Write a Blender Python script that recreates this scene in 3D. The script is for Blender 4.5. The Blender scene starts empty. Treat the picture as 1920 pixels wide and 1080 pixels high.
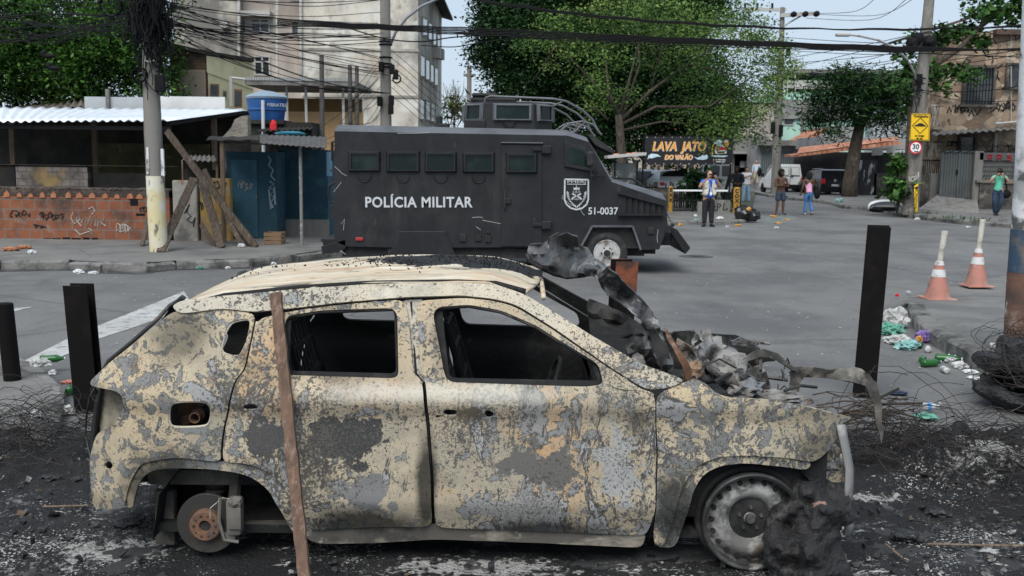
import bpy, bmesh, math, random
import numpy as np
from mathutils import Vector, Matrix, noise as mnoise
from mathutils.geometry import delaunay_2d_cdt
random.seed(7); np.random.seed(7)
SC = bpy.context.scene
COL = SC.collection

# ---------------------------------------------------------------- camera
F = 1867.0; PITCH = math.atan(240 / F); ROLL = math.radians(0.7); CAMZ = 1.98
cd = bpy.data.cameras.new('camera'); cam = bpy.data.objects.new('camera', cd); COL.objects.link(cam)
cd.sensor_width = 36; cd.lens = F / 1920 * 36; cd.clip_start = 0.1; cd.clip_end = 3000
_f = Vector((0, math.cos(PITCH), -math.sin(PITCH))); _u0 = Vector((0, math.sin(PITCH), math.cos(PITCH))); _r0 = Vector((1, 0, 0))
_r = _r0 * math.cos(ROLL) + _u0 * math.sin(ROLL); _u = _u0 * math.cos(ROLL) - _r0 * math.sin(ROLL)
cam.matrix_world = Matrix(((_r.x, _u.x, -_f.x, 0), (_r.y, _u.y, -_f.y, 0), (_r.z, _u.z, -_f.z, CAMZ), (0, 0, 0, 1)))
SC.camera = cam
cd.dof.use_dof = True; cd.dof.focus_distance = 4.95; cd.dof.aperture_fstop = 8.0

# ---------------------------------------------------------------- sky and sun (bright overcast)
w = bpy.data.worlds.new("World"); SC.world = w; w.use_nodes = True
nt = w.node_tree; nt.nodes.clear()
out = nt.nodes.new('ShaderNodeOutputWorld'); bg = nt.nodes.new('ShaderNodeBackground'); sky = nt.nodes.new('ShaderNodeTexSky')
sky.sky_type = 'NISHITA'; sky.sun_disc = False; sky.sun_elevation = math.radians(52); sky.sun_rotation = math.radians(200)
mx = nt.nodes.new('ShaderNodeMixRGB'); mx.blend_type = 'MIX'; mx.inputs[2].default_value = (5.0, 6.0, 7.1, 1)
tc = nt.nodes.new('ShaderNodeTexCoord'); nz = nt.nodes.new('ShaderNodeTexNoise'); nz.inputs['Scale'].default_value = 2.2; nz.inputs['Detail'].default_value = 4
mr = nt.nodes.new('ShaderNodeMapRange'); mr.inputs[1].default_value = .3; mr.inputs[2].default_value = .7; mr.inputs[3].default_value = .78; mr.inputs[4].default_value = .95
nt.links.new(tc.outputs['Generated'], nz.inputs['Vector']); nt.links.new(nz.outputs[0], mr.inputs[0]); nt.links.new(mr.outputs[0], mx.inputs[0])
nt.links.new(sky.outputs[0], mx.inputs[1]); nt.links.new(mx.outputs[0], bg.inputs[0]); bg.inputs[1].default_value = 0.1
nt.links.new(bg.outputs[0], out.inputs[0])
ld = bpy.data.lights.new('sun', 'SUN'); ld.energy = 2.8; ld.angle = math.radians(45); ld.color = (1, .97, .92)
sun = bpy.data.objects.new('sun', ld); COL.objects.link(sun); sun.location = (0, 0, 60)
sun.rotation_euler = (math.radians(38), 0, math.radians(-18))
SC.view_settings.view_transform = 'Standard'; SC.view_settings.look = 'None'; SC.view_settings.exposure = 0.35; SC.view_settings.gamma = 1.0
SC.cycles.max_bounces = 6; SC.cycles.diffuse_bounces = 3; SC.cycles.glossy_bounces = 3; SC.cycles.transparent_max_bounces = 16
SC.cycles.use_denoising = True

# ---------------------------------------------------------------- photograph pixels to places
def ray(u, v): return _f + _r * ((u - 960) / F) + _u * ((540 - v) / F)
def gnd(u, v, z=0.0):
    d = ray(u, v); t = (z - CAMZ) / d.z
    return Vector((0, 0, CAMZ)) + d * t
def at(u, v, Y):
    d = ray(u, v); t = Y / d.y
    return Vector((0, 0, CAMZ)) + d * t
def atx(u, v, X):
    d = ray(u, v); return Vector((0, 0, CAMZ)) + d * (X / d.x)
def ppm(Y): return F / (Y * 0.985)          # picture pixels per metre about that distance

# ---------------------------------------------------------------- materials
MATS = {}
def mat(name, base, rough=.75, metal=0.0, layers=(), bump=None, spec=.4, trans=None, emit=None, coords='Object', alpha=None, sub=None):
    """layers: (colour, scale, lo, hi[, detail, distortion, stretch, kind]) each noise-masked over the last"""
    if name in MATS: return MATS[name]
    m = bpy.data.materials.new(name); m.use_nodes = True; MATS[name] = m
    nt = m.node_tree; N = nt.nodes; L = nt.links
    b = N['Principled BSDF']; b.inputs['Roughness'].default_value = rough; b.inputs['Metallic'].default_value = metal
    b.inputs['Specular IOR Level'].default_value = spec
    b.inputs['Base Color'].default_value = (*base, 1)
    tc = N.new('ShaderNodeTexCoord')
    cur = None; last = None
    for i, ly in enumerate(layers):
        col, sc, lo, hi = ly[:4]; opt = ly[4] if len(ly) > 4 else {}
        mp = N.new('ShaderNodeMapping'); mp.inputs['Location'].default_value = opt.get('loc', (i * 3.7 + 1.3, i * 1.9, i * 5.1)); mp.inputs['Scale'].default_value = opt.get('st', (1, 1, 1))
        mp.inputs['Rotation'].default_value = opt.get('rot', (0, 0, 0))
        L.new(tc.outputs[opt.get('co', coords)], mp.inputs[0])
        if opt.get('kind') == 'vor':
            t = N.new('ShaderNodeTexVoronoi'); t.inputs['Scale'].default_value = sc; o = t.outputs['Distance']
        elif opt.get('kind') == 'cell':
            t = N.new('ShaderNodeTexVoronoi'); t.inputs['Scale'].default_value = sc; o = t.outputs['Color']
        elif opt.get('kind') == 'crack':
            t = N.new('ShaderNodeTexVoronoi'); t.feature = 'DISTANCE_TO_EDGE'; t.inputs['Scale'].default_value = sc; o = t.outputs['Distance']
        elif opt.get('kind') == 'brick':
            t = N.new('ShaderNodeTexBrick'); t.inputs['Scale'].default_value = sc; t.inputs['Mortar Size'].default_value = opt.get('mortar', .02)
            t.inputs['Brick Width'].default_value = opt.get('bw', .5); t.inputs['Row Height'].default_value = opt.get('bh', .25); o = t.outputs['Fac']
        elif opt.get('kind') == 'brickvar':
            t = N.new('ShaderNodeTexBrick'); t.inputs['Scale'].default_value = sc; t.inputs['Mortar Size'].default_value = 0; t.inputs[1].default_value = (0, 0, 0, 1); t.inputs[2].default_value = (1, 1, 1, 1)
            t.inputs['Brick Width'].default_value = opt.get('bw', .5); t.inputs['Row Height'].default_value = opt.get('bh', .25); o = t.outputs['Color']
        elif opt.get('kind') == 'wave':
            t = N.new('ShaderNodeTexWave'); t.inputs['Scale'].default_value = sc; t.inputs['Distortion'].default_value = opt.get('dist', 2); t.inputs['Detail'].default_value = 3; o = t.outputs[1]
        elif opt.get('kind') == 'ball':
            t = N.new('ShaderNodeTexGradient'); t.gradient_type = 'SPHERICAL'; o = t.outputs[1]
        else:
            t = N.new('ShaderNodeTexNoise'); t.inputs['Scale'].default_value = sc; t.inputs['Detail'].default_value = opt.get('det', 6)
            t.inputs['Roughness'].default_value = opt.get('ro', .6); t.inputs['Distortion'].default_value = opt.get('dist', 0); o = t.outputs[0]
        L.new(mp.outputs[0], t.inputs[0])
        if opt.get('mix'):          # roughen a shaped mask with noise
            n2 = N.new('ShaderNodeTexNoise'); n2.inputs['Scale'].default_value = opt['mix'][0]; n2.inputs['Detail'].default_value = 7; n2.inputs['Roughness'].default_value = .65
            L.new(tc.outputs[coords], n2.inputs[0])
            ma = N.new('ShaderNodeMath'); ma.operation = 'MULTIPLY_ADD'; L.new(n2.outputs[0], ma.inputs[0]); ma.inputs[1].default_value = opt['mix'][1]; L.new(o, ma.inputs[2]); o = ma.outputs[0]
        r = N.new('ShaderNodeMapRange'); r.inputs[1].default_value = lo; r.inputs[2].default_value = hi; r.inputs[4].default_value = opt.get('amt', 1.0)
        L.new(o, r.inputs[0])
        mxn = N.new('ShaderNodeMixRGB'); mxn.inputs[2].default_value = (*col, 1)
        if cur is None: mxn.inputs[1].default_value = (*base, 1)
        else: L.new(cur, mxn.inputs[1])
        L.new(r.outputs[0], mxn.inputs[0]); cur = mxn.outputs[0]
        if opt.get('bumpy'): last = r.outputs[0]
    if cur is not None: L.new(cur, b.inputs['Base Color'])
    if bump:
        sc, st, dist = bump
        t = N.new('ShaderNodeTexNoise'); t.inputs['Scale'].default_value = sc; t.inputs['Detail'].default_value = 6; L.new(tc.outputs[coords], t.inputs[0])
        bp = N.new('ShaderNodeBump'); bp.inputs['Strength'].default_value = st; bp.inputs['Distance'].default_value = dist
        h = t.outputs[0]
        if last is not None:
            ma = N.new('ShaderNodeMath'); ma.operation = 'MULTIPLY_ADD'; L.new(last, ma.inputs[0]); ma.inputs[1].default_value = -.6; L.new(h, ma.inputs[2]); h = ma.outputs[0]
        L.new(h, bp.inputs['Height']); L.new(bp.outputs[0], b.inputs['Normal'])
    if trans: b.inputs['Transmission Weight'].default_value = trans
    if alpha is not None: b.inputs['Alpha'].default_value = alpha
    return m

# ---------------------------------------------------------------- objects
ORG = {}
def org(o): return ORG.get(o.name, Vector((0, 0, 0)))
def thing(name, label, cat, loc=(0, 0, 0), group=None):
    o = bpy.data.objects.new(name, None); COL.objects.link(o); o.location = loc; o.empty_display_size = .2
    ORG[o.name] = Vector(loc); o['label'] = label; o['category'] = cat
    if group: o['group'] = group
    return o
def tag(o, label, cat, group=None):
    o['label'] = label; o['category'] = cat
    if group: o['group'] = group
    return o
def link_mesh(name, me, mats, parent=None, smooth=False, base=True):
    """mesh given in place coordinates; its origin becomes the parent's base or its own bottom centre"""
    o = bpy.data.objects.new(name, me); COL.objects.link(o)
    for m in (mats if isinstance(mats, (list, tuple)) else [mats]): me.materials.append(m)
    if parent is not None:
        off = org(parent); o.parent = parent; ORG[o.name] = off.copy()
    elif base and len(me.vertices):
        c = np.empty(len(me.vertices) * 3); me.vertices.foreach_get('co', c); c = c.reshape(-1, 3)
        off = Vector(((c[:, 0].min() + c[:, 0].max()) / 2, (c[:, 1].min() + c[:, 1].max()) / 2, c[:, 2].min()))
        o.location = off; ORG[o.name] = off.copy()
    else: off = Vector((0, 0, 0)); ORG[o.name] = off
    if off.length > 0: me.transform(Matrix.Translation(-off))
    if smooth:
        me.polygons.foreach_set('use_smooth', [True] * len(me.polygons))
        if smooth is not True:
            me.set_sharp_from_angle(angle=smooth)
    me.update()
    return o
def struct(o): o['kind'] = 'structure'; return o
def stuff(o, label=None, cat=None):
    o['kind'] = 'stuff'
    if label: o['label'] = label; o['category'] = cat
    return o

class MB:
    def __init__(s): s.v = []; s.f = []; s.mi = []; s.cur = 0
    def add(s, vs, fs):
        n = len(s.v); s.v += [tuple(p) for p in vs]; s.f += [tuple(i + n for i in f) for f in fs]; s.mi += [s.cur] * len(fs); return s
    def box(s, a, b, bev=0, M=None):
        x0, y0, z0 = a; x1, y1, z1 = b
        if x0 > x1: x0, x1 = x1, x0
        if y0 > y1: y0, y1 = y1, y0
        if z0 > z1: z0, z1 = z1, z0
        if bev <= 0:
            vs = [Vector(p) for p in ((x0, y0, z0), (x1, y0, z0), (x1, y1, z0), (x0, y1, z0), (x0, y0, z1), (x1, y0, z1), (x1, y1, z1), (x0, y1, z1))]
            fs = [(0, 3, 2, 1), (4, 5, 6, 7), (0, 1, 5, 4), (1, 2, 6, 5), (2, 3, 7, 6), (3, 0, 4, 7)]
        else:
            bm = bmesh.new(); bmesh.ops.create_cube(bm, size=1)
            for v in bm.verts: v.co = Vector(((x0 + x1) / 2 + v.co.x * (x1 - x0), (y0 + y1) / 2 + v.co.y * (y1 - y0), (z0 + z1) / 2 + v.co.z * (z1 - z0)))
            bmesh.ops.bevel(bm, geom=bm.edges[:], offset=min(bev, .45 * min(x1 - x0, y1 - y0, z1 - z0)), segments=2, affect='EDGES', profile=.5)
            bm.verts.index_update(); vs = [v.co.copy() for v in bm.verts]; fs = [[v.index for v in f.verts] for f in bm.faces]; bm.free()
        if M is not None: vs = [M @ p for p in vs]
        return s.add(vs, fs)
    def tube(s, pts, r, n=6, cap=True):
        pts = [Vector(p) for p in pts]; k = len(pts); rs = r if isinstance(r, (list, tuple)) else [r] * k
        up = Vector((0, 0, 1)); vs = []; prev = None
        for i, p in enumerate(pts):
            t = (pts[min(i + 1, k - 1)] - pts[max(i - 1, 0)])
            t = t.normalized() if t.length > 1e-9 else Vector((0, 0, 1))
            if prev is None:
                a = t.cross(up)
                if a.length < .1: a = t.cross(Vector((1, 0, 0)))
            else: a = prev - t * prev.dot(t)
            if a.length < 1e-6: a = t.orthogonal()
            a.normalize(); prev = a; b = t.cross(a)
            for j in range(n):
                an = 2 * math.pi * j / n; vs.append(p + (a * math.cos(an) + b * math.sin(an)) * rs[i])
        fs = [(i * n + j, i * n + (j + 1) % n, (i + 1) * n + (j + 1) % n, (i + 1) * n + j) for i in range(k - 1) for j in range(n)]
        if cap: fs += [tuple(range(n - 1, -1, -1)), tuple((k - 1) * n + j for j in range(n))]
        return s.add(vs, fs)
    def bar(s, p, q, wd, th, roll=Vector((0, 1, 0))):
        """rectangular bar from p to q, th along roll"""
        p = Vector(p); q = Vector(q); t = (q - p).normalized(); b = roll - t * roll.dot(t)
        if b.length < .05: b = t.orthogonal()
        b.normalize(); a = t.cross(b); vs = []
        for c in (p, q):
            for sx, sy in ((-1, -1), (1, -1), (1, 1), (-1, 1)): vs.append(c + a * (sx * wd / 2) + b * (sy * th / 2))
        return s.add(vs, [(0, 3, 2, 1), (4, 5, 6, 7), (0, 1, 5, 4), (1, 2, 6, 5), (2, 3, 7, 6), (3, 0, 4, 7)])
    def lathe(s, prof, n=24, c=(0, 0, 0), ax='z', closed=False):
        """prof: (r, h) pairs round the axis through c"""
        c = Vector(c); vs = []
        for r, h in prof:
            for j in range(n):
                a = 2 * math.pi * j / n; x, y = r * math.cos(a), r * math.sin(a)
                vs.append(c + (Vector((x, y, h)) if ax == 'z' else Vector((x, h, y)) if ax == 'y' else Vector((h, x, y))))
        k = len(prof); fs = [(i * n + j, i * n + (j + 1) % n, (i + 1) * n + (j + 1) % n, (i + 1) * n + j) for i in range(k - 1) for j in range(n)]
        if not closed: fs += [tuple(range(n - 1, -1, -1)), tuple((k - 1) * n + j for j in range(n))]
        else: fs += [((k - 1) * n + j, (k - 1) * n + (j + 1) % n, (j + 1) % n, j) for j in range(n)]
        return s.add(vs, fs)
    def prism(s, poly, d):
        """poly: 3-D points (planar), swept by d"""
        d = Vector(d); poly = [Vector(p) for p in poly]; n = len(poly)
        return s.add(poly + [p + d for p in poly], [tuple(range(n - 1, -1, -1)), tuple(range(n, 2 * n))] + [(i, (i + 1) % n, (i + 1) % n + n, i + n) for i in range(n)])
    def grid(s, P):
        """P[i][j] points -> quad sheet"""
        r, c = len(P), len(P[0]); n = len(s.v)
        return s.add([p for row in P for p in row], [(i * c + j, i * c + j + 1, (i + 1) * c + j + 1, (i + 1) * c + j) for i in range(r - 1) for j in range(c - 1)])
    def blob(s, c, rad, seed=0, amp=.3, fr=2.0, sub=3, flat=None):
        bm = bmesh.new(); bmesh.ops.create_icosphere(bm, subdivisions=sub, radius=1); c = Vector(c)
        rad = Vector(rad) if not isinstance(rad, (int, float)) else Vector((rad,) * 3)
        for v in bm.verts:
            n = mnoise.fractal(v.co * fr + Vector((seed * 3.1, seed * 1.7, seed)), 1.0, 2.0, 4)
            q = v.co * (1 + amp * n); v.co = Vector((c.x + q.x * rad.x, c.y + q.y * rad.y, c.z + q.z * rad.z))
            if flat is not None and v.co.z < flat: v.co.z = flat
        bm.verts.index_update(); s.add([v.co.copy() for v in bm.verts], [[v.index for v in f.verts] for f in bm.faces]); bm.free(); return s
    def mesh(s, name='m'):
        me = bpy.data.meshes.new(name); me.from_pydata(s.v, [], s.f); me.polygons.foreach_set('material_index', s.mi); me.validate(); return me
    def fixn(s, me):
        bm = bmesh.new(); bm.from_mesh(me); bmesh.ops.recalc_face_normals(bm, faces=bm.faces[:]); bm.to_mesh(me); bm.free()
    def each(s, name, mats, parent=None, smooth=False, bevel=0):
        """one object for every separate piece"""
        P = list(range(len(s.v)))
        def fd(i):
            while P[i] != i: P[i] = P[P[i]]; i = P[i]
            return i
        for f in s.f:
            for i in f[1:]: P[fd(i)] = fd(f[0])
        G = {}
        for f, m in zip(s.f, s.mi): G.setdefault(fd(f[0]), []).append((f, m))
        out_ = []
        for fs in G.values():
            ix = {}; q = MB()
            for f, m in fs:
                q.f.append(tuple(ix.setdefault(i, len(ix)) for i in f)); q.mi.append(m)
            q.v = [s.v[i] for i in ix]; out_.append(q.build(name, mats, parent, smooth, 0, bevel))
        return out_
    def build(s, name, mats, parent=None, smooth=False, solid=0, bevel=0):
        me = s.mesh(name); s.fixn(me); o = link_mesh(name, me, mats, parent, smooth)
        if solid: md = o.modifiers.new('t', 'SOLIDIFY'); md.thickness = solid
        if bevel: md = o.modifiers.new('b', 'BEVEL'); md.width = bevel; md.segments = 2; md.limit_method = 'ANGLE'; md.harden_normals = False
        return o

def inpoly(P, poly):
    P = np.asarray(P, float); poly = np.asarray(poly, float); x, y = P[:, 0], P[:, 1]; ins = np.zeros(len(P), bool); n = len(poly); j = n - 1
    for i in range(n):
        xi, yi = poly[i]; xj, yj = poly[j]
        c = ((yi > y) != (yj > y)) & (x < (xj - xi) * (y - yi) / (yj - yi + 1e-12) + xi); ins ^= c; j = i
    return ins
def edgedist(P, poly):
    P = np.asarray(P, float); d = np.full(len(P), 1e9); n = len(poly)
    for i in range(n):
        a = np.array(poly[i], float); b = np.array(poly[(i + 1) % n], float); ab = b - a
        t = np.clip(((P - a) @ ab) / (ab @ ab + 1e-12), 0, 1); d = np.minimum(d, np.linalg.norm(P - (a + t[:, None] * ab), axis=1))
    return d
def chaikin(poly, k=1):
    for _ in range(k):
        o = []; n = len(poly)
        for i in range(n):
            a = poly[i]; b = poly[(i + 1) % n]
            o += [(a[0] * .78 + b[0] * .22, a[1] * .78 + b[1] * .22), (a[0] * .22 + b[0] * .78, a[1] * .22 + b[1] * .78)]
        poly = o
    return poly
def rcorner(poly, r):
    o = []; n = len(poly)
    for i in range(n):
        p, a, b = (np.array(poly[j % n], float) for j in (i, i - 1, i + 1)); da, db = np.linalg.norm(a - p) + 1e-9, np.linalg.norm(b - p) + 1e-9
        q0 = p + (a - p) * min(r, .45 * da) / da; q1 = p + (b - p) * min(r, .45 * db) / db
        o += [tuple(q0 * (1 - t) ** 2 + p * 2 * t * (1 - t) + q1 * t * t) for t in (0, .25, .5, .75, 1)]
    return o
def fill2d(outline, holes=(), res=.03, jit=.25):
    """triangulated sheet of 2-D points inside an outline, with holes"""
    pts = []; edges = []
    def ring(poly):
        st = len(pts); n = len(poly)
        for i in range(n):
            a = poly[i]; b = poly[(i + 1) % n]; L = math.dist(a, b); k = max(1, int(L / res))
            for q in range(k): pts.append((a[0] + (b[0] - a[0]) * q / k, a[1] + (b[1] - a[1]) * q / k))
        m = len(pts) - st; edges.extend((st + i, st + (i + 1) % m) for i in range(m))
    ring(outline)
    for h in holes: ring(h)
    o = np.array(outline, float); lo, hi = o.min(0), o.max(0)
    gx, gy = np.meshgrid(np.arange(lo[0], hi[0], res), np.arange(lo[1], hi[1], res)); G = np.stack([gx.ravel(), gy.ravel()], 1)
    if len(G):
        G = G + (np.random.rand(*G.shape) - .5) * res * jit
        k = inpoly(G, outline) & (edgedist(G, outline) > res * .45)
        for h in holes: k &= ~inpoly(G, h) & (edgedist(G, h) > res * .45)
        pts += [tuple(p) for p in G[k]]
    V, E_, T, *_r2 = delaunay_2d_cdt([Vector(p) for p in pts], edges, [], 0, 1e-6)
    V = np.array([(p.x, p.y) for p in V]); T = np.array([t for t in T if len(t) == 3]); c = V[T].mean(1)
    k = inpoly(c, outline)
    for h in holes: k &= ~inpoly(c, h)
    return V, T[k]
def sheet(name, V, T, P3, mats, parent, thick=0.0, smooth=True, offset=-1.0):
    me = bpy.data.meshes.new(name); me.from_pydata([tuple(p) for p in P3], [], [tuple(int(i) for i in t) for t in T]); me.validate()
    o = link_mesh(name, me, mats, parent, smooth)
    if thick:
        md = o.modifiers.new('t', 'SOLIDIFY'); md.thickness = thick; md.offset = offset
        if isinstance(mats, (list, tuple)) and len(mats) > 1: md.material_offset = 1; md.material_offset_rim = 0
        es = o.modifiers.new('e', 'EDGE_SPLIT'); es.split_angle = math.radians(38)
    return o

_FONT = {}
def lettering(name, text, size, m, parent, M, depth=.002, sx=1.0, shear=0.0, align='CENTER', sp=1.0, bold=0.0):
    cu = bpy.data.curves.new(name, 'FONT'); cu.body = text; cu.size = size; cu.extrude = depth; cu.align_x = align; cu.align_y = 'CENTER'; cu.shear = shear; cu.offset = bold; cu.space_character = sp
    cu.resolution_u = 3
    t = bpy.data.objects.new('tmp', cu); COL.objects.link(t); dg = bpy.context.evaluated_depsgraph_get(); me = bpy.data.meshes.new_from_object(t.evaluated_get(dg))
    bpy.data.objects.remove(t); bpy.data.curves.remove(cu)
    me.transform(M @ Matrix.Diagonal((sx, 1, 1, 1))); me.materials.clear()
    return link_mesh(name, me, m, parent)
def facing(p, yaw=0.0, roll=0.0):
    """text frame: x to the right, y up, facing the camera side (-Y), turned by yaw about z"""
    return Matrix.Translation(p) @ Matrix.Rotation(yaw, 4, 'Z') @ Matrix.Rotation(math.pi / 2, 4, 'X') @ Matrix.Rotation(roll, 4, 'Z')
def strokes(name, polys, r, m, parent, n=4):
    b = MB()
    for p in polys: b.tube(p, r, n)
    return b.build(name, m, parent)
def copy_tree(o, parent=None):
    c = o.copy(); COL.objects.link(c); c.parent = parent; ORG[c.name] = org(o).copy()
    for ch in list(o.children): copy_tree(ch, c)
    return c
def interp(x, xs, ys): return np.interp(x, xs, ys)
def fnoise(P, sc, seed=0, oct_=4):
    return np.array([mnoise.fractal(Vector((p[0] * sc + seed * 7.3, p[1] * sc + seed * 2.9, (p[2] if len(p) > 2 else 0) * sc + seed)), 1.0, 2.0, oct_) for p in P])
# ================================================================ ground
M_road = mat('asphalt', (.152, .149, .146), .88, layers=[
    ((.10, .101, .103), .30, .44, .60, {'det': 8}), ((.19, .19, .187), .22, .52, .66, {'det': 7, 'st': (1, .5, 1), 'amt': .8}), ((.055, .055, .056), .42, .61, .66, {'det': 10, 'dist': 2, 'st': (.35, 1, 1), 'amt': .45}), ((.05, .05, .05), .16, .004, .0015, {'kind': 'crack', 'amt': .7}), ((.2, .198, .192), 1.3, .5, .8, {'det': 8, 'amt': .55}), ((.095, .094, .092), .9, .5, .66, {'det': 11, 'ro': .72, 'st': (1, .5, 1), 'amt': .7}), ((.24, .235, .225), 3.2, .63, .72, {'det': 10, 'ro': .7, 'amt': .5}),
    ((.06, .06, .062), 55, .52, .7, {'det': 3, 'amt': .6}), ((.26, .255, .245), 75, .62, .72, {'det': 2, 'amt': .6}),
    ((.045, .045, .046), .5, .62, .72, {'det': 9, 'st': (1, .35, 1), 'amt': .5})], bump=(60, .5, .01), spec=.3)
M_pave = mat('pavement', (.17, .165, .157), .9, layers=[((.11, .108, .105), .8, .4, .65, {'det': 8}), ((.24, .235, .225), 2.2, .5, .8, {'amt': .6}), ((.07, .07, .07), 40, .55, .7, {'amt': .5}),
    ((.06, .06, .06), .45, .006, 0, {'kind': 'crack'})], bump=(30, .5, .015), spec=.25)
M_kerb = mat('kerb_stone', (.17, .165, .155), .9, layers=[((.05, .05, .048), 2.5, .45, .62, {'det': 8}), ((.3, .29, .27), 5, .55, .8, {'amt': .6})], bump=(14, .7, .03))
M_paint = mat('road_paint', (.42, .42, .41), .85, layers=[((.17, .17, .17), 7, .50, .62, {'det': 11, 'ro': .7}), ((.27, .27, .26), 2, .4, .7, {'amt': .7})])
M_ash = mat('ash', (.007, .007, .0075), .75, layers=[((.022, .022, .023), 1.8, .47, .62, {'det': 11, 'ro': .7}), ((.06, .059, .058), 5, .59, .70, {'det': 11, 'ro': .72, 'amt': .8}), ((.20, .197, .19), 26, 1.09, 1.15, {'det': 7, 'ro': .7, 'mix': (1.4, .95), 'amt': .85}),
    ((.46, .45, .43), 62, 1.16, 1.22, {'det': 4, 'mix': (1.6, 1.0)}), ((.52, .51, .49), 9, 1.12, 1.16, {'det': 12, 'ro': .78, 'mix': (1.3, .95), 'st': (.6, 1.6, 1)}), *[((.34, .335, .32), 1, 1.66, 1.84, {'kind': 'ball', 'loc': (-x_ / a_, -y_ / c_, 0), 'st': (1 / a_, 1 / c_, .001), 'mix': (22, 2.1)}) for x_, y_, a_, c_ in ((-.65, -.72, 1.1, .3), (-2.5, -.55, .6, .45), (1.55, .35, .7, .14), (2.6, .75, .9, .2))], ((.004, .004, .004), 30, .56, .68, {'det': 5, 'amt': .7})], bump=(60, 1, .03), spec=.4)
M_wood_old = mat('old_wood', (.16, .11, .075), .85, layers=[((.06, .045, .035), 3, .45, .7, {'st': (14, 14, 1.2)}), ((.27, .22, .17), 2.2, .5, .75, {'st': (20, 20, 1), 'amt': .7})], bump=(12, .4, .01))

def flat(name, pxs, z, m, res=None, hfun=None, world=None, rough=.006):
    pts = world or [gnd(u, v, z) for u, v in pxs]
    P2 = [(p.x, p.y) for p in pts]
    V, T = fill2d(P2, (), res or 2.0)
    P3 = [(p[0], p[1], (hfun(p[0], p[1]) if hfun else z)) for p in V]
    return struct(sheet(name, V, T, P3, m, None))
def grid_plane(name, x0, x1, y0, y1, n, z, m):
    b = MB(); b.grid([[(x0 + (x1 - x0) * i / n, y0 + (y1 - y0) * j / n, z) for j in range(n + 1)] for i in range(n + 1)])
    return b.build(name, m)
struct(grid_plane('road', -600, 600, -40, 1600, 40, 0, M_road))

def kerb(name, line, wd, h, side, m=M_kerb, seed=0):
    """stones along a ground line; side: +1 the raised side lies to the left of travel"""
    b = MB(); rnd = random.Random(seed); L = [Vector((p[0], p[1], 0)) for p in line]; acc = []
    for a, c in zip(L, L[1:]):
        d = c - a; k = max(1, round(d.length / .95))
        for i in range(k): acc.append((a + d * (i / k), a + d * ((i + 1) / k)))
    for a, c in acc:
        t = (c - a).normalized(); nrm = Vector((-t.y, t.x, 0)) * side; g = .012
        hh = h + rnd.uniform(-.02, .015); o = nrm * rnd.uniform(-.02, .02); a2 = a + t * g + o; c2 = c - t * g + o
        pr = [(0, -.05), (0, hh - .035), (.035, hh), (wd, hh + .004), (wd, -.05)]
        k = 5; rows = []
        for i in range(k + 1):
            p = a2.lerp(c2, i / k); rows.append([p + nrm * (q[0] + rnd.uniform(-.008, .012) * (q[0] < .05)) + Vector((0, 0, q[1] + rnd.uniform(-.012, .008) * (q[1] > 0))) for q in pr])
        b.grid(rows); n = len(b.v)
        for e in (rows[0], rows[-1]): b.add(e, [(0, 1, 2, 3, 4)])
    return struct(b.build(name, m, smooth=.7))
def hn(h, amp=.012, sc=1.2):
    return lambda x, y: h + amp * mnoise.noise(Vector((x * sc, y * sc, 3)))
# far left pavement with its kerb
kl = [(-80, 507), (0, 506), (130, 505), (190, 509), (275, 510), (330, 505), (470, 501), (560, 491), (620, 482), (700, 478), (830, 474)]
KL = [gnd(u, v) for u, v in kl]
kerb('kerb_left', KL, .2, .15, 1, seed=1)
flat('gutter', None, .004, mat('wet_gutter', (.035, .035, .036), .35, layers=[((.11, .11, .11), 2.2, .5, .64, {'det': 9})]), .4, world=[p + Vector((0, .02, 0)) for p in KL] + [p + Vector((0, -.28 - .12 * math.sin(i * 2.1), 0)) for i, p in enumerate(KL)][::-1])
W = [p + Vector((-.02, .17, 0)) for p in KL]
flat('pavement_left', None, 0, M_pave, .6, hn(.145), world=[Vector((-18, W[0].y, 0))] + W + [Vector((-.5, 20.8, 0)), Vector((-.5, 30, 0)), Vector((-18, 30, 0))])
# near left pavement corner
nl = [(-400, 640), (-60, 668), (0, 678), (50, 690), (100, 716), (122, 742), (118, 790), (95, 860)]
NL = [gnd(u, v) for u, v in nl]
kerb('kerb_near', NL, .16, .09, -1, seed=2)
flat('pavement_near', None, 0, M_pave, .3, hn(.085, .006), world=[Vector((-9, NL[0].y, 0))] + [p + Vector((-.1, -.1, 0)) for p in NL] + [Vector((-4.2, 3.6, 0)), Vector((-9, 3.6, 0))])
# near right pavement: a kerb on the litter side, running out flush to the road at the back
kr = [(1700, 588), (1706, 610), (1722, 630), (1756, 655), (1812, 688), (1852, 705), (1960, 750)]
KR = [gnd(u, v) for u, v in kr]
kerb('kerb_right', KR, .2, .16, 1, seed=3)
bk = [gnd(u, v) for u, v in ((2300, 492), (1920, 512), (1800, 532), (1730, 548), (1690, 575))]
def hr(x, y):
    t = min(1, max(0, (15.6 - y) / 3.8)) * min(1, max(0, (x - 5.0) / .25 + .6)); return .006 + .15 * t + .006 * mnoise.noise(Vector((x * 2, y * 2, 1)))
flat('pavement_right', None, 0, M_pave, .3, hr, world=[p + Vector((.12, .04, 0)) for p in KR] + [Vector((12, 6.5, 0))] + bk)
# far right pavement
kf = [(1475, 374), (1505, 377), (1553, 383), (1579, 391), (1616, 394), (1648, 399), (1685, 406), (1731, 413), (1801, 421), (1893, 428), (2060, 440)]
KF = [gnd(u, v) for u, v in kf]
kerb('kerb_far', KF, .2, .16, 1, seed=4)
flat('pavement_far', None, 0, M_pave, 1.2, hn(.15, .03, .5), world=[p + Vector((.1, .15, 0)) for p in KF] + [Vector((34, KF[-1].y + 4, 0)), Vector((34, 88, 0)), Vector((22, 88, 0))])
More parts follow.
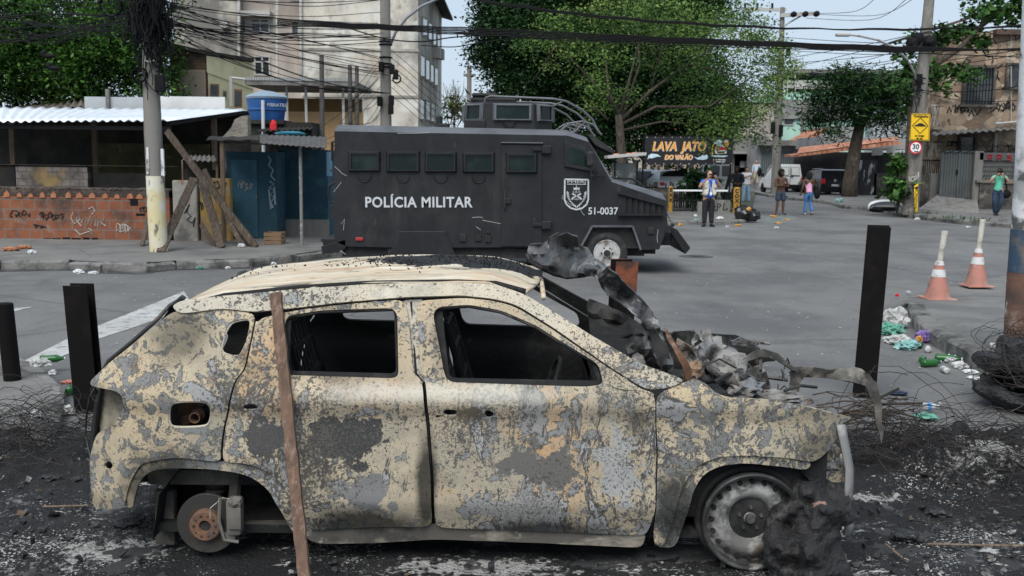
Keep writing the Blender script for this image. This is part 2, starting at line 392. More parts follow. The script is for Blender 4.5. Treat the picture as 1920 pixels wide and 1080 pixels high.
# middle pavement by the railing, and the strip at the foot of the far pole
km = [(1150, 422), (1262, 422), (1354, 421), (1393, 419), (1412, 415), (1419, 409), (1412, 402)]
KM = [gnd(u, v) for u, v in km]
kerb('kerb_middle', KM, .18, .12, 1, seed=5)
flat('pavement_middle', None, 0, M_pave, .8, hn(.115, .02, .8), world=[p + Vector((-.05, .15, 0)) for p in KM] + [Vector((9.2, 47, 0)), Vector((1.5, 47, 0)), Vector((1.5, 32.2, 0))])
ki = [(1395, 360), (1410, 363), (1447, 371), (1458, 369)]
KI = [gnd(u, v) for u, v in ki]
kerb('kerb_island', KI, .2, .14, 1, seed=6)
flat('pavement_island', None, 0, M_pave, 1.5, hn(.13, .02), world=[p + Vector((0, .2, 0)) for p in KI] + [KI[-1] + Vector((2, 40, 0)), KI[0] + Vector((-1, 40, 0))])
# painted markings and a worn cover
flat('road_line', [(345, 546), (138, 629), (46, 676), (75, 683), (145, 657), (185, 635), (300, 597), (362, 572)], .004, M_paint, .3)
flat('road_arrow', [(-20, 581), (62, 575), (22, 585), (-20, 592)], .004, M_paint, .3)
M_iron = mat('iron_cover', (.09, .085, .08), .7, .3, layers=[((.04, .038, .036), 14, .45, .6)], bump=(40, .5, .01))
b = MB(); c = gnd(1305, 481); b.lathe([(.02, .004), (.3, .008), (.33, .006), (.36, .001)], 28, c, closed=True); b.add([c + Vector((math.cos(a) * .02, math.sin(a) * .02, .004)) for a in (0, 2, 4)], [(0, 1, 2)])
struct(b.build('road_cover', M_iron, smooth=True))
# teal stain by the bin bag
M_stain = mat('teal_powder', (.16, .22, .21), .9, layers=[((.13, .13, .13), 2.5, .4, .55, {'det': 9})])
flat('road_stain', chaikin([(1425, 410), (1475, 402), (1500, 410), (1470, 419), (1430, 417)], 2), .004, M_stain, .4)
M_burn = mat('scorched_asphalt', (.03, .03, .031), .9, layers=[((.11, .11, .112), 1.6, .52, .62, {'det': 10, 'ro': .7}), ((.2, .2, .2), 14, .62, .72, {'det': 8, 'amt': .5})], bump=(50, .5, .01))
flat('scorched_road', None, .004, M_burn, .3, world=[Vector((-4.5 + 9.7 * i / 40 , 7.15 + .5 * mnoise.noise(Vector((i * .7, 1, 0))) + .25 * mnoise.noise(Vector((i * 2.1, 5, 0))), 0)) for i in range(41)] + [Vector((5.2, 3, 0)), Vector((-4.5, 3, 0))])

# the bed of ash, charred rubber and wire round the burnt car: one uneven mass
nx, ny = 420, 150
xs = np.linspace(-4.6, 5.6, nx); ys = np.linspace(3.3, 7.4, ny)
P = []
for x in xs:
    row = []
    for y in ys:
        v = Vector((x, y, 0)); n = mnoise.fractal(v * 1.3, 1, 2, 3); n2 = mnoise.fractal(v * 7, 1, 2, 4); n3 = mnoise.fractal(v * 24, 1, 2, 2)
        edge = 6.75 + .45 * mnoise.noise(Vector((x * .9, 3, 1))) + .2 * mnoise.noise(Vector((x * 3, 9, 1))) + (.25 if x > 2.3 else 0)
        e = min(1, max(-1, (edge - y) / .35))
        pile = .14 * math.exp(-((x - 2.75) / .45) ** 2 - ((y - 6.3) / .4) ** 2) + .10 * math.exp(-((x + 3.0) / .9) ** 2 - ((y - 6.3) / .35) ** 2) + .20 * math.exp(-((x - 4.3) / .9) ** 2 - ((y - 6.5) / .4) ** 2) + .15 * math.exp(-((x - 3.3) / .7) ** 2 - ((y - 6.25) / .3) ** 2)
        under = math.exp(-(max(0, abs(y - 5.5) - .85) / .2) ** 2) * (1 if -2 < x < 1.8 else 0)
        z = .012 + .014 * n + (.018 * n2 + .009 * n3) * (1 - .6 * under) + pile * (1 + .6 * n2) + (-.05 * (1 - e) if e < 1 else 0)
        if x < -3.2: z += .075 * min(1, (-3.2 - x) / .15)
        row.append((x, y, z))
    P.append(row)
b = MB(); b.grid(P); stuff(b.build('ash_bed', M_ash, smooth=True), 'black burnt ash bed with pale flecks under the wrecked car', 'ash')
M_char = mat('charred_bits', (.018, .018, .019), .7, layers=[((.07, .068, .066), 7, .5, .7)], bump=(30, .8, .02))
M_white = mat('white_ash_bits', (.30, .295, .28), .9, layers=[((.12, .12, .115), 30, .45, .6), ((.5, .49, .47), 22, .6, .7)])
M_brown = mat('brown_bits', (.12, .085, .06), .9, layers=[((.05, .04, .035), 9, .45, .65)])
bb = MB(); rnd = random.Random(11)
for i in range(3800):
    x = rnd.uniform(-4.4, 5.4); y = 3.5 + 3.3 * rnd.random() ** .8
    if -1.9 < x < 1.6 and 4.68 < y < 6.5: continue
    if rnd.random() > .55 + .45 * mnoise.noise(Vector((x * 1.6, y * 1.6, 8))): continue
    s = abs(rnd.gauss(.004, .007)) + .003; bb.cur = rnd.choices((0, 1, 2), (.8, .12, .08))[0]
    z = .03 + (.07 if x < -3.3 else 0) + (.05 if y > 5.8 and x > 2.2 else 0)
    R = Matrix.Translation((x, y, z)) @ Matrix.Rotation(rnd.uniform(0, 6), 4, Vector((rnd.gauss(0, .5), rnd.gauss(0, .5), 1)).normalized())
    vs = [R @ Vector((a * s * rnd.uniform(.6, 1.6), c2 * s * rnd.uniform(.5, 1.3), d * s * rnd.uniform(.15, .6))) for a in (-1, 1) for c2 in (-1, 1) for d in (-1, 1)]
    bb.add(vs, [(0, 1, 3, 2), (4, 6, 7, 5), (0, 4, 5, 1), (2, 3, 7, 6), (0, 2, 6, 4), (1, 5, 7, 3)])
stuff(bb.build('debris', [M_char, M_white, M_brown]), 'small charred and white flakes scattered over the ash', 'debris')
# bead wire of burnt tyres, in tangled hoops
M_wire = mat('burnt_wire', (.022, .02, .019), .6, .3, layers=[((.075, .05, .035), 6, .5, .7)])
def wire_tangle(name, c, rx, ry, rz, n, seed, label, r=.0018):
    rnd = random.Random(seed); b = MB()
    for i in range(n):
        rr = rnd.uniform(.12, .34); a0 = rnd.uniform(0, 6.28); sp = rnd.uniform(1.5, 5.5); tl = rnd.gauss(0, .3); tm = rnd.gauss(0, .4)
        cx = c[0] + rnd.gauss(0, rx); cy = c[1] + rnd.gauss(0, ry); cz = c[2] + abs(rnd.gauss(0, rz)); pts = []
        for k in range(14):
            a = a0 + sp * k / 13; x = cx + rr * math.cos(a); y = cy + rr * .6 * math.sin(a)
            pts.append((x, y, max(c[2] - .03, cz + rr * (tl * math.cos(a) + tm * math.sin(a)) + .01 * rnd.gauss(0, 1))))
        b.tube(pts, r * rnd.uniform(.6, 1.8), 3, False)
    return stuff(b.build(name, M_wire), label, 'wire')
wire_tangle('tyre_wire', (3.45, 6.1, .1), .6, .3, .09, 320, 3, 'tangled hoops of burnt tyre wire between the wreck and the tyre pile')
wire_tangle('tyre_wire', (2.62, 6.4, .12), .28, .18, .08, 170, 4, 'heap of blackened wire at the foot of the tall black post')
wire_tangle('tyre_wire', (-3.35, 6.4, .12), .5, .25, .06, 220, 5, 'burnt tyre wire lying on the pavement corner left of the wreck')
wire_tangle('tyre_wire', (3.2, 5.2, .04), .7, .3, .01, 40, 6, 'loose burnt wire curling over the ash right of the front wheel')
wire_tangle('tyre_wire', (4.1, 5.9, .12), .45, .3, .1, 260, 7, 'burnt wire spilling from the foot of the tyre pile')
# ================================================================ the burnt car
CY = 4.62; CW = 1.76
CAR = thing('burnt_car', 'burnt-out family car with ashen peeling bodywork, no glass and its bonnet twisted up', 'car', (-.25, CY + CW / 2, 0))
def coff(x, z):
    o = np.interp(z, [0, .1, .2, .27, .34, .42, .6, .75, .79, .83, .88, .93, 1.15, 1.34, 1.42], [.07, .05, .04, .018, -.006, .004, .008, .016, .004, -.008, .006, .035, .13, .235, .3])
    if x > 1.2: o += ((x - 1.2) / .42) ** 2 * .13
    if x < -1.7: o += ((-1.7 - x) / .4) ** 2 * .17
    return float(o)
def car_pt(u, v, extra=0.0):
    Y = CY
    for _ in range(5):
        p = at(u, v, Y); Y = CY + coff(p.x, p.z) + extra
    return at(u, v, Y)
def car_xz(poly): return [(p.x, p.z) for p in (car_pt(u, v) for u, v in poly)]
def ball(cx, cz, rx, rz): return {'kind': 'ball', 'loc': (-cx / rx, 0, -cz / rz), 'st': (1 / rx, .001, 1 / rz)}
def carpx(u, v): return (u - 960) / 384 + .25, .924 - (v - 718) / 388
def patch(col, u0, u1, v0, v1, lo=.78, hi=.80, mix=(5, .9), amt=1.0):
    x0, z1 = carpx(u0, v0); x1, z0 = carpx(u1, v1); return (col, 1, lo, hi, dict(ball((x0 + x1) / 2, (z0 + z1) / 2, (x1 - x0) / 2, (z1 - z0) / 2), mix=mix, amt=amt))
def peel(sc, thr, mixs, dk=(.065, .066, .066), gr=(.225, .222, .22), dist=.7, **o):
    """flaked paint: a dark torn edge, then the grey skin below it"""
    q = dict(det=12, ro=.63, dist=dist, mix=mixs, loc=(sc, sc * .7, 3), **o)
    return [(dk, sc, thr - .026, thr - .006, dict(q, bumpy=1)), (gr, sc, thr + .006, thr + .012, dict(q))]
SPK = ((.075, .07, .062), 60, .925, .96, {'det': 5, 'mix': (1.9, .68), 'amt': .9})
SPK2 = ((.11, .10, .09), 130, .93, .97, {'det': 2, 'mix': (2.2, .68), 'amt': .8})
DIAG = dict(rot=(0, .75, 0), st=(1, 1, .28))
M_body = mat('burnt_paint', (.45, .355, .235), .85, layers=[
    ((.36, .315, .24), .9, .40, .62, {'det': 8}), ((.53, .45, .325), 1.6, .48, .66, {'det': 9, 'dist': .5}), ((.46, .30, .165), 1.3, .51, .66, {'det': 9, 'dist': 1}),
    ((.27, .245, .20), 3.0, .50, .66, {'det': 13, 'ro': .74, 'amt': .6}), ((.19, .155, .105), 1.1, .55, .70, {'det': 11, 'ro': .7, 'dist': .8, 'amt': .8}), ((.085, .076, .062), 1.7, .56, .74, {'det': 12, 'ro': .72, 'dist': 1.2, 'amt': .75}),
    *peel(5.5, .845, (1.1, .5), (.09, .085, .075), (.26, .252, .24), .5, **DIAG), *peel(11, .85, (1.4, .5), (.07, .068, .064), (.235, .235, .232), .4), *peel(7, .875, (.9, .5), (.05, .05, .05), (.33, .33, .325), .6, rot=(0, .9, 0), st=(1, 1, .3)),
    patch((.065, .066, .068), 430, 600, 760, 900, 1.56, 1.58, (6.5, 2.1)), patch((.045, .046, .047), 540, 770, 735, 930, 1.52, 1.54, (6.5, 2.1)), patch((.18, .18, .18), 590, 800, 850, 1010, 1.58, 1.59, (9, 2.1)), patch((.13, .125, .115), 870, 1180, 770, 980, 1.66, 1.69, (7, 2.1)), patch((.26, .258, .25), 840, 1160, 880, 1025, 1.60, 1.61, (8, 2.1)), patch((.33, .328, .32), 1080, 1245, 740, 1020, 1.58, 1.59, (9, 2.1)),
    SPK, SPK2, ((.62, .60, .55), 5.5, .63, .76, {'det': 11, 'ro': .7, 'amt': .5}), patch((.64, .61, .54), 420, 1240, 700, 770, .80, 1.3, (5, 1.0), .55),
    patch((.10, .08, .055), 800, 960, 745, 800, .7, 1.1, (6, .6), .8), patch((.022, .021, .02), 776, 838, 760, 1060, .58, .98, (7, .75), .9), patch((.02, .02, .02), 520, 860, 930, 1070, .60, .98, (6, .75), .92), patch((.02, .02, .02), 800, 1260, 955, 1065, .62, 1.0, (6, .75), .9), patch((.026, .024, .022), 400, 580, 820, 1060, .60, 1.0, (7, .75), .9), patch((.045, .04, .035), 480, 810, 540, 760, .74, 1.1, (6, .8), .8), patch((.05, .045, .04), 770, 960, 540, 760, .76, 1.1, (6, .8), .75), patch((.06, .052, .042), 1150, 1240, 720, 860, .8, 1.15, (6, .8), .6)],
    bump=(38, .4, .005), spec=.25)
M_body2 = mat('burnt_paint_mottled', (.46, .37, .245), .85, layers=[
    ((.35, .31, .235), 1.4, .42, .6, {'det': 9}), ((.52, .445, .32), 2.6, .5, .66, {'det': 9}), ((.26, .225, .165), 2.4, .52, .70, {'det': 13, 'ro': .74, 'amt': .65}), ((.09, .08, .062), 1.8, .56, .74, {'det': 12, 'ro': .72, 'amt': .8}),
    *peel(11, .765, (1.3, .42), (.085, .084, .08), (.20, .20, .195), .6), *peel(17, .80, (2.2, .45), (.07, .068, .064), (.17, .168, .163), .4), *peel(5.5, .86, (1.8, .5), (.06, .06, .06), (.26, .26, .258), .8),
    ((.24, .135, .055), 2.3, .60, .70, {'det': 10, 'amt': .8}), SPK, SPK2, ((.58, .56, .50), 5, .64, .76, {'det': 11, 'ro': .7, 'amt': .5}), patch((.025, .024, .022), 180, 460, 810, 1020, .66, 1.05, (7, .8), .85), patch((.03, .03, .028), 1200, 1330, 820, 1080, .66, 1.02, (7, .8), .85), patch((.05, .046, .038), 220, 470, 550, 740, .76, 1.15, (6, .8), .7), patch((.04, .036, .03), 150, 260, 700, 860, .7, 1.1, (6, .8), .75), patch((.05, .045, .036), 1440, 1620, 760, 900, .8, 1.2, (6, .8), .6)], bump=(38, .45, .005), spec=.25)
M_rail = mat('burnt_paint_pale', (.51, .455, .36), .82, layers=[
    ((.40, .37, .31), 1.6, .44, .64, {'det': 9}), ((.54, .43, .29), 2.0, .52, .68), ((.24, .225, .19), 2.6, .53, .68, {'det': 10, 'ro': .7, 'amt': .8}), ((.10, .09, .075), 3.4, .60, .72, {'det': 11, 'ro': .7, 'amt': .8}),
    *peel(9, .86, (2, .5), (.05, .048, .045), (.27, .27, .265), .5), SPK, SPK2, ((.62, .60, .55), 4, .6, .74, {'det': 8, 'amt': .6})], bump=(38, .35, .005), spec=.25)
M_roof = mat('burnt_roof', (.50, .435, .33), .8, layers=[
    ((.50, .39, .27), 1.6, .46, .64, {'st': (1, 3, 1)}), ((.62, .58, .49), 2.5, .5, .68, {'st': (1, 5, 1)}), ((.40, .22, .12), 1.5, .57, .68, {'loc': (8, 0, 2), 'st': (1, 3, 1), 'amt': .8}),
    ((.10, .095, .09), 5, .6, .64, {'det': 10, 'st': (.6, 3, 1), 'bumpy': 1}),
    ((.24, .20, .15), 3, .53, .66, {'det': 11, 'ro': .7, 'st': (.5, 4, 1), 'amt': .8}), ((.36, .24, .15), 2, .58, .68, {'det': 10, 'st': (.5, 3, 1), 'amt': .8}), ((.013, .013, .015), 1, .74, .77, {'kind': 'ball', 'loc': (.0, .12, 0), 'st': (1.25, 2.3, .001), 'mix': (7, .8), 'bumpy': 1}),
    ((.10, .09, .08), 2.2, .62, .74, {'det': 10, 'st': (.5, 2, 1), 'amt': .7})], bump=(40, .6, .01), spec=.3)
M_soot = mat('soot', (.014, .014, .014), .85, layers=[((.05, .048, .045), 4, .52, .72, {'det': 9}), ((.11, .1, .09), 12, .64, .74, {'det': 8, 'amt': .6})], bump=(25, .6, .01), spec=.3)
M_soot2 = mat('charred_metal', (.022, .022, .023), .55, .2, layers=[((.09, .085, .078), 4, .54, .66, {'det': 10}), ((.16, .155, .145), 5, .60, .66, {'det': 11, 'ro': .7, 'dist': 1, 'st': (1, 1, .35), 'rot': (0, .7, 0)}), ((.55, .53, .50), 5, .665, .69, {'det': 11, 'ro': .7, 'dist': 1.5, 'st': (1, 1, .35), 'rot': (0, .7, 0)}), ((.10, .08, .06), 3, .57, .7)], bump=(20, .6, .01), spec=.5)
M_rust = mat('rust', (.17, .085, .05), .85, layers=[((.07, .05, .042), 9, .45, .65), ((.3, .22, .16), 14, .58, .7, {'amt': .6})], bump=(30, .6, .008))
M_ashy = mat('ash_crust', (.24, .23, .215), .85, layers=[((.045, .043, .042), 5, .44, .58, {'det': 10}), ((.50, .49, .47), 11, .60, .7), ((.16, .17, .19), 6, .55, .66), ((.34, .2, .11), 4, .58, .68), ((.03, .03, .03), 17, .58, .66)], bump=(25, 1, .02))

# side panels, outlines read off the photograph and laid on the curved flank of the car
ARCH_R = [(420, 868), (446, 888), (478, 903), (503, 930), (522, 962), (540, 1000)]
PAN = {}
PAN['rear_door'] = ([(482, 600), (560, 583), (640, 573), (760, 563), (768, 610), (775, 700), (793, 716), (800, 800), (808, 900), (811, 984), (700, 985), (585, 992), (562, 975), (548, 935), (528, 900), (492, 876), (455, 866), (421, 866), (419, 845), (424, 800), (436, 745), (446, 712), (462, 696), (470, 660)],
    [[(540, 594), (600, 584), (735, 579), (746, 590), (748, 705), (738, 711), (545, 705), (533, 698), (534, 610)], [(455, 756), (484, 756), (486, 768), (456, 769)]])
PAN['front_door'] = ([(782, 566), (870, 560), (925, 566), (965, 576), (1040, 622), (1140, 690), (1205, 733), (1226, 737), (1230, 850), (1227, 960), (1212, 1000), (1190, 1001), (1000, 992), (817, 986), (814, 900), (806, 790), (800, 722), (789, 690)],
    [[(822, 577), (880, 573), (940, 584), (1005, 612), (1070, 652), (1122, 684), (1132, 722), (1100, 727), (845, 718), (834, 705), (822, 640), (812, 590)], [(830, 765), (858, 765), (859, 779), (831, 780)], [(908, 769), (916, 766), (926, 771), (925, 780), (912, 782)], [(816, 776), (826, 775), (826, 781), (817, 782)]])
PAN['quarter_panel'] = ([(330, 584), (345, 592), (420, 582), (478, 589), (478, 605), (466, 660), (458, 696), (442, 711), (432, 745), (420, 800), (415, 845), (416, 865), (330, 856), (268, 866), (256, 885), (246, 905), (238, 950), (180, 951), (176, 920), (172, 862), (186, 810), (214, 800), (231, 775), (236, 746), (222, 733), (168, 722), (210, 680), (255, 645), (302, 603)],
    [[(430, 606), (462, 598), (472, 603), (464, 640), (454, 662), (446, 669), (420, 664), (414, 652)], [(326, 753), (388, 752), (397, 765), (395, 790), (386, 800), (326, 802), (317, 793), (317, 764)], [(199, 868), (209, 862), (217, 870), (211, 880), (200, 877)]])
PAN['front_fender'] = ([(1228, 742), (1262, 726), (1302, 711), (1322, 720), (1338, 736), (1362, 745), (1440, 748), (1520, 762), (1597, 782), (1576, 791), (1568, 800), (1566, 820), (1548, 846), (1522, 866), (1480, 857), (1400, 852), (1340, 856), (1305, 872), (1283, 902), (1266, 950), (1256, 990), (1244, 1022), (1224, 1018), (1229, 960), (1233, 850)], [])
PAN['roof_rail'] = ([(326, 574), (345, 564), (420, 556), (560, 543), (700, 534), (860, 532), (930, 535), (985, 553), (1045, 590), (1120, 636), (1200, 682), (1284, 712), (1262, 724), (1230, 731), (1206, 729), (1140, 686), (1042, 618), (968, 572), (925, 561), (865, 555), (760, 558), (640, 568), (560, 578), (478, 586), (420, 579), (345, 589), (332, 583)], [])
LIP = {}
LIP['wheel_arch_lip'] = ([(238, 950), (247, 906), (257, 887), (270, 866), (330, 856), (419, 866), (458, 866), (494, 876), (530, 900), (550, 935), (564, 975), (590, 993), (580, 1012), (548, 1000), (530, 962), (505, 920), (470, 893), (432, 884), (380, 879), (310, 878), (280, 884), (262, 902), (252, 950)], [])
LIP['front_arch_lip'] = ([(1224, 1018), (1244, 1022), (1256, 990), (1266, 950), (1283, 902), (1305, 872), (1340, 856), (1400, 852), (1480, 857), (1522, 866), (1512, 882), (1470, 875), (1400, 868), (1350, 873), (1318, 890), (1300, 920), (1284, 975), (1268, 1026), (1238, 1027)], [])
LIP['sill'] = ([(585, 990), (700, 983), (811, 982), (1000, 990), (1190, 999), (1212, 998), (1205, 1026), (1180, 1026), (1000, 1017), (811, 1011), (700, 1018), (600, 1020), (572, 1010)], [])

def panel(name, key_out, holes, m, depth=0.0, res=.028, thick=.014, dent=.006, far=False, seed=0, ch=1, mats2=None, label=None, hc=1):
    o2 = rcorner(car_xz(key_out), .05); h2 = [rcorner(car_xz(h), .03) for h in holes]
    V, T = fill2d(o2, h2, res)
    P3 = []
    for x, z in V:
        d = dent * mnoise.noise(Vector((x * 2.2 + seed, z * 2.2, seed))) + dent * .4 * mnoise.noise(Vector((x * 8 + seed, z * 8, 2)))
        y = coff(x, z) + depth + d
        P3.append((x, CY + y if not far else CY + CW - y, z))
    return sheet(name, V, T, P3, mats2 or [m, M_soot], CAR, thick, True, offset=-1 if far else 1)
for nm, (o, h) in PAN.items():
    m = {'front_fender': M_body2, 'quarter_panel': M_body2, 'roof_rail': M_rail}.get(nm, M_body)
    p = panel('door' if 'door' in nm else nm, o, h, m, seed=len(nm), depth=-.012 if nm == 'roof_rail' else 0)
    p['label'] = {'rear_door': 'scorched rear door with dark bare patches', 'front_door': 'scorched front door, tan and grey', 'front_fender': 'mottled front fender', 'quarter_panel': 'ashen rear quarter panel', 'roof_rail': 'pale roof rail and windscreen pillar'}[nm]
    panel('far_' + ('door' if 'door' in nm else nm), o, h[:1] if nm != 'roof_rail' else [], M_soot, far=True, res=.06, dent=.01, seed=3, mats2=[M_soot, M_soot])
for nm, (o, h) in LIP.items():
    panel('wheel_arch_lip' if 'arch' in nm else nm, o, h, M_body2 if 'arch' in nm else mat('sill_paint', (.10, .09, .078), .8, layers=[((.34, .30, .24), 3.2, .52, .64, {'det': 10, 'ro': .7, 'st': (.6, 1, 1.6)}), ((.02, .02, .02), 2.2, .50, .66, {'det': 10, 'ro': .7}), ((.5, .48, .44), 9, .64, .72, {'det': 9})], bump=(30, .4, .006)), depth=.012, res=.03, thick=.012, seed=5)
    panel('far_sill' if nm == 'sill' else 'far_arch_lip', o, h, M_soot, depth=.016, res=.06, far=True, mats2=[M_soot, M_soot])
# inner frames behind the windows, a hand deeper than the skin: pillar, belt and rail with a soft step
inner = [([(486, 604), (560, 588), (760, 566), (772, 700), (792, 720), (470, 720), (474, 660)], [[(543, 597), (738, 583), (742, 706), (541, 701)]]),
         ([(785, 568), (880, 564), (940, 572), (1010, 604), (1140, 690), (1205, 734), (1190, 745), (790, 738)], [[(828, 581), (880, 577), (938, 588), (1003, 616), (1120, 688), (1130, 720), (842, 714)]])]
for i, (o, h) in enumerate(inner):
    panel('window_frame', o, h, M_soot, depth=.045, res=.04, thick=.02, seed=9 + i)
panel('mirror_plate', [(1140, 690), (1196, 728), (1192, 734), (1140, 727)], [[(1150, 700), (1163, 712), (1174, 722), (1152, 722)]], M_body, depth=-.01, res=.02, ch=1)
# sculpted raised features of the skin: fuel-door rim, handle rims, belt crease, door creases
def rim(name, loop, r, m, depth=-.004, close=True, n=6):
    pts = [car_pt(u, v, depth) for u, v in (chaikin(loop, 2) if close else loop)]
    if close: pts.append(pts[0])
    return MB().tube(pts, r, n, not close).build(name, m, CAR, True)
rim('fuel_rim', [(326, 753), (388, 752), (397, 765), (395, 790), (386, 800), (326, 802), (317, 793), (317, 764)], .007, M_rail)
rim('window_rim', [(430, 606), (462, 598), (472, 603), (464, 640), (454, 662), (446, 669), (420, 664), (414, 652)], .006, M_rail)
for L in ([(455, 756), (484, 756), (486, 768), (456, 769)], [(830, 765), (858, 765), (859, 779), (831, 780)]): rim('handle_rim', L, .006, M_rail)
rim('belt_ridge', [(448, 712), (470, 702), (545, 709), (740, 713), (792, 718)], .009, M_rail, .0, False)
rim('belt_ridge', [(800, 722), (900, 727), (1130, 733), (1226, 740)], .009, M_rail, .0, False)
# sheet metal flange beside the rear window and the door shut line
rim('window_flange', [(484, 604), (474, 655), (467, 694)], .013, M_rail, -.002, False)
rim('pillar_flange', [(752, 575), (758, 640), (760, 708)], .013, M_rail, .004, False)
rim('pillar_flange', [(796, 578), (803, 640), (816, 712)], .014, M_rail, .004, False)
rim('pillar_seam', [(771, 566), (780, 700), (797, 720), (806, 850), (813, 985)], .006, M_soot, .006, False)
rim('door_seam', [(444, 714), (432, 745), (422, 800), (417, 862)], .005, M_soot, .006, False)
rim('fender_seam', [(1228, 742), (1232, 850), (1228, 960), (1218, 1010)], .006, M_soot, .006, False)
rim('door_gap', [(345, 591), (420, 582), (560, 581), (640, 571), (760, 561), (865, 558), (925, 564), (968, 575), (1042, 621), (1140, 689), (1206, 731)], .009, M_soot, .012, False)
for L_ in ([(540, 595), (600, 585), (735, 580)], [(822, 578), (880, 574), (940, 585), (1005, 613), (1070, 653), (1122, 685)]): rim('window_channel', L_, .010, M_soot2, .008, False)
# tail-lamp recess, torn bumper edge
panel('lamp_recess', [(170, 722), (236, 728), (246, 750), (236, 790), (214, 815), (176, 830)], [], mat('lamp_cavity', (.10, .09, .072), .85, layers=[((.30, .27, .2), 3, .5, .64, {'det': 10}), ((.02, .02, .02), 2.5, .48, .62)]), depth=.10, res=.03)
panel('door_pillar', [(754, 561), (794, 558), (803, 720), (780, 722), (770, 690)], [], M_rail, depth=.022, res=.03)
b = MB(); b.grid([[car_pt(u, v, e + k * .05) for k in range(3)] for u, v, e in ((176, 726, .0), (166, 745, .02), (160, 780, .03), (158, 815, .05), (166, 850, .03), (172, 880, .0), (170, 920, .02), (178, 950, .03))])
b.build('torn_edge', M_soot2, CAR, True, solid=.01)
# roof skin with a burnt patch, sagging at the open front
rl = [(338, 573), (420, 552), (560, 537), (700, 528), (860, 526), (930, 529), (985, 544), (1012, 552)]
RL = [car_pt(u, v, .03) for u, v in rl]
rx = [p.x for p in RL]; rz = [p.z for p in RL]
rows = []
for i in range(61):
    x = rx[0] + (rx[-1] + .03 - rx[0]) * i / 60; z0 = float(np.interp(x, rx, rz)); row = []
    crown = float(np.interp(x, [-1.65, -1.45, -1.1, -.5, .0, .22], [.02, .05, .055, .06, .05, .035]))
    for j in range(41):
        t = j / 40; e = .27; y = CY + e + (CW - 2 * e) * t
        z = z0 + crown * (1 - (2 * t - 1) ** 2) ** .7 + .006 * mnoise.noise(Vector((x * 5, y * 5, 1))) + .010 * mnoise.noise(Vector((x * 1.7, y * 1.7, 4)))
        xx = x - .10 * (2 * t - 1) ** 2 * (i / 60) ** 6 * 1.0
        row.append((xx, y, z))
    rows.append(row)
b = MB(); b.grid(rows)
b.build('roof', [M_roof, M_soot], CAR, True, solid=.012)
# drip channel between skin and rail, roof bars, lining
MB().tube([car_pt(u, v + 3, .03) for u, v in rl[:-1]], .016, 6).build('drip_channel', M_soot, CAR, True)
MB().tube([car_pt(u, v - 6, .045) for u, v in ((430, 557), (560, 545), (700, 536), (860, 535), (925, 538))], .008, 5).build('roof_bar', M_soot2, CAR, True)
b = MB(); b.tube([Vector((rx[-1] + .02, CY + .27 + (CW - .54) * t, rz[-1] - .02 + .035 * (1 - (2 * t - 1) ** 2))) for t in np.linspace(0, 1, 12)], .013, 8); b.build('windscreen_header', M_roof, CAR, True)
# shards of burnt sealant standing on the roof
b = MB(); rnd = random.Random(5)
for i in range(750):
    x = rnd.gauss(-.40, .24); y = CY + .80 + rnd.gauss(0, .13)
    if rnd.random() < .03: x = rnd.uniform(-1.5, -1.1); y = CY + rnd.uniform(.55, .9)
    if not -1.6 < x < .1: continue
    z0 = float(np.interp(x, rx, rz)); t = (y - CY - .27) / (CW - .54); z = z0 + .055 * max(0, 1 - (2 * t - 1) ** 2) ** .7 + .004
    s = rnd.uniform(.002, .009); R = Matrix.Translation((x, y, z)) @ Matrix.Rotation(rnd.uniform(0, 6), 4, 'Z') @ Matrix.Rotation(rnd.gauss(0, .5), 4, 'X')
    b.add([R @ Vector(p) for p in ((-s, -s * .5, 0), (s, -s * .3, .004), (s * .6, s * .6, .008), (-s * .7, s * .5, .003), (0, 0, -.006))], [(0, 1, 2, 3), (0, 4, 1), (1, 4, 2), (2, 4, 3), (3, 4, 0)])
o = b.build('roof_flakes', M_soot, CAR); o['kind'] = 'stuff'
# tailgate: leaning rear hatch with its open window, and the dark strip along the rear pillar
dp = [(334, 558), (302, 600), (255, 642), (210, 678), (186, 712)]
DP = [car_pt(u, v, .05) for u, v in dp]
b = MB(); rows = []
for i, p in enumerate(DP):
    rows.append([Vector((p.x - .05 * (1 - (2 * t - 1) ** 2) , p.y + (CW - 2 * (p.y - CY)) * t, p.z)) for t in (0, .03, .06, .09)]); 
b.grid(rows); 
rows2 = [[Vector((q.x, 2 * CY + CW - q.y, q.z)) for q in r] for r in rows]; b.grid(rows2)
lowp = [car_pt(u, v, .03) for u, v in ((186, 712), (176, 760), (168, 830), (172, 900), (180, 948))]
b.grid([[Vector((p.x - .06 * (1 - (2 * t - 1) ** 2), p.y + (CW - 2 * (p.y - CY)) * t, p.z)) for t in np.linspace(0, 1, 9)] for p in lowp])
b.build('tailgate', [M_soot2], CAR, True, solid=.025)
b = MB(); b.grid([[car_pt(u, v, e) for e in (-.015, .03, .14)] for u, v in ((340, 556), (316, 570), (292, 596), (246, 637), (201, 674), (176, 716))]); b.build('pillar_strip', M_soot2, CAR, True, solid=.02)
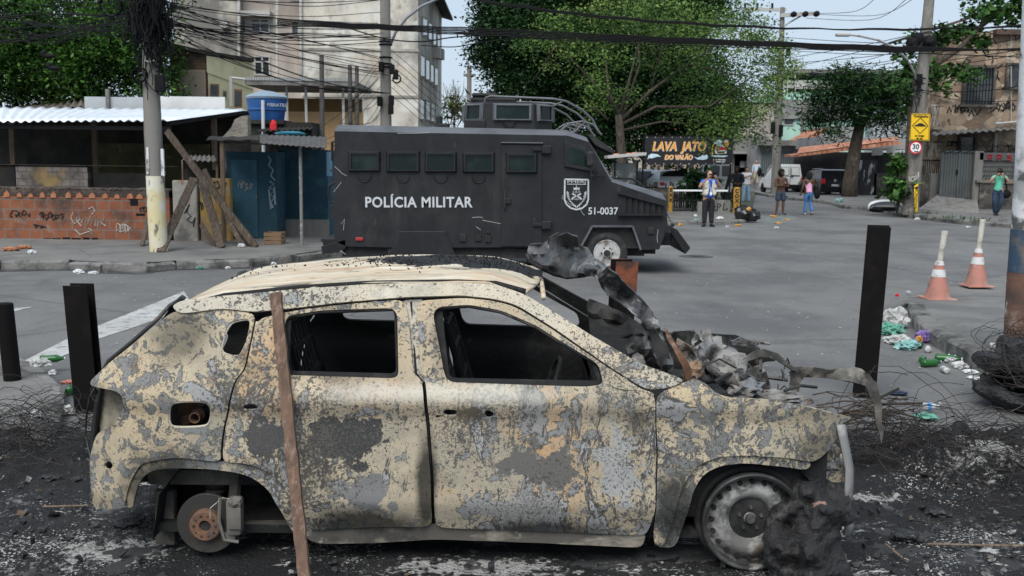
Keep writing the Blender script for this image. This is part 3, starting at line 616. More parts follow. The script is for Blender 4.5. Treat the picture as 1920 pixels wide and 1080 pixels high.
# floor, firewall, rear bulkhead, inner wings: dark sheets that close the shell
b = MB(); b.box((-1.75, CY + .1, .14), (.95, CY + CW - .1, .18)); b.box((.72, CY + .14, .16), (.76, CY + CW - .14, .80)); b.box((-1.9, CY + .2, .36), (-1.05, CY + CW - .2, .40))
b.build('floor_pan', M_soot, CAR)
b = MB(); b.box((.45, CY + .15, .70), (.80, CY + CW - .15, .84), .04); b.tube([(.5, CY + .25, .62), (.3, CY + .35, .74), (.22, CY + .38, .80)], .022, 6)
b.tube([(.20 + .05 * math.cos(a), CY + .38 + .17 * math.sin(a), .83 + .15 * math.cos(a)) for a in np.linspace(0, 6.28, 17)], .012, 5); b.build('dashboard', M_soot, CAR)
def seat(x, y, wd, name='seat_frame'):
    b = MB()
    for s in (-1, 1): b.tube([(x + .3, y + s * wd / 2, .34), (x - .2, y + s * wd / 2, .36), (x - .26, y + s * wd / 2, .55), (x - .40, y + s * wd * .46, 1.02)], .022, 6)
    for z, dx in ((.5, -.25), (.7, -.305), (.88, -.355), (1.02, -.40)): b.tube([(x + dx, y - wd * .47, z), (x + dx, y + wd * .47, z)], .014, 5)
    b.tube([(x - .40, y - .12, 1.0), (x - .44, y - .1, 1.14), (x - .44, y + .1, 1.14), (x - .40, y + .12, 1.0)], .012, 5)
    for k in range(7): b.tube([(x - .24, y - wd / 2 + wd * (k + .5) / 7, .42), (x - .30, y - wd / 2 + wd * (k + .5) / 7, .65), (x - .39, y - wd / 2 + wd * (k + .5) / 7, 1.0)], .006, 4)
    b.box((x - .25, y - wd * .45, .32), (x + .28, y + wd * .45, .37), .02)
    b.build(name, M_soot, CAR)
seat(.02, CY + .45, .46); seat(.02, CY + 1.33, .46); seat(-.9, CY + .52, .6); seat(-.9, CY + 1.26, .6)
b = MB(); b.box((-1.55, CY + .16, .35), (-1.15, CY + .3, .75), .03); b.blob((-1.0, CY + .55, .48), (.3, .3, .18), 4); b.blob((.1, CY + .9, .36), (.45, .3, .14), 9); b.build('cabin_wreckage', M_soot, CAR, True)
# wheel houses and what hangs in them
def wheelhouse(x0, x1, zt):
    b = MB(); prof = [(x0, .12), (x0 + .04, .35), ((x0 + x1) / 2 - .15, zt), ((x0 + x1) / 2 + .15, zt), (x1 - .04, .35), (x1, .12)]
    b.grid([[(x, CY + .045, z), (x, CY + .42, z)] for x, z in prof]); b.add([(x, CY + .42, z) for x, z in prof], [tuple(range(6))])
    return b.build('wheel_house', M_soot, CAR)
wheelhouse(-1.74, -1.0, .58); wheelhouse(.72, 1.6, .60)
def part_at(u, v, Y): return at(u, v, Y)
# rear hub: bare disc, hat and caliper
c = at(390, 980, CY + .07)
M_disc = mat('brake_disc', (.06, .058, .055), .55, .6, layers=[((.14, .125, .1), 5, .5, .7), ((.12, .07, .045), 3, .55, .7)], bump=(60, .2, .003))
disc = MB().lathe([(.055, -.012), (.147, -.012), (.150, -.008), (.150, .010), (.147, .014), (.055, .014)], 48, c, 'y', closed=True).build('brake_disc', M_disc, CAR, .6)
hat = MB(); hat.lathe([(.026, -.04), (.030, -.052), (.070, -.052), (.077, -.046), (.079, -.012), (.026, -.012)], 36, c, 'y', closed=True); hat.build('hub', M_rust, disc, .6)
hb = MB()
for k in range(10):
    a = 2 * math.pi * k / 10; r = .053; hb.lathe([(.0066 if k % 2 else .0048, -.054), (.0066 if k % 2 else .0048, -.0525)], 10, c + Vector((r * math.cos(a), 0, r * math.sin(a))), 'y')
hb.lathe([(.026, -.042), (.026, -.03)], 20, c, 'y'); hb.build('bolt_holes', M_soot, disc)
cal = MB(); q = at(437, 965, CY + .04)
cal.box(q + Vector((-.03, -.03, -.10)), q + Vector((.045, .05, .085)), .018); cal.box(q + Vector((-.015, -.045, -.06)), q + Vector((.05, -.03, .05)), .01); cal.box(q + Vector((-.05, -.01, -.13)), q + Vector((.01, .02, -.09)), .008)
cal.tube([q + Vector((-.055, -.02, .09)), q + Vector((-.06, -.03, -.02)), q + Vector((-.04, -.02, -.12)), q + Vector((.03, -.02, -.13))], .009, 6); cal.blob(q + Vector((.02, -.02, .07)), (.035, .03, .03), 3); cal.build('brake_caliper', mat('caliper', (.14, .13, .115), .8, .1, layers=[((.1, .09, .08), 8, .5, .65)], bump=(30, .5, .005)), CAR, .7)
MB().tube([c + Vector((.03, -.06, .045)), c + Vector((.035, -.07, .10)), c + Vector((.09, -.05, .145)), c + Vector((.13, -.03, .13))], .0022, 4).build('brake_wire', M_rail, CAR)
b = MB(); b.tube([c + Vector((0, .02, 0)), c + Vector((0, .5, .02))], .045, 10); b.bar(c + Vector((.1, .06, -.04)), c + Vector((.75, .05, -.03)), .05, .04); b.box(c + Vector((-.32, .08, .16)), c + Vector((.12, .14, .24)), .012); b.box(c + Vector((-.30, .1, -.16)), c + Vector((-.2, .16, .12)), .01); b.tube([c + Vector((.09, .1, -.02)), c + Vector((.12, .12, .3))], .03, 8)
for k in range(7): b.lathe([(.05, k * .03), (.058, k * .03 + .012), (.05, k * .03 + .024)], 12, c + Vector((-.02, .22, .08)))
b.build('rear_suspension', mat('scaled_metal', (.07, .064, .056), .85, .2, layers=[((.16, .14, .11), 7, .5, .68)], bump=(25, .7, .008)), CAR, .7)
b = MB(); f = car_pt(372, 778, .09); b.lathe([(.022, -.06), (.026, -.06), (.026, .03), (.022, .03)], 20, f, 'y', closed=True); b.lathe([(.03, -.02), (.034, -.015), (.03, -.01)], 16, f, 'y', closed=True); b.bar(f + Vector((-.02, .02, -.01)), f + Vector((-.10, .06, -.05)), .04, .02); b.box(f + Vector((-.14, .12, -.09)), f + Vector((.08, .13, .09))); b.build('fuel_neck', M_rust, CAR, .7)
# front wheel: steel rim with round holes and what is left of the tyre
c = at(1407, 973, CY + .06)
M_steel = mat('burnt_steel', (.13, .127, .12), .75, .2, layers=[((.34, .335, .32), 4, .47, .58, {'det': 10, 'ro': .7}), ((.035, .034, .033), 5, .49, .60, {'det': 10, 'ro': .68}), ((.11, .085, .065), 5, .6, .7), ((.5, .48, .45), 9, .66, .72, {'det': 9, 'amt': .7})], bump=(40, .3, .004))
wh = MB(); wh.lathe([(.235, -.055), (.243, -.05), (.245, -.035), (.232, -.028), (.226, .0), (.222, .10), (.235, .13), (.245, .14), (.232, .145), (.215, .10), (.218, .0), (.224, -.03), (.222, -.05)], 64, c, 'y', closed=True)
wheel = wh.build('wheel', mat('sooty_steel', (.03, .03, .03), .6, .3, layers=[((.10, .098, .092), 5, .5, .66, {'det': 9}), ((.25, .24, .22), 8, .64, .72)]), CAR, .6)
dm = MB(); prof = [(.222, .0), (.213, .02), (.205, .012), (.175, -.012), (.155, -.022), (.135, -.018), (.115, -.004), (.104, .018), (.10, .022), (.03, .024), (.028, .01), (.02, .0), (.001, -.002)]
V = []; F_ = []; nseg = 80
for r, h in prof:
    for j in range(nseg): a = 2 * math.pi * j / nseg; V.append(c + Vector((r * math.cos(a), h, r * math.sin(a))))
for i in range(len(prof) - 1):
    for j in range(nseg): F_.append((i * nseg + j, i * nseg + (j + 1) % nseg, (i + 1) * nseg + (j + 1) % nseg, (i + 1) * nseg + j))
dm.add(V, F_); dm.build('wheel_disc', M_steel, wheel, True)
hb = MB()
for k in range(20):
    a = 2 * math.pi * k / 20; ax = c + Vector((.19 * math.cos(a), -.002, .19 * math.sin(a))); hb.lathe([(.0125, -.008), (.0125, .008)], 12, ax, 'y')
hb.lathe([(.101, .0155), (.101, .03)], 30, c, 'y'); hb.build('rim_holes', M_soot, wheel)
hb = MB(); hb.lathe([(.001, -.012), (.02, -.012), (.026, .0), (.026, .02)], 14, c, 'y')
for k in range(5):
    a = 2 * math.pi * k / 5 + .3; hb.lathe([(.001, .0), (.009, .0), (.011, .016)], 6, c + Vector((.056 * math.cos(a), 0, .056 * math.sin(a))), 'y')
hb.build('hub', M_soot2, wheel)
b = MB(); b.lathe([(.236, .13), (.262, .12), (.268, .06), (.262, .02), (.236, .02)], 48, c, 'y', closed=True); b.build('tyre', M_soot, wheel, True)
# front end: bent upright, bumper bracket, radiator frame
b = MB(); b.grid([[car_pt(u + d, v, e) for d, e in ((0, -.03), (9, -.035), (14, .0))] for u, v in ((1568, 796), (1572, 820), (1578, 850), (1584, 880), (1583, 915), (1580, 955), (1584, 985), (1580, 1003))]); b.build('front_upright', mat('bare_grey', (.27, .265, .255), .8, layers=[((.13, .12, .11), 4, .48, .64, {'det': 10}), ((.42, .41, .39), 7, .57, .7)]), CAR, True, solid=.01)
b = MB(); b.box(car_pt(1530, 905, .1), car_pt(1578, 850, .16), .005); b.box(car_pt(1545, 880, .06), car_pt(1566, 832, .1), .005); b.build('bumper_bracket', M_body2, CAR)
# engine bay: block, ash-crusted parts, far wing, torn sheets
def P(u, v, d): return at(u, v, CY + d)
b = MB(); b.box((.85, CY + .3, .3), (1.45, CY + 1.4, .72), .03); b.box((.78, CY + .1, .25), (1.55, CY + .16, .78)); b.box((1.5, CY + .2, .3), (1.56, CY + 1.5, .55)); b.build('engine', M_soot, CAR)
b = MB(); b.blob(P(1365, 690, .42), (.10, .13, .10), 1, .35, 2.2); b.blob(P(1335, 668, .5), (.07, .1, .10), 2, .5, 2.5); b.blob(P(1395, 728, .35), (.09, .1, .05), 3, .5, 2.5); b.blob(P(1300, 700, .3), (.05, .06, .06), 5, .5, 3); b.blob(P(1320, 640, .8), (.06, .1, .06), 6, .6, 2.5); b.blob(P(1465, 745, .3), (.10, .1, .03), 7, .6, 3)
b.build('ash_crusted_engine_cover', M_ashy, CAR, .9)
def crumple(name, outline, d0, m, amp=.03, fr=5, thick=.006, res=.03, seed=0, parent=CAR, ch=1):
    """torn sheet: outline in the photograph, d(u, v) behind the car's flank plane"""
    fn = d0 if callable(d0) else (lambda u, v: d0)
    rj = random.Random(seed + 70); o2 = [(u + rj.gauss(0, 1.8), v + rj.gauss(0, 1.8)) for u, v in chaikin(outline, ch)]; k = 384.0; V, T = fill2d([(u / k, v / k) for u, v in o2], (), res)
    P3 = []
    for u, v in V:
        n = mnoise.fractal(Vector((u * fr, v * fr, seed)), 1, 2, 4); n2 = mnoise.noise(Vector((u * fr * 2.2, v * fr * 2.2, seed + 9)))
        P3.append(at(u * k, v * k, CY + fn(u * k, v * k) + amp * n + amp * .5 * abs(n2)))
    return sheet(name, V, T, P3, m, parent, thick, .8)
crumple('bonnet', [(988, 474), (994, 458), (1018, 455), (1038, 444), (1058, 438), (1078, 440), (1092, 462), (1120, 490), (1152, 508), (1178, 535), (1205, 562), (1232, 588), (1248, 640), (1264, 690), (1250, 693), (1232, 682), (1224, 650), (1214, 622), (1196, 596), (1160, 566), (1132, 548), (1120, 520), (1092, 518), (1050, 520), (1020, 500), (1000, 494)],
        lambda u, v: .35 + .45 * max(0, (1180 - u) / 190) - .12 * max(0, (u - 1180) / 80) + .10 * math.sin(u / 26) + .06 * math.sin(v / 14), mat('bonnet_metal', (.085, .085, .088), .42, .3, layers=[((.022, .022, .023), 3, .47, .62, {'det': 9}), ((.27, .265, .26), 4, .52, .62, {'det': 11, 'ro': .7, 'dist': 1, 'st': (1, 1, .3), 'rot': (0, .8, 0)}), ((.62, .60, .56), 4.5, .625, .65, {'det': 11, 'ro': .68, 'dist': 1.5, 'st': (1, 1, .3), 'rot': (0, .8, 0)}), ((.2, .16, .12), 3, .6, .7)], bump=(20, .6, .01), spec=.6), .14, 7, .006, .018, seed=3)
MB().tube([P(988 + i, v, .82) for i, v in ((0, 476), (4, 490), (22, 500), (50, 514), (75, 520), (105, 517), (130, 510))], .012, 6).build('bonnet_edge', M_soot2, CAR, True)
MB().tube([P(u, v, .75) for u, v in ((1028, 458), (1030, 446), (1046, 437), (1056, 441), (1044, 452))], .005, 5).build('bonnet_latch', M_soot2, CAR)
crumple('bonnet_hinge', [(1210, 612), (1226, 612), (1246, 640), (1262, 690), (1240, 694), (1228, 676), (1222, 640)], .12, M_soot, .03, 4, .02, .03, seed=5)
crumple('bent_strut', [(1244, 612), (1252, 618), (1272, 650), (1296, 690), (1300, 712), (1288, 716), (1280, 690), (1262, 655), (1250, 640)], .25, M_rust, .02, 6, .012, .03, seed=6)
crumple('torn_sheet', [(1264, 634), (1290, 640), (1312, 676), (1330, 712), (1305, 712), (1290, 690), (1278, 664)], .34, M_ashy, .05, 7, .006, .025, seed=7)
crumple('far_wing', [(1252, 622), (1300, 620), (1372, 628), (1410, 636), (1450, 646), (1415, 645), (1428, 660), (1425, 690), (1380, 690), (1300, 672), (1270, 648)], 1.45, M_soot2, .06, 5, .012, .03, seed=8)
crumple('torn_sheet', [(1300, 648), (1330, 640), (1345, 648), (1338, 672), (1322, 690), (1300, 672)], .7, M_ashy, .06, 6, .006, .03, seed=9)
crumple('torn_sheet', [(1368, 636), (1398, 634), (1420, 640), (1412, 652), (1372, 646)], 1.3, M_ashy, .03, 6, .006, .03, seed=10)
crumple('battery_tray', [(1376, 706), (1420, 684), (1436, 690), (1446, 735), (1418, 748), (1392, 742)], .75, M_ashy, .02, 5, .02, .03, seed=11)
M_bent = mat('bent_metal', (.10, .094, .083), .7, .2, layers=[((.03, .029, .027), 4, .46, .6, {'det': 10}), ((.22, .20, .17), 6, .55, .66, {'det': 10}), ((.17, .10, .06), 5, .6, .7)], bump=(26, .6, .008))
crumple('radiator_rail', [(1384, 672), (1425, 656), (1450, 660), (1470, 672), (1494, 694), (1482, 694), (1462, 678), (1440, 668), (1420, 670), (1386, 682)], .6, M_bent, .025, 4, .016, .018, seed=12)
crumple('radiator_rail', [(1486, 690), (1510, 684), (1560, 692), (1596, 690), (1624, 696), (1636, 712), (1652, 740), (1654, 800), (1650, 842), (1640, 770), (1628, 728), (1606, 720), (1548, 708), (1512, 704), (1500, 712), (1498, 735), (1480, 730), (1480, 702)], .62, M_bent, .05, 6, .010, .018, seed=13)
crumple('torn_sheet', [(1466, 742), (1490, 735), (1520, 742), (1530, 758), (1500, 756), (1470, 750)], .3, M_ashy, .03, 6, .006, .025, seed=14)
crumple('scuttle', [(1096, 556), (1128, 572), (1170, 590), (1206, 612), (1240, 655), (1266, 706), (1215, 700), (1150, 672), (1112, 640)], lambda u, v: 1.45 - (v - 560) / 260, M_soot, .16, 6, .01, .025, seed=21)
crumple('scuttle', [(1168, 650), (1196, 624), (1226, 640), (1250, 690), (1262, 712), (1220, 706)], .55, M_soot2, .08, 8, .01, .02, seed=22)
crumple('scuttle', [(1180, 668), (1202, 660), (1214, 690), (1190, 694)], .45, M_ashy, .04, 8, .01, .02, seed=23)
b = MB(); b.box((.45, CY + .9, .6), (.8, CY + 1.6, .90), .04); b.tube([P(1150, 640, 1.2), P(1190, 625, 1.1), P(1206, 650, 1.0)], .02, 6); b.build('blower_housing', M_soot, CAR, .8)
b = MB(); rnd = random.Random(2)
for i in range(26):
    p = P(rnd.uniform(1270, 1480), rnd.uniform(690, 735), rnd.uniform(.2, 1.2)); q = p + Vector((rnd.gauss(0, .12), rnd.gauss(0, .12), rnd.gauss(0, .05))); m = (p + q) / 2 + Vector((0, 0, rnd.uniform(0, .06))); b.tube([p, m, q], rnd.uniform(.003, .012), 5)
b.build('engine_wiring', M_soot2, CAR)
# ================================================================ the armoured police truck
TY = 17.4; TW = 2.4
def T(u, v, d=0.0): p = at(u, v, TY); return Vector((p.x, TY + d, p.z))
base = T(940, 500)
TRUCK = thing('armoured_truck', 'black armoured police truck with slit windows, roof turret and white POLÍCIA MILITAR lettering', 'armoured truck', (base.x, TY + TW / 2, 0))
M_tr = mat('truck_paint', (.016, .017, .019), .5, layers=[((.025, .026, .0285), 1.2, .45, .7), ((.012, .0125, .014), 3, .5, .7), ((.09, .088, .085), 9, .66, .74, {'det': 9, 'st': (1, 1, .3), 'amt': .5}), ((.06, .055, .048), .8, .6, .8, {'amt': .4}), ((.075, .07, .062), 2.2, .56, .74, {'det': 11, 'ro': .72, 'st': (1, 1, .25), 'amt': .35})], bump=(7, .08, .01), spec=.25)
M_tr2 = mat('truck_edge_grey', (.10, .106, .118), .5, layers=[((.05, .052, .058), 2, .45, .7), ((.5, .49, .46), 4, .70, .73, {'det': 9, 'st': (.25, 1, 1)})], spec=.5)  # grey-blue, paler than the sides, for chamfer, roof and trim
M_trk = mat('truck_black', (.012, .012, .013), .7, layers=[((.04, .037, .034), 5, .5, .75)])
M_glass = mat('armoured_glass', (.006, .013, .012), .1, spec=.25, layers=[((.014, .026, .024), 1.6, .48, .6)])
M_white = mat('stencil_white', (.50, .52, .54), .7, layers=[((.25, .26, .27), 14, .58, .7)])
M_tyre = mat('tyre_rubber', (.022, .022, .023), .85, layers=[((.05, .047, .044), 9, .5, .7)])
M_rimw = mat('wheel_white', (.42, .42, .41), .6, layers=[((.14, .12, .10), 6, .5, .66), ((.2, .1, .06), 9, .62, .72)])
Spx = [(627, 452), (627, 246), (1063, 254), (1104, 266), (1147, 341), (1249, 376), (1252, 424), (1236, 468), (1201, 468), (1186, 424), (1110, 424), (1088, 464), (936, 464), (735, 464), (650, 462)]
topi = [1, 2, 3, 4, 5]
Rpx = {1: (630, 233), 2: (1062, 243), 3: (1101, 257), 4: (1150, 335), 5: (1245, 363)}
S = [T(*p) for p in Spx]; hull = MB()
hull.add(S, [tuple(range(len(S)))]); S2 = [p + Vector((0, TW, 0)) for p in S]; hull.add(S2, [tuple(range(len(S)))])
for i in range(len(S)):
    j = (i + 1) % len(S)
    if i in (1, 2, 3, 4): continue
    hull.add([S[i], S[j], S2[j], S2[i]], [(0, 1, 2, 3)])
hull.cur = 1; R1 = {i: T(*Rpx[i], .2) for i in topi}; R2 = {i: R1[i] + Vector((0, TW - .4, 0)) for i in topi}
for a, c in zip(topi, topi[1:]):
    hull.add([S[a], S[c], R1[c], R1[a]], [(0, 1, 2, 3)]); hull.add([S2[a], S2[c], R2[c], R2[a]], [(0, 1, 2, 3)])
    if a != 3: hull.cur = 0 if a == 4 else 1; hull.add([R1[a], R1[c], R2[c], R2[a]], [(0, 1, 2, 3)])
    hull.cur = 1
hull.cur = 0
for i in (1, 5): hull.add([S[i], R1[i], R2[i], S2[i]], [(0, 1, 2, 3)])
hull.build('body', [M_tr, M_tr2], TRUCK, bevel=.012)
b = MB(); b.add([R1[3], R1[4], R2[4], R2[3]], [(0, 1, 2, 3)]); b.build('windscreen', M_glass, TRUCK)
# chassis, arches
b = MB(); b.box(T(640, 463, .1), T(1090, 487, .3)); b.box(T(640, 463, 2.1), T(1090, 487, 2.3)); b.box(T(640, 450, .4), T(1235, 480, 2.0)); b.prism([T(1090, 466, .06), T(1112, 426, .06), T(1184, 426, .06), T(1198, 466, .06)], (0, 2.28, 0)); b.box(T(1180, 462, .3), T(1212, 483, .6)); b.build('chassis', M_trk, TRUCK)
b = MB(); b.prism([T(748, 433, -.05), T(835, 433, -.05), T(856, 482, -.05), T(727, 484, -.05)], (0, .05, 0)); b.build('armour_skirt', M_tr, TRUCK, bevel=.01)
b = MB()
for p, q in (((1088, 464), (1110, 424)), ((1110, 424), (1186, 424)), ((1186, 424), (1201, 468))): b.bar(T(*p, -.02), T(*q, -.02), .035, .06)
b.each('arch_trim', M_tr2, TRUCK)
def wheel(u, v, r, rr, d=0.02):
    c = T(u, v, d); c.z = r + .01
    ty = MB(); ty.lathe([(rr, .0), (rr + .02, -.015), (r - .04, -.02), (r - .012, .0), (r, .04), (r, .17), (r - .012, .21), (r - .04, .23), (rr, .22)], 48, c, 'y', closed=True)
    o = ty.build('wheel', M_tyre, TRUCK, .7)
    rm = MB(); rm.lathe([(rr, -.005), (rr - .015, -.012), (rr - .03, .0), (rr - .045, .05), (rr - .09, .06), (.12, .03), (.11, .0), (.085, -.01), (.08, -.04), (.03, -.05), (.001, -.05)], 40, c, 'y'); rm.build('rim', M_rimw, o, .7)
    h = MB(); h.lathe([(.001, -.075), (.055, -.075), (.06, -.05), (.06, .0)], 20, c, 'y')
    for k in range(6): a = k * math.pi / 3; h.lathe([(.014, -.03), (.016, .02)], 6, c + Vector((.098 * math.cos(a), .0, .098 * math.sin(a))), 'y')
    for k in range(8): a = (k + .5) * math.pi / 4; h.lathe([(.018, .052), (.018, .062)], 8, c + Vector((.152 * math.cos(a), .0, .152 * math.sin(a))), 'y')
    h.build('hub', M_trk, o)
wheel(1138, 479, .37, .235); wheel(1138, 479, .37, .235, TW - .25); wheel(765, 479, .37, .235, .05); wheel(765, 479, .37, .235, TW - .28)
# slit windows: bevelled frame and thick green glass, bolts, gun port below
def slit(x0, x1, y0, y1, port=True, parent=TRUCK, d=0.0, f=None, yaw=0):
    f = f or T
    a = [f(x0, y0, d - .0), f(x1, y0, d), f(x1, y1, d), f(x0, y1, d)]
    e = 3.2; o = [f(x0 + e, y0 + e * .8, d - .06), f(x1 - e, y0 + e * .8, d - .06), f(x1 - e, y1 - e * .8, d - .06), f(x0 + e, y1 - e * .8, d - .06)]
    e = 6.0; g = [f(x0 + e, y0 + e * .9, d - .06), f(x1 - e, y0 + e * .9, d - .06), f(x1 - e, y1 - e * .7, d - .06), f(x0 + e, y1 - e * .7, d - .06)]
    h = [p + Vector((0, .04, 0)) for p in g]
    fr = MB(); V = a + o + g + h
    for k in range(3): fr.add(V, [(k * 4 + i, k * 4 + (i + 1) % 4, k * 4 + (i + 1) % 4 + 4, k * 4 + i + 4) for i in range(4)])
    fb = fr.build('window', M_tr, parent)
    MB().add(h, [(0, 1, 2, 3)]).build('pane', M_glass, fb)
    bo = MB()
    for t in (.15, .5, .85): bo.lathe([(.001, -.012), (.012, -.01), (.014, .0)], 8, (o[0].lerp(o[1], t) + g[0].lerp(g[1], t)) / 2, 'y'); bo.lathe([(.001, -.012), (.012, -.01), (.014, .0)], 8, (o[3].lerp(o[2], t) + g[3].lerp(g[2], t)) / 2, 'y')
    bo.build('bolts', M_trk, fb)
    if port:
        c = f((x0 + x1) / 2, y1 + 6, d); r = MB(); r.tube([c + Vector((.118 * math.cos(t), -.012, .118 * math.sin(t))) for t in np.linspace(math.pi * 1.03, math.pi * 1.97, 14)], .009, 5); r.lathe([(.001, -.006), (.1, -.006), (.105, .0)], 24, c, 'y'); r.build('gun_port', M_tr, parent)
for x0, x1, y0, y1 in ((653, 714, 283, 322), (724, 788, 283, 323), (796, 857, 284, 323.5), (867, 928, 285, 324)): slit(x0, x1, y0, y1)
# side door
b = MB(); b.prism([T(940, 272, -.022), T(1016, 273, -.022), T(1016, 462, -.022), T(940, 462, -.022)], (0, .03, 0)); door = b.build('door', M_tr, TRUCK, bevel=.008)
slit(948, 1008, 286, 325, False, door, -.022)
b = MB(); b.box(T(945, 358, -.07), T(948, 391, -.04)); b.box(T(946, 371, -.06), T(958, 382, -.02), .01); b.build('handle', M_trk, door)
b = MB()
for y in (276, 417): b.box(T(999, y + 1, -.06), T(1020, y + 7, -.03), .005); b.box(T(1016, y - 3, -.08), T(1033, y + 12, .0), .01)
b.each('hinge', M_tr, door)
b = MB(); b.box(T(939, 266, -.06), T(1018, 269, .0)); b.build('drip_rail', M_tr2, TRUCK)
b = MB(); b.bar(T(939, 270, -.004), T(939, 463, -.004), .012, .012); b.bar(T(1018, 270, -.004), T(1018, 463, -.004), .012, .012); b.each('door_gap', M_trk, TRUCK)
# driver's window and mirror
def quad(name, pts, d, m, th=.05, parent=TRUCK): return MB().prism([T(u, v, d) for u, v in pts], (0, th, 0)).build(name, m, parent, bevel=.006)
wf = quad('window', [(1058, 267), (1098, 276), (1118, 316), (1112, 322), (1058, 312)], -.05, M_tr)
quad('pane', [(1067, 276), (1093, 282), (1108, 312), (1104, 314), (1067, 306)], -.055, M_glass, .01, wf)
b = MB(); b.box(T(1098, 284, -.35), T(1111, 312, -.28), .03); b.tube([T(1104, 312, -.3), T(1107, 330, -.28), T(1112, 329, -.02)], .012, 6); b.tube([T(1107, 330, -.28), T(1134, 329, -.02)], .012, 6); b.tube([T(1107, 330, -.28), T(1118, 318, -.02)], .01, 6); b.build('mirror', M_trk, TRUCK)
b = MB(); b.prism([T(1103, 252, .25), T(1112, 252, .25), T(1157, 284, .25), T(1154, 289, .25), T(1118, 272, .25)], (0, TW - .5, 0)); b.build('windscreen_flap', M_trk, TRUCK, bevel=.01)
b = MB(); b.tube([T(1151, 334, .3), T(1190, 336, .4), T(1202, 343, .4), T(1214, 353, .4)], .02, 6); b.build('wiper_guard', M_trk, TRUCK)
# bonnet louvres
lv = quad('louvre', [(1160, 363), (1241, 384), (1240, 402), (1160, 401)], -.012, M_trk, .02)
b = MB()
for k in range(7):
    x = 1164 + k * 11; yt = 363 + (x - 1160) * .26 + 2; b.prism([T(x, yt, -.02), T(x + 8.5, yt + 2, -.06), T(x + 8.5, 400, -.06), T(x, 400, -.02)], (0, .012, 0))
b.bar(T(1158, 402, -.05), T(1242, 402, -.05), .03, .1); b.bar(T(1158, 361, -.05), T(1244, 384, -.05), .03, .1); b.build('fins', M_tr, lv)
# rear step, front bumper, ram plate
b = MB(); b.box(T(603, 447, .1), T(634, 462, TW - .1), .02); b.prism([T(602, 462, .0), T(648, 449, .0), T(648, 466, .0), T(634, 473, .0), T(604, 476, .0)], (0, TW, 0)); b.tube([T(600, 450, .3), T(596, 452, .3), T(600, 456, .3)], .02, 6); b.build('rear_step', M_tr, TRUCK, bevel=.01)
b = MB(); b.tube([T(625, 265, .2), T(619, 266, .2), T(619, 300, .2), T(625, 302, .2)], .025, 6); b.tube([T(625, 342, .2), T(614, 348, .2), T(612, 365, .2), T(616, 378, .2), T(625, 382, .2)], .022, 6); b.box(T(618, 385, .15), T(627, 410, .4)); b.box(T(616, 318, .15), T(627, 322, .5)); b.each('rear_handle', M_trk, TRUCK)
b = MB(); b.box(T(1238, 435, .2), T(1262, 462, TW - .2), .02); b.prism([T(1261, 440, .1), T(1271, 430, .1), T(1297, 466, .1), T(1287, 478, .1)], (0, TW - .2, 0)); b.build('front_ram', M_tr, TRUCK, bevel=.02)
b = MB(); b.tube([T(1251, 400, .05), T(1262, 425, .0), T(1256, 432, .0), T(1248, 412, .03), T(1258, 428, -.02)], .008, 5); b.bar(T(1248, 435, -.02), T(1263, 420, -.02), .05, .05); b.build('tow_cable', M_trk, TRUCK)
b = MB(); b.box(T(667, 445, -.03), T(681, 451, .0), .006); b.build('reflector', mat('red_lens', (.35, .03, .03), .3), TRUCK)
b = MB()
for x0, x1, y0, y1 in ((861, 874, 438, 453), (892, 903, 440, 452), (909, 921, 441, 454), (912, 919, 434, 438), (1214, 1227, 426, 439)): b.box(T(x0, y0, -.03), T(x1, y1, .0), .006)
b.each('fixture', M_trk, TRUCK)
# roof gear and turret
b = MB(); b.box(T(815, 229, .5), T(838, 238, .8), .02); b.tube([T(646, 236, .5), T(646, 229, .5), T(651, 229, .5), T(651, 236, .5)], .02, 6); b.lathe([(.06, 0), (.06, .15)], 10, T(819, 232, .6)); b.each('roof_fitting', M_trk, TRUCK)
tc_ = T(952, 240); tcy = TY + TW / 2 - .1; zb = tc_.z - .06; zt = T(952, 191).z + .03
def octo(k, f=1.0): return Vector((tc_.x + [-.43, .47, .80, .80, .47, -.43, -.80, -.80][k] * f, tcy + [-.78, -.78, -.42, .42, .78, .78, .42, -.42][k] * f, 0))
b = MB(); V = [octo(k) + Vector((0, 0, zb)) for k in range(8)] + [octo(k, .96) + Vector((0, 0, zt - .05)) for k in range(8)] + [octo(k, .84) + Vector((0, 0, zt)) for k in range(8)]
b.add(V, [tuple(range(7, -1, -1)), tuple(range(16, 24))] + [(r * 8 + i, r * 8 + (i + 1) % 8, (r + 1) * 8 + (i + 1) % 8, (r + 1) * 8 + i) for r in (0, 1) for i in range(8)]); tur = b.build('turret', [M_tr], TRUCK)
def face_slit(k, t0, t1, z0, z1):
    A, B = octo(k), octo((k + 1) % 8); n = (B - A).cross(Vector((0, 0, 1))).normalized()
    if n.dot((A + B) / 2 - Vector((tc_.x, tcy, 0))) < 0: n = -n
    def q(t, z, o): p = A.lerp(B, t); return Vector((p.x, p.y, z)) * 1.0 + n * (o - .03 * (z - zb) / (zt - zb))
    fr = MB(); dt = .07; dz = .035; V = []
    for s, o in ((0, .0), (.5, .06), (1, .06), (1, .03)): V += [q(t0 + dt * s, z1 - dz * s, o), q(t1 - dt * s, z1 - dz * s, o), q(t1 - dt * s, z0 + dz * s, o), q(t0 + dt * s, z0 + dz * s, o)]
    for r in range(3): fr.add(V, [(r * 4 + i, r * 4 + (i + 1) % 4, r * 4 + (i + 1) % 4 + 4, r * 4 + i + 4) for i in range(4)])
    f = fr.build('window', M_tr2, tur); MB().add(V[12:], [(0, 1, 2, 3)]).build('pane', M_glass, f)
H = zt - zb
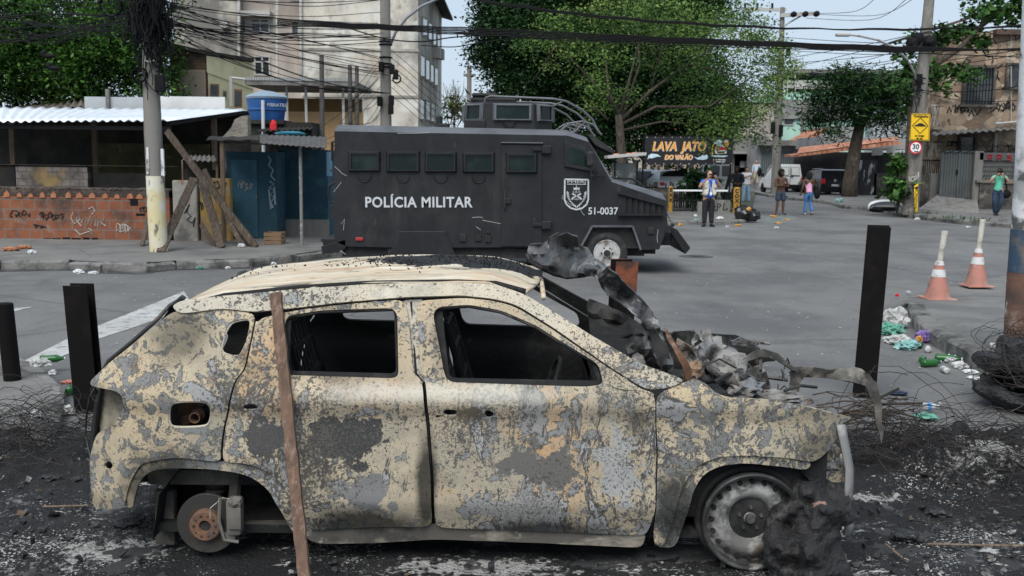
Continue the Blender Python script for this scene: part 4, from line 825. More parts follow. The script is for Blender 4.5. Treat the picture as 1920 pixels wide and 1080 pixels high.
face_slit(0, .18, .96, zb + H * .36, zb + H * .93); face_slit(7, .15, .95, zb + H * .36, zb + H * .93); face_slit(1, .15, .95, zb + H * .36, zb + H * .93); face_slit(6, .2, .8, zb + H * .36, zb + H * .93); face_slit(2, .2, .8, zb + H * .36, zb + H * .93)
b = MB(); c = octo(0).lerp(octo(1), .5); c.z = zb + .2; b.tube([c + Vector((.12 * math.cos(t), -.01, .12 * math.sin(t))) for t in np.linspace(math.pi, 2 * math.pi, 12)], .01, 5); b.lathe([(.001, -.01), (.1, -.01), (.105, .02)], 20, c, 'y'); b.build('gun_port', M_tr, tur)
b = MB(); b.box(T(868, 222, .3), T(910, 240, .55), .02); b.build('roof_box', M_tr, TRUCK)
b = MB(); b.box((tc_.x - .68, tcy - .3, zt), (tc_.x + .15, tcy + .3, zt + .10), .04); b.box((tc_.x - .66, tcy - .32, zt + .10), (tc_.x - .2, tcy + .32, zt + .17), .05); b.build('roof_hatch', M_trk, tur)
b = MB(); M_pipe = M_tr2
for d in (.5, 1.9): b.tube([T(907, 188, d), T(909, 180, d), T(918, 177, d), T(970, 179, d), T(1040, 182, d), T(1065, 187, d), T(1095, 203, d), T(1115, 222, d), T(1128, 248, d)], .022, 6)
b.each('cable_guard', M_pipe, TRUCK)
b = MB()
for dd in (.35, 1.7):
    b.tube([T(1055, 243, dd), T(1070, 230, dd), T(1095, 226, dd), T(1115, 232, dd), T(1131, 252, dd)], .02, 6); b.tube([T(1050, 238, dd + .15), T(1066, 229, dd + .15), T(1100, 240, dd + .15)], .016, 6); b.tube([T(1078, 248, dd), T(1100, 228, dd)], .016, 6)
b.tube([T(1040, 196, 1), T(1068, 210, 1), T(1085, 228, 1), T(1088, 240, 1)], .02, 6); b.tube([T(1030, 199, .8), T(1058, 186, .8)], .016, 6); b.each('cable_cutter', M_pipe, TRUCK)
# stencilled lettering, emblem and scratches
def TL(txt, u0, u1, v0, v1, name='lettering', parent=TRUCK, **k):
    a = T(u0, (v0 + v1) / 2, -.006); c = T(u1, (v0 + v1) / 2, -.006); mid = (a + c) / 2; h = abs(T(u0, v0).z - T(u0, v1).z)
    o = lettering(name, txt, h / .70, M_white, parent, Matrix.Identity(4), .001, **k); me = o.data
    xs = [v.co.x + org(parent).x for v in me.vertices]; ys = [v.co.y + org(parent).y for v in me.vertices]; x0, x1 = min(xs), max(xs); y0, y1 = min(ys), max(ys); L = (c - a).length
    r = math.atan2(c.z - a.z, c.x - a.x); op = org(parent)
    for v in me.vertices:
        X = ((v.co.x + op.x) - (x0 + x1) / 2) * L / (x1 - x0); Z = (v.co.y + op.y - (y0 + y1) / 2); 
        v.co = Vector((mid.x + X * math.cos(r) - Z * math.sin(r), mid.y - (v.co.z + op.z), mid.z + X * math.sin(r) + Z * math.cos(r))) - op
    return o
def bolden(o, w): md = o.modifiers.new('w', 'SOLIDIFY'); md.thickness = w; md.offset = 1; return o
TL('POLÍCIA MILITAR', 685, 886, 367, 386, sp=1.08, bold=.006); TL('51-0037', 1103, 1159, 389, 402, bold=.003)
em = MB(); sh = [(1059, 336), (1103, 337), (1103, 374), (1100, 383), (1092, 390), (1081, 393), (1070, 390), (1062, 383), (1058.5, 374)]
for p, q in zip(sh, sh[1:] + sh[:1]): em.bar(T(*p, -.006), T(*q, -.006), .026, .006)
em.bar(T(1063, 345.2, -.006), T(1099, 345.6, -.006), .010, .006)
# crown, crossed pistols, laurel and wheat branches
em.prism([T(1075, 351, -.006), T(1076, 356, -.006), T(1086, 356, -.006), T(1087, 351, -.006), T(1084, 353, -.006), T(1081, 349, -.006), T(1078, 353, -.006)], (0, .004, 0)); em.bar(T(1081, 347, -.006), T(1081, 351, -.006), .008, .004)
em.bar(T(1072.5, 363, -.006), T(1086, 370, -.006), .022, .004); em.bar(T(1089.5, 363, -.006), T(1076, 370, -.006), .022, .004); em.bar(T(1086, 369, -.006), T(1090, 374, -.006), .028, .004); em.bar(T(1076, 369, -.006), T(1072, 374, -.006), .028, .004)
for k in range(9):
    t = k / 8; a = math.pi * (.02 + .40 * t)
    for s in (-1, 1):
        c = T(1081 + s * (17 - 15 * t ** 2.2), 362 + 26 * t, -.006); em.bar(c + Vector((-.022 * s, 0, -.018)), c + Vector((.012 * s, 0, .026)), .024, .004)
em.build('emblem', M_white, TRUCK)
TL('PMERJ', 1064, 1098, 339, 344, 'emblem_lettering'); TL('S.R.F', 1074, 1088, 358, 362, 'emblem_lettering'); TL('1809', 1077, 1086, 372, 375, 'emblem_lettering')
sc = MB(); M_scr = mat('scratch', (.3, .29, .28), .8)
for L in ([(627, 312), (634, 318), (641, 325), (650, 330)], [(1090, 393), (1086, 388), (1092, 400), (1096, 404)], [(1056, 366), (1054, 372), (1060, 376), (1072, 386)], [(1234, 430), (1232, 446), (1233, 455)], [(885, 408), (902, 407), (905, 409)], [(626, 360), (640, 342)], [(640, 420), (646, 410), (644, 432)], [(745, 250), (780, 250), (806, 249)], [(893, 425), (901, 431)], [(638, 470), (648, 477)], [(905, 413), (935, 419), (1010, 425)]):
    sc.tube([T(u, v, -.003) for u, v in L], .006, 4)
sc.each('scratch', M_scr, TRUCK)
# ================================================================ left: brick wall, shed, kiosk, pole, flats
RX = (-math.pi / 2, 0, 0)
M_brick = mat('clay_block', (.235, .082, .040), .9, layers=[((.20, .07, .038), 1, .3, .7, {'kind': 'brickvar', 'bw': .27, 'bh': .215, 'rot': RX, 'loc': (0, 0, 0), 'amt': .9}), ((.30, .12, .06), 3, .55, .75),
    ((.16, .13, .11), 1, .2, .6, {'kind': 'brick', 'bw': .27, 'bh': .215, 'mortar': .014, 'rot': RX, 'loc': (0, 0, 0)}), ((.05, .04, .035), 1.4, .48, .66, {'det': 10}),
    ((.22, .19, .16), 4.5, .6, .7, {'amt': .6})], bump=(20, .4, .01))
M_plaster = mat('old_plaster', (.30, .285, .255), .9, layers=[((.10, .095, .088), 1.3, .46, .66, {'det': 9}), ((.24, .11, .06), 1.8, .58, .66, {'det': 9}), ((.42, .40, .36), 3, .55, .75, {'amt': .6})], bump=(12, .5, .02))
M_ochre = mat('ochre_plaster', (.32, .20, .055), .9, layers=[((.14, .12, .09), 1.6, .46, .64, {'det': 9}), ((.30, .26, .2), 3, .56, .72)], bump=(12, .4, .02))
M_dkwall = mat('dark_wall', (.022, .021, .019), .95, layers=[((.05, .046, .03), 1.1, .45, .7), ((.012, .012, .012), 2, .45, .65)])  # near-black colour for the shed's back wall, huts, stand and dark roofs
M_tin = mat('zinc_sheet', (.68, .73, .79), .45, .1, layers=[((.80, .84, .88), .8, .4, .7), ((.5, .5, .5), 1.5, .62, .75, {'st': (.3, 2, 1)})])
M_fibro = mat('fibre_cement', (.17, .165, .155), .9, layers=[((.09, .085, .08), 2, .45, .68, {'det': 9}), ((.27, .26, .25), 5, .56, .75)], bump=(30, .3, .01))
M_conc = mat('concrete', (.21, .2, .185), .9, layers=[((.12, .115, .105), 1.6, .45, .68, {'det': 9, 'st': (2, 2, .5)}), ((.30, .29, .27), 4, .56, .75, {'amt': .6})], bump=(25, .35, .01))
M_blue = mat('blue_paint', (.018, .066, .098), .75, layers=[((.014, .05, .075), 1.2, .42, .65), ((.05, .13, .17), 2.2, .55, .72), ((.07, .065, .06), 6, .62, .7, {'det': 10})])
M_black = mat('black_plastic', (.008, .008, .009), .7, spec=.15)
def wbox(name, u0, u1, v0, v1, Y, th, m, parent=None, bevel=0, z0=None):
    a = at(u0, v0, Y); c = at(u1, v1, Y); zz = c.z if z0 is None else z0
    return MB().box((a.x, Y, zz), (c.x, Y + th, a.z)).build(name, m, parent, bevel=bevel)
def corr(name, P0, P1, P2, P3, wl, amp, m, parent=None, along=0, th=.012):
    """corrugated sheet on corners front-left, front-right, back-right, back-left"""
    P0, P1, P2, P3 = map(Vector, (P0, P1, P2, P3)); L = (P1 - P0).length; n = max(8, int(L / wl * 6)); rows = []
    for i in range(n + 1):
        t = i / n; a = P0.lerp(P1, t); c = P3.lerp(P2, t); w_ = amp * math.sin(t * L / wl * 2 * math.pi); rows.append([a.lerp(c, k / 6) + Vector((0, 0, w_ + .01 * mnoise.noise(Vector((t * 9, k, 2))))) for k in range(7)])
    b = MB(); b.grid(rows); return b.build(name, m, parent, .9, solid=th)
# brick wall
BY = 21.7
a = at(-330, 349, BY); c = at(320, 462, BY)
BW = thing('brick_wall', 'low wall of bare orange clay blocks with scrawled graffiti beside the leaning boards', 'wall', ((a.x + c.x) / 2, BY, .14))
b = MB(); b.box((a.x, BY, .1), (c.x, BY + .2, a.z - .06)); b.build('blocks', M_brick, BW)
M_cop = mat('sooty_mortar', (.05, .038, .032), .95, layers=[((.11, .085, .07), 5, .5, .68)], bump=(14, .8, .03))
b = MB(); rnd = random.Random(3); n = 80
b.box((a.x, BY - .012, a.z - .15), (c.x, BY + .21, a.z - .01)); 
for i in range(n):
    x = a.x + (c.x - a.x) * (i + .5) / n; b.blob((x, BY + .1, a.z), (.12, .12, .03 + rnd.random() * .02), i, .3, 2, 2)
b.build('coping', M_cop, BW, .8)
b = MB(); M_brk = mat('bare_clay', (.37, .15, .075), .9, layers=[((.2, .09, .05), 6, .5, .7), ((.4, .33, .27), 9, .6, .72)])
for i in range(13):
    x = at(10, 346, BY).x + i * .267 + rnd.uniform(-.03, .03); zt = a.z - .02; h = rnd.uniform(.09, .15); wd = rnd.uniform(.05, .085)
    b.prism([(x - wd, BY - .02, zt - .17), (x + wd, BY - .02, zt - .17), (x + wd * .95, BY - .02, zt - .17 + h * .5), (x + wd * .2, BY - .02, zt - .17 + h), (x - wd * .8, BY - .02, zt - .17 + h * .6)], (0, .02, 0))
b.each('exposed_clay', M_brk, BW)
b = MB()
for u0, u1, v0, v1 in ((244, 259, 372, 386), (255, 272, 400, 405), (185, 200, 364, 368), (82, 96, 446, 453), (98, 114, 446, 453), (117, 132, 445, 452), (134, 152, 446, 454), (155, 168, 445, 452), (172, 184, 446, 453)):
    p = at(u0, v0, BY); q = at(u1, v1, BY); b.box((p.x, BY - .003, q.z), (q.x, BY + .05, p.z))
b.each('broken_block_hole', M_black, BW)
M_gw = mat('graffiti_white', (.42, .40, .37), .9); M_gk = mat('graffiti_black', (.02, .02, .022), .9)
def graf(name, m, parent, Y, strokes_, r=.012):
    b = MB()
    for s in strokes_: b.tube([at(u, v, Y) for u, v in s], r, 4)
    return b.build(name, m, parent)
def scrawl(u, v, w_, h, n, seed):
    rnd = random.Random(seed); out_ = []
    for i in range(n):
        x = u + w_ * i / n; p = []
        a0 = rnd.uniform(0, 6); k = rnd.choice((.5, .8, 1.1)); cx = x + w_ / n * .5; rr = w_ / n * .7
        for t in range(9): an = a0 + t * k * .8; p.append((cx + rr * math.cos(an) * (1 - t * .05) + t * rr * .1, v + h * .5 * math.sin(an) * (.6 + .4 * math.sin(t + i))))
        out_.append(p)
    return out_
graf('graffiti', M_gw, BW, BY - .004, [[(137, 398), (133, 410), (140, 420), (150, 412), (147, 404), (143, 412), (152, 424)], [(152, 418), (160, 407), (163, 424), (170, 405), (172, 420), (180, 405), (178, 424)], [(166, 392), (174, 388), (178, 396), (172, 402)], [(183, 424), (186, 408), (190, 424), (196, 410), (188, 416), (198, 424)], [(140, 430), (150, 440), (168, 434), (166, 428), (172, 432)]] + scrawl(218, 425, 26, 24, 4, 3))
graf('graffiti', M_gk, BW, BY - .004, scrawl(18, 401, 36, 14, 5, 4) + scrawl(74, 405, 42, 16, 6, 5) + scrawl(58, 424, 26, 8, 3, 6) + scrawl(262, 391, 16, 14, 3, 8), .014)
# the stump of an older wall behind, and the open shed
OW = thing('ruined_wall', 'broken tiled wall with dark openings behind the clay-block wall', 'wall', (at(140, 340, 23).x, 23.1, .14))
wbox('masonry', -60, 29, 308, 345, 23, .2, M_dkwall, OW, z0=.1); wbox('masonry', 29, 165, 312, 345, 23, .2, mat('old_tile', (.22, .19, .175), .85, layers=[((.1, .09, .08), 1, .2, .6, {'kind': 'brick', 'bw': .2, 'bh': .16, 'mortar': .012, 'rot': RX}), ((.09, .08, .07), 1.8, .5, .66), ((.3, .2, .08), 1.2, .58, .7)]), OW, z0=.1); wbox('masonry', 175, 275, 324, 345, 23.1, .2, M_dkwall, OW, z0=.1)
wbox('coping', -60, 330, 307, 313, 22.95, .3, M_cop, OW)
SH = thing('market_shed', 'open shed with a pale zinc roof and dark interior behind the brick wall', 'shed', (at(150, 300, 25).x, 25, .14))
p0 = at(-70, 228, 22.2); p1 = at(316, 225, 22.2); p2 = at(466, 205, 29); p3 = at(-90, 200, 29)
corr('roof', p0, p1, p2, p3, .19, .024, M_tin, SH)
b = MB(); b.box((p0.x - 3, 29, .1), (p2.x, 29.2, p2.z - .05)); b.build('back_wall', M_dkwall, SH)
b = MB(); q = at(175, 268, 28.8); q2 = at(392, 312, 28.8); b.box((q.x, 28.8, .1), (q2.x, 28.95, q.z)); b.build('low_wall', mat('mossy_wall', (.075, .072, .028), .95, layers=[((.03, .03, .02), 1.3, .45, .66), ((.16, .15, .09), 3, .58, .72)]), SH)
for u in (20, 175, 400):
    p = at(u, 240, 26); MB().box((p.x - .06, 26, .1), (p.x + .06, 26.12, p0.z + .35)).build('post', M_wood_old, SH)
MB().box((p0.x, 22.3, p0.z - .14), (p1.x, 22.38, p0.z - .05)).build('eaves_beam', M_black, SH)
b = MB(); b.bar(p1 + Vector((-.05, .1, -.09)), p2 + Vector((-.05, -.1, -.09)), .1, .06); b.build('eaves_beam', M_black, SH)
PP = thing('rooftop_parapet', 'white and grey panelled parapet standing behind the zinc shed roof', 'parapet', (at(290, 200, 29.6).x, 29.6, at(290, 203, 29.6).z - .2))
wbox('panel', 158, 272, 181, 206, 29.5, .1, mat('grey_panel', (.42, .45, .46), .7, layers=[((.33, .35, .36), 1, .4, .7)]), PP); wbox('panel', 272, 422, 180, 206, 29.5, .1, mat('white_panel', (.66, .67, .67), .7, layers=[((.55, .55, .54), .8, .45, .7)]), PP); wbox('post', 197, 205, 167, 204, 29.4, .1, M_conc, PP)
o = corr('tile_roof', at(-40, 214, 30), at(160, 200, 30), at(158, 184, 33), at(20, 202, 33), .25, .05, mat('old_roof_tile', (.16, .14, .12), .9, layers=[((.07, .06, .05), 3, .45, .65)])); tag(o, 'sagging old tiled roof under the trees behind the shed', 'roof')
# plastered and ochre wall stubs, lean-to shelf
o = wbox('wall_stub', 322, 372, 338, 462, 21.72, .2, M_plaster, None, .03, z0=.1); tag(o, 'flaking white wall stub with black scrawl behind the boards', 'wall'); graf('graffiti', M_gk, o, 21.71, [[(346, 400), (355, 382), (350, 398), (358, 405), (350, 412), (360, 418), (366, 408), (362, 425)]])
o = wbox('wall_stub', 373, 434, 334, 462, 21.8, .2, M_ochre, None, .03, z0=.1); tag(o, 'yellow ochre wall stub with grey patches beside the blue kiosk', 'wall'); graf('graffiti', M_gk, o, 21.79, [[(402, 352), (400, 342), (408, 340), (412, 350), (405, 354)], [(414, 345), (420, 352), (424, 342)], [(376, 378), (378, 394)], [(381, 392), (379, 380)]]); graf('graffiti', M_gw, o, 21.79, scrawl(412, 425, 12, 18, 2, 9), .01)
# broken pillar by the kiosk, lean-to
b = MB(); rnd = random.Random(4); pts = [(412, 300), (412, 262), (424, 250), (434, 238), (440, 224), (452, 218), (464, 216), (464, 300)]
b.prism([at(u, v, 22.9) for u, v in pts[1:-1]] + [Vector((at(464, 300, 22.9).x, 22.9, .1)), Vector((at(412, 300, 22.9).x, 22.9, .1))], (0, .3, 0)); o = b.build('broken_pillar', mat('bare_concrete', (.26, .235, .2), .95, layers=[((.13, .115, .1), 2, .45, .65, {'det': 9}), ((.36, .33, .29), 4, .55, .72)], bump=(12, .8, .04))); tag(o, 'jagged broken concrete wall end beside the water tank', 'wall')
LT = thing('lean_to', 'small ruined lean-to with a ragged tin roof behind the boards', 'lean-to', (at(375, 320, 22.5).x, 22.5, .14))
corr('roof', at(342, 300, 22.2), at(408, 302, 22.2), at(402, 292, 23), at(348, 291, 23), .12, .02, M_fibro, LT); wbox('wall', 342, 408, 318, 345, 22.6, .1, M_dkwall, LT, z0=.1); wbox('post', 340, 344, 300, 345, 22.3, .08, M_wood_old, LT, z0=.1); wbox('post', 404, 409, 300, 345, 22.3, .08, M_wood_old, LT, z0=.1)
# blue kiosk with awning
KY = 22.6
KI_ = thing('kiosk', 'dark blue painted street kiosk with a closed door under a grey corrugated awning', 'kiosk', (at(520, 430, KY).x, KY + .8, .14))
wbox('wall', 424, 520, 284, 440, KY, 2.2, M_blue, KI_, z0=.1); wbox('wall', 520, 616, 280, 440, KY + .9, 1.3, M_blue, KI_, z0=.1)
d = wbox('door', 433, 484, 299, 434, KY - .04, .04, mat('blue_door', (.035, .115, .165), .7, layers=[((.02, .07, .1), 1.5, .45, .65), ((.09, .12, .13), 7, .64, .7)]), KI_, .01, z0=.16); wbox('handle', 480, 482, 366, 372, KY - .07, .04, mat('brass', (.3, .2, .06), .4, .8), d)
graf('graffiti', M_gw, KI_, KY - .05, scrawl(448, 348, 24, 22, 4, 12), .009); graf('graffiti', mat('chalky_blue', (.25, .33, .38), .9), KI_, KY - .015, [[(503, 292), (508, 300), (504, 310), (512, 318), (508, 330), (516, 338)], [(506, 340), (514, 345), (505, 352), (515, 358), (506, 364), (514, 370), (508, 380), (512, 390)], [(504, 355), (508, 392)], [(514, 350), (516, 384)]], .02)
wbox('plinth', 521, 616, 411, 441, KY + .8, .1, M_conc, KI_, z0=.1)
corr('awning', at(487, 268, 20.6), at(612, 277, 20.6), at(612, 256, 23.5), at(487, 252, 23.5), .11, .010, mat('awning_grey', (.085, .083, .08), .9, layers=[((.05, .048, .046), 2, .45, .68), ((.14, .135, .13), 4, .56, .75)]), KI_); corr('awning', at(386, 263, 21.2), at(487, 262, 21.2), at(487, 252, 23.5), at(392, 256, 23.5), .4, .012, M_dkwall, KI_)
MB().tube([Vector((at(566, 460, 20.9).x, 20.9, .14)), at(563, 275, 20.9)], .035, 8).build('post', mat('grey_post', (.2, .2, .19), .8, layers=[((.4, .4, .39), 6, .55, .65), ((.08, .07, .06), 9, .55, .7)]), KI_); MB().tube([Vector((at(418, 345, 21.3).x, 21.3, .14)), at(416, 264, 21.3)], .05, 8).build('post', M_wood_old, KI_)
MB().bar(at(420, 267, 21.3), at(612, 274, 21.3), .05, .05).build('awning_beam', M_dkwall, KI_)
wbox('light_panel', 612, 622, 285, 330, KY + .3, .06, mat('pale_blue', (.16, .3, .42), .7), KI_)
CR = thing('crate', 'small slatted wooden crate on the pavement by the blue kiosk', 'crate', (at(514, 437, 21.2).x, 21.2, .145))
b = MB(); x0 = at(499, 437, 21.2).x; x1 = at(531, 437, 21.2).x
for k in range(3):
    z = .15 + k * .085; b.box((x0, 21.0, z), (x1, 21.02, z + .07)); b.box((x0, 21.4, z), (x1, 21.42, z + .07)); b.box((x0, 21.02, z), (x0 + .015, 21.4, z + .07)); b.box((x1 - .015, 21.02, z), (x1, 21.4, z + .07))
b.build('slats', mat('crate_wood', (.2, .13, .075), .9, layers=[((.1, .06, .04), 4, .5, .7)]), CR)
b = MB(); [b.box((x, y, .145), (x + .03, y + .03, .40)) for x in (x0 + .016, x1 - .046) for y in (21.022, 21.37)]; b.each('corner_post', M_wood_old, CR)
# boards leaning in a stack
for i, (t, f, yt, yb, wd, th, lab) in enumerate([
    ((313, 246), (480, 462), 21.4, 20.3, .13, .07, 'longest dark beam of the leaning boards, its top against the pole'), ((364, 334), (301, 489), 20.4, 19.0, .16, .04, 'weathered grey board leaning left, its foot by the yellow pole base'),
    ((378, 342), (415, 466), 21.3, 20.0, .17, .04, 'broad short board standing at the middle of the leaning boards'), ((383, 318), (456, 461), 21.3, 20.3, .10, .05, 'thin batten lying under the longest leaning beam'),
    ((398, 352), (470, 460), 21.5, 20.6, .12, .04, 'brown board leaning right, lowest under the dark beam'), ((276, 408), (266, 472), 21.3, 20.2, .1, .03, 'short dark board leaning on the clay-block wall left of the pole'), ((377, 420), (404, 464), 21.4, 20.4, .1, .03, 'broken stub of board at the foot of the leaning stack')]):
    A = at(*t, yt); Bm = at(*f, yb); Bm.z = .15; b = MB(); n = 10; dirn = (Bm - A).normalized(); sd = dirn.cross(Vector((0, 1, 0))).normalized(); fr = sd.cross(dirn).normalized(); rows = []
    for k in range(n + 1):
        c = A.lerp(Bm, k / n) + fr * (.03 * math.sin(k / n * 3.1) * (i % 3 - 1)); j = 1 + .08 * math.sin(k * 2.3 + i)
        rows.append([c + sd * wd / 2 * j + fr * th / 2, c - sd * wd / 2 * j + fr * th / 2, c - sd * wd / 2 * j - fr * th / 2, c + sd * wd / 2 * j - fr * th / 2, c + sd * wd / 2 * j + fr * th / 2])
    b.grid(rows); b.add(rows[0][:4], [(0, 1, 2, 3)]); b.add(rows[-1][:4], [(0, 1, 2, 3)]); o = b.build('board', mat('board_wood', (.085, .062, .045), .9, layers=[((.035, .027, .02), 3, .45, .66, {'st': (8, 8, 1)}), ((.17, .145, .115), 2.5, .55, .72, {'st': (8, 8, 1)})])); tag(o, lab, 'board', 'boards leaning by the pole')
# concrete pole with painted foot
PL = thing('utility_pole', 'leaning concrete utility pole with a yellow painted foot, hung with a black cable tangle', 'utility pole', (at(299, 485, 19.2).x, 19.2, .14))
pc = [(299, 487, .165), (294, 400, .165), (291, 330, .165)]; pu = [(291, 330, .165), (287, 250, .165), (282.5, 130, .15), (282, 60, .145), (283, -60, .14)]
M_pole = mat('pole_concrete', (.20, .188, .172), .9, layers=[((.12, .113, .105), 2.2, .47, .68, {'det': 9, 'st': (2, 2, .4)}), ((.22, .21, .19), 4, .56, .75)], bump=(25, .3, .01))
b = MB(); b.tube([at(u, v, 19.2) for u, v, r in pu], [r for *_, r in pu], 16); b.build('shaft', M_pole, PL, .8)
b = MB(); pts = [at(u, v, 19.2) for u, v, r in pc]; pts[0].z = .1; b.tube(pts, [.172, .172, .17], 16); foot = b.build('painted_foot', mat('pale_yellow_paint', (.58, .51, .30), .85, layers=[((.62, .60, .52), 2, .42, .62), ((.16, .15, .13), 3.5, .585, .63, {'det': 10, 'st': (1.4, 1.4, .6)}), ((.3, .27, .18), 8, .6, .7)]), PL, .8)
b = MB()
for u0, u1, v0, v1 in ((274, 278, 276, 326), (301, 306, 279, 330)): b.prism([at(u0, v0, 19.03), at(u1, v0, 19.03), at(u1 + 2, v1, 19.03), at(u0 + 1, v1, 19.03)], (0, .05, 0))
b.each('paint_strip', mat('flaking_white', (.6, .61, .62), .85, layers=[((.2, .2, .19), 8, .52, .6)]), PL)
MB().tube([at(270, 113, 19.0), at(280, 116, 18.98), at(290, 113, 19.0)], .012, 5).build('band', M_rimw, PL)
b = MB(); q = at(300, 156, 18.98); b.box(q + Vector((-.09, -.05, -.16)), q + Vector((.09, .08, .16)), .02); b.box(q + Vector((.0, -.06, -.1)), q + Vector((.05, -.04, -.06))); b.build('junction_box', M_black, PL)
# the nest of cable round its top: nobody could count the loops
rnd = random.Random(21); b = MB(); cx = at(285, 30, 19.2)
for i in range(240):
    z0 = cx.z + rnd.gauss(.0, .28); x0 = cx.x + rnd.gauss(.0, .14); y0 = 19.2 - .1 + rnd.gauss(0, .16); L = abs(rnd.gauss(.35, .3)); wd = rnd.gauss(0, .16); ph = rnd.uniform(0, 6); pts = []
    for k in range(10):
        t = k / 9; pts.append((x0 + wd * math.sin(t * 3.14 + ph * .2) + .05 * math.sin(t * 7 + ph), y0 + .1 * math.sin(t * 4 + ph), z0 + .25 - L * math.sin(t * 3.14) * rnd.uniform(.8, 1.05) + .25 * (t - .5) * math.sin(ph)))
    b.tube(pts, rnd.uniform(.006, .014), 4, False)
for i in range(26):
    x0 = cx.x + rnd.gauss(.12, .15); z0 = cx.z - .1; L = rnd.uniform(.4, 1.5); b.tube([(x0 + .03 * math.sin(k * 1.3 + i) + k * .006 * (i % 3 - 1), 19.0 + .05 * math.sin(i), z0 - L * k / 8) for k in range(9)], .008, 4, False)
o = b.build('cable_tangle', M_black); stuff(o, 'thick nest of tangled black cables round the concrete pole top', 'cables')
def coil(name, c, r, n, label):
    b = MB(); rnd = random.Random(int(r * 100)); pts = []
    for k in range(n * 22): a = k / 22 * 2 * math.pi; rr = r * (1 + .06 * rnd.gauss(0, .5)); pts.append((c.x + rr * math.cos(a), c.y + .03 * rnd.gauss(0, 1), c.z + rr * math.sin(a)))
    o = b.tube(pts, .016, 5).build(name, M_black); tag(o, label, 'cable coil'); return o
coil('cable_coil', at(208, 10, 19.1), .2, 6, 'thick round coil of spare cable hanging from the wires left of the pole'); coil('cable_coil', at(262, 140, 19.0), .13, 4, 'small loose coil of cable hanging beside the junction box')
for (u, v, lab) in ((88, 105, 'upper one of the dark shoes dangling from the wires before the tree'), (98, 128, 'lower one of the dark shoes dangling from the wires before the tree')):
    b = MB(); p = at(u, v, 18.6); b.blob(p + Vector((.03, 0, 0)), (.13, .05, .045), 2, .2); b.blob(p + Vector((-.06, 0, .05)), (.05, .045, .06), 4, .2); o = b.build('shoe', M_black, None, True); tag(o, lab, 'shoe')
# blocks of flats behind
M_flat = mat('stained_render', (.60, .555, .475), .9, layers=[((.47, .44, .385), .28, .42, .62, {'det': 8}), ((.23, .215, .195), .42, .46, .64, {'det': 11, 'ro': .72, 'st': (1, 1, .6)}), ((.66, .645, .60), .8, .5, .7), ((.42, .30, .22), .5, .58, .68, {'det': 8, 'amt': .7}), ((.13, .125, .12), 1.8, .55, .68, {'det': 11, 'ro': .7, 'amt': .8})], bump=(6, .3, .03))
M_flat2 = mat('stained_render_dark', (.36, .325, .28), .9, layers=[((.17, .16, .145), .35, .44, .6, {'det': 10, 'ro': .7, 'st': (1, 1, .5)}), ((.46, .43, .37), .9, .52, .7), ((.1, .095, .09), 1.6, .57, .7, {'det': 11, 'ro': .7})], bump=(6, .3, .03))
M_pane = mat('dull_glass', (.03, .035, .038), .15, layers=[((.10, .11, .12), .9, .5, .6)]); M_frame = mat('window_frame', (.42, .41, .39), .7)
FY = 42.0
FL = thing('apartment_block', 'tall water-stained cream block of flats behind the armoured truck', 'building', (at(650, 250, FY).x, FY + 6, 0))
X1 = at(784, 240, FY).x; xa = at(563, 100, FY).x; xb = at(447, 100, FY).x; xc = at(322, 100, FY).x; ZT = 9.75
b = MB(); b.box((xa, FY, 0), (X1, FY + 13.5, ZT)); b.build('wall', M_flat, FL); b = MB(); b.box((xb, FY + .9, 0), (xa, FY + 13, ZT)); b.build('wall', mat('render_pinkish', (.47, .40, .345), .9, layers=[((.30, .26, .23), .5, .45, .64, {'det': 9, 'st': (1.4, 1, .35)}), ((.52, .49, .44), .9, .5, .7), ((.14, .13, .125), 1.1, .58, .7, {'det': 11, 'st': (2, 1, .4)})]), FL)
b = MB(); b.box((xc, FY + .3, 0), (xb, FY + 13, ZT)); b.build('wall', M_flat2, FL)
b = MB(); b.prism([(X1 - .2, FY - .6, ZT + .25), (X1 + .55, FY - .6, ZT - .05), (X1 + .55, FY - .6, ZT - .2), (X1 - .2, FY - .6, ZT)], (0, 15, 0)); b.box((xc, FY - .2, ZT), (X1, FY + 13.5, ZT + .3)); b.build('roof', M_dkwall, FL)
def fwin(u0, u1, v0, v1, Y, parent, mull=1, m=M_pane, rail=True):
    a = at(u0, v0, Y); c = at(u1, v1, Y); fr = MB(); t = .07
    for p, q in (((a.x, c.z), (a.x + t, a.z)), ((c.x - t, c.z), (c.x, a.z)), ((a.x + t, a.z - t), (c.x - t, a.z)), ((a.x + t, c.z), (c.x - t, c.z + t))): fr.box((p[0], Y - .06, p[1]), (q[0], Y + .04, q[1]))
    for k in range(mull): x = a.x + (c.x - a.x) * (k + 1) / (mull + 1); fr.box((x - .03, Y - .05, c.z + t), (x + .03, Y + .03, a.z - t))
    if rail: z = c.z + (a.z - c.z) * .68; fr.box((a.x + t, Y - .052, z - .03), (c.x - t, Y + .028, z + .03))
    f = fr.build('window', M_frame, parent); MB().box((a.x + .02, Y - .012, c.z + .02), (c.x - .02, Y + .02, a.z - .02)).build('pane', m, f); return f
fwin(470, 507, 34, 62, FY + .9, FL); fwin(545, 562, 37, 68, FY + .9, FL, 0); fwin(476, 508, 104, 142, FY + .9, FL); fwin(454, 463, 98, 117, FY + .9, FL, 0); fwin(452, 463, 36, 62, FY + .9, FL, 0); fwin(545, 562, -30, 2, FY + .9, FL, 0); fwin(468, 507, -36, -6, FY + .9, FL)
b = MB()
for u, v0, v1 in ((564, -60, 150), (520, -60, 150), (448, -60, 110)): p = at(u, v0, FY - .1); q = at(u, v1, FY - .1); b.tube([p, q], .06, 6)
b.each('drainpipe', mat('pipe_grey', (.5, .49, .46), .7, layers=[((.25, .23, .2), 2, .5, .7)]), FL)
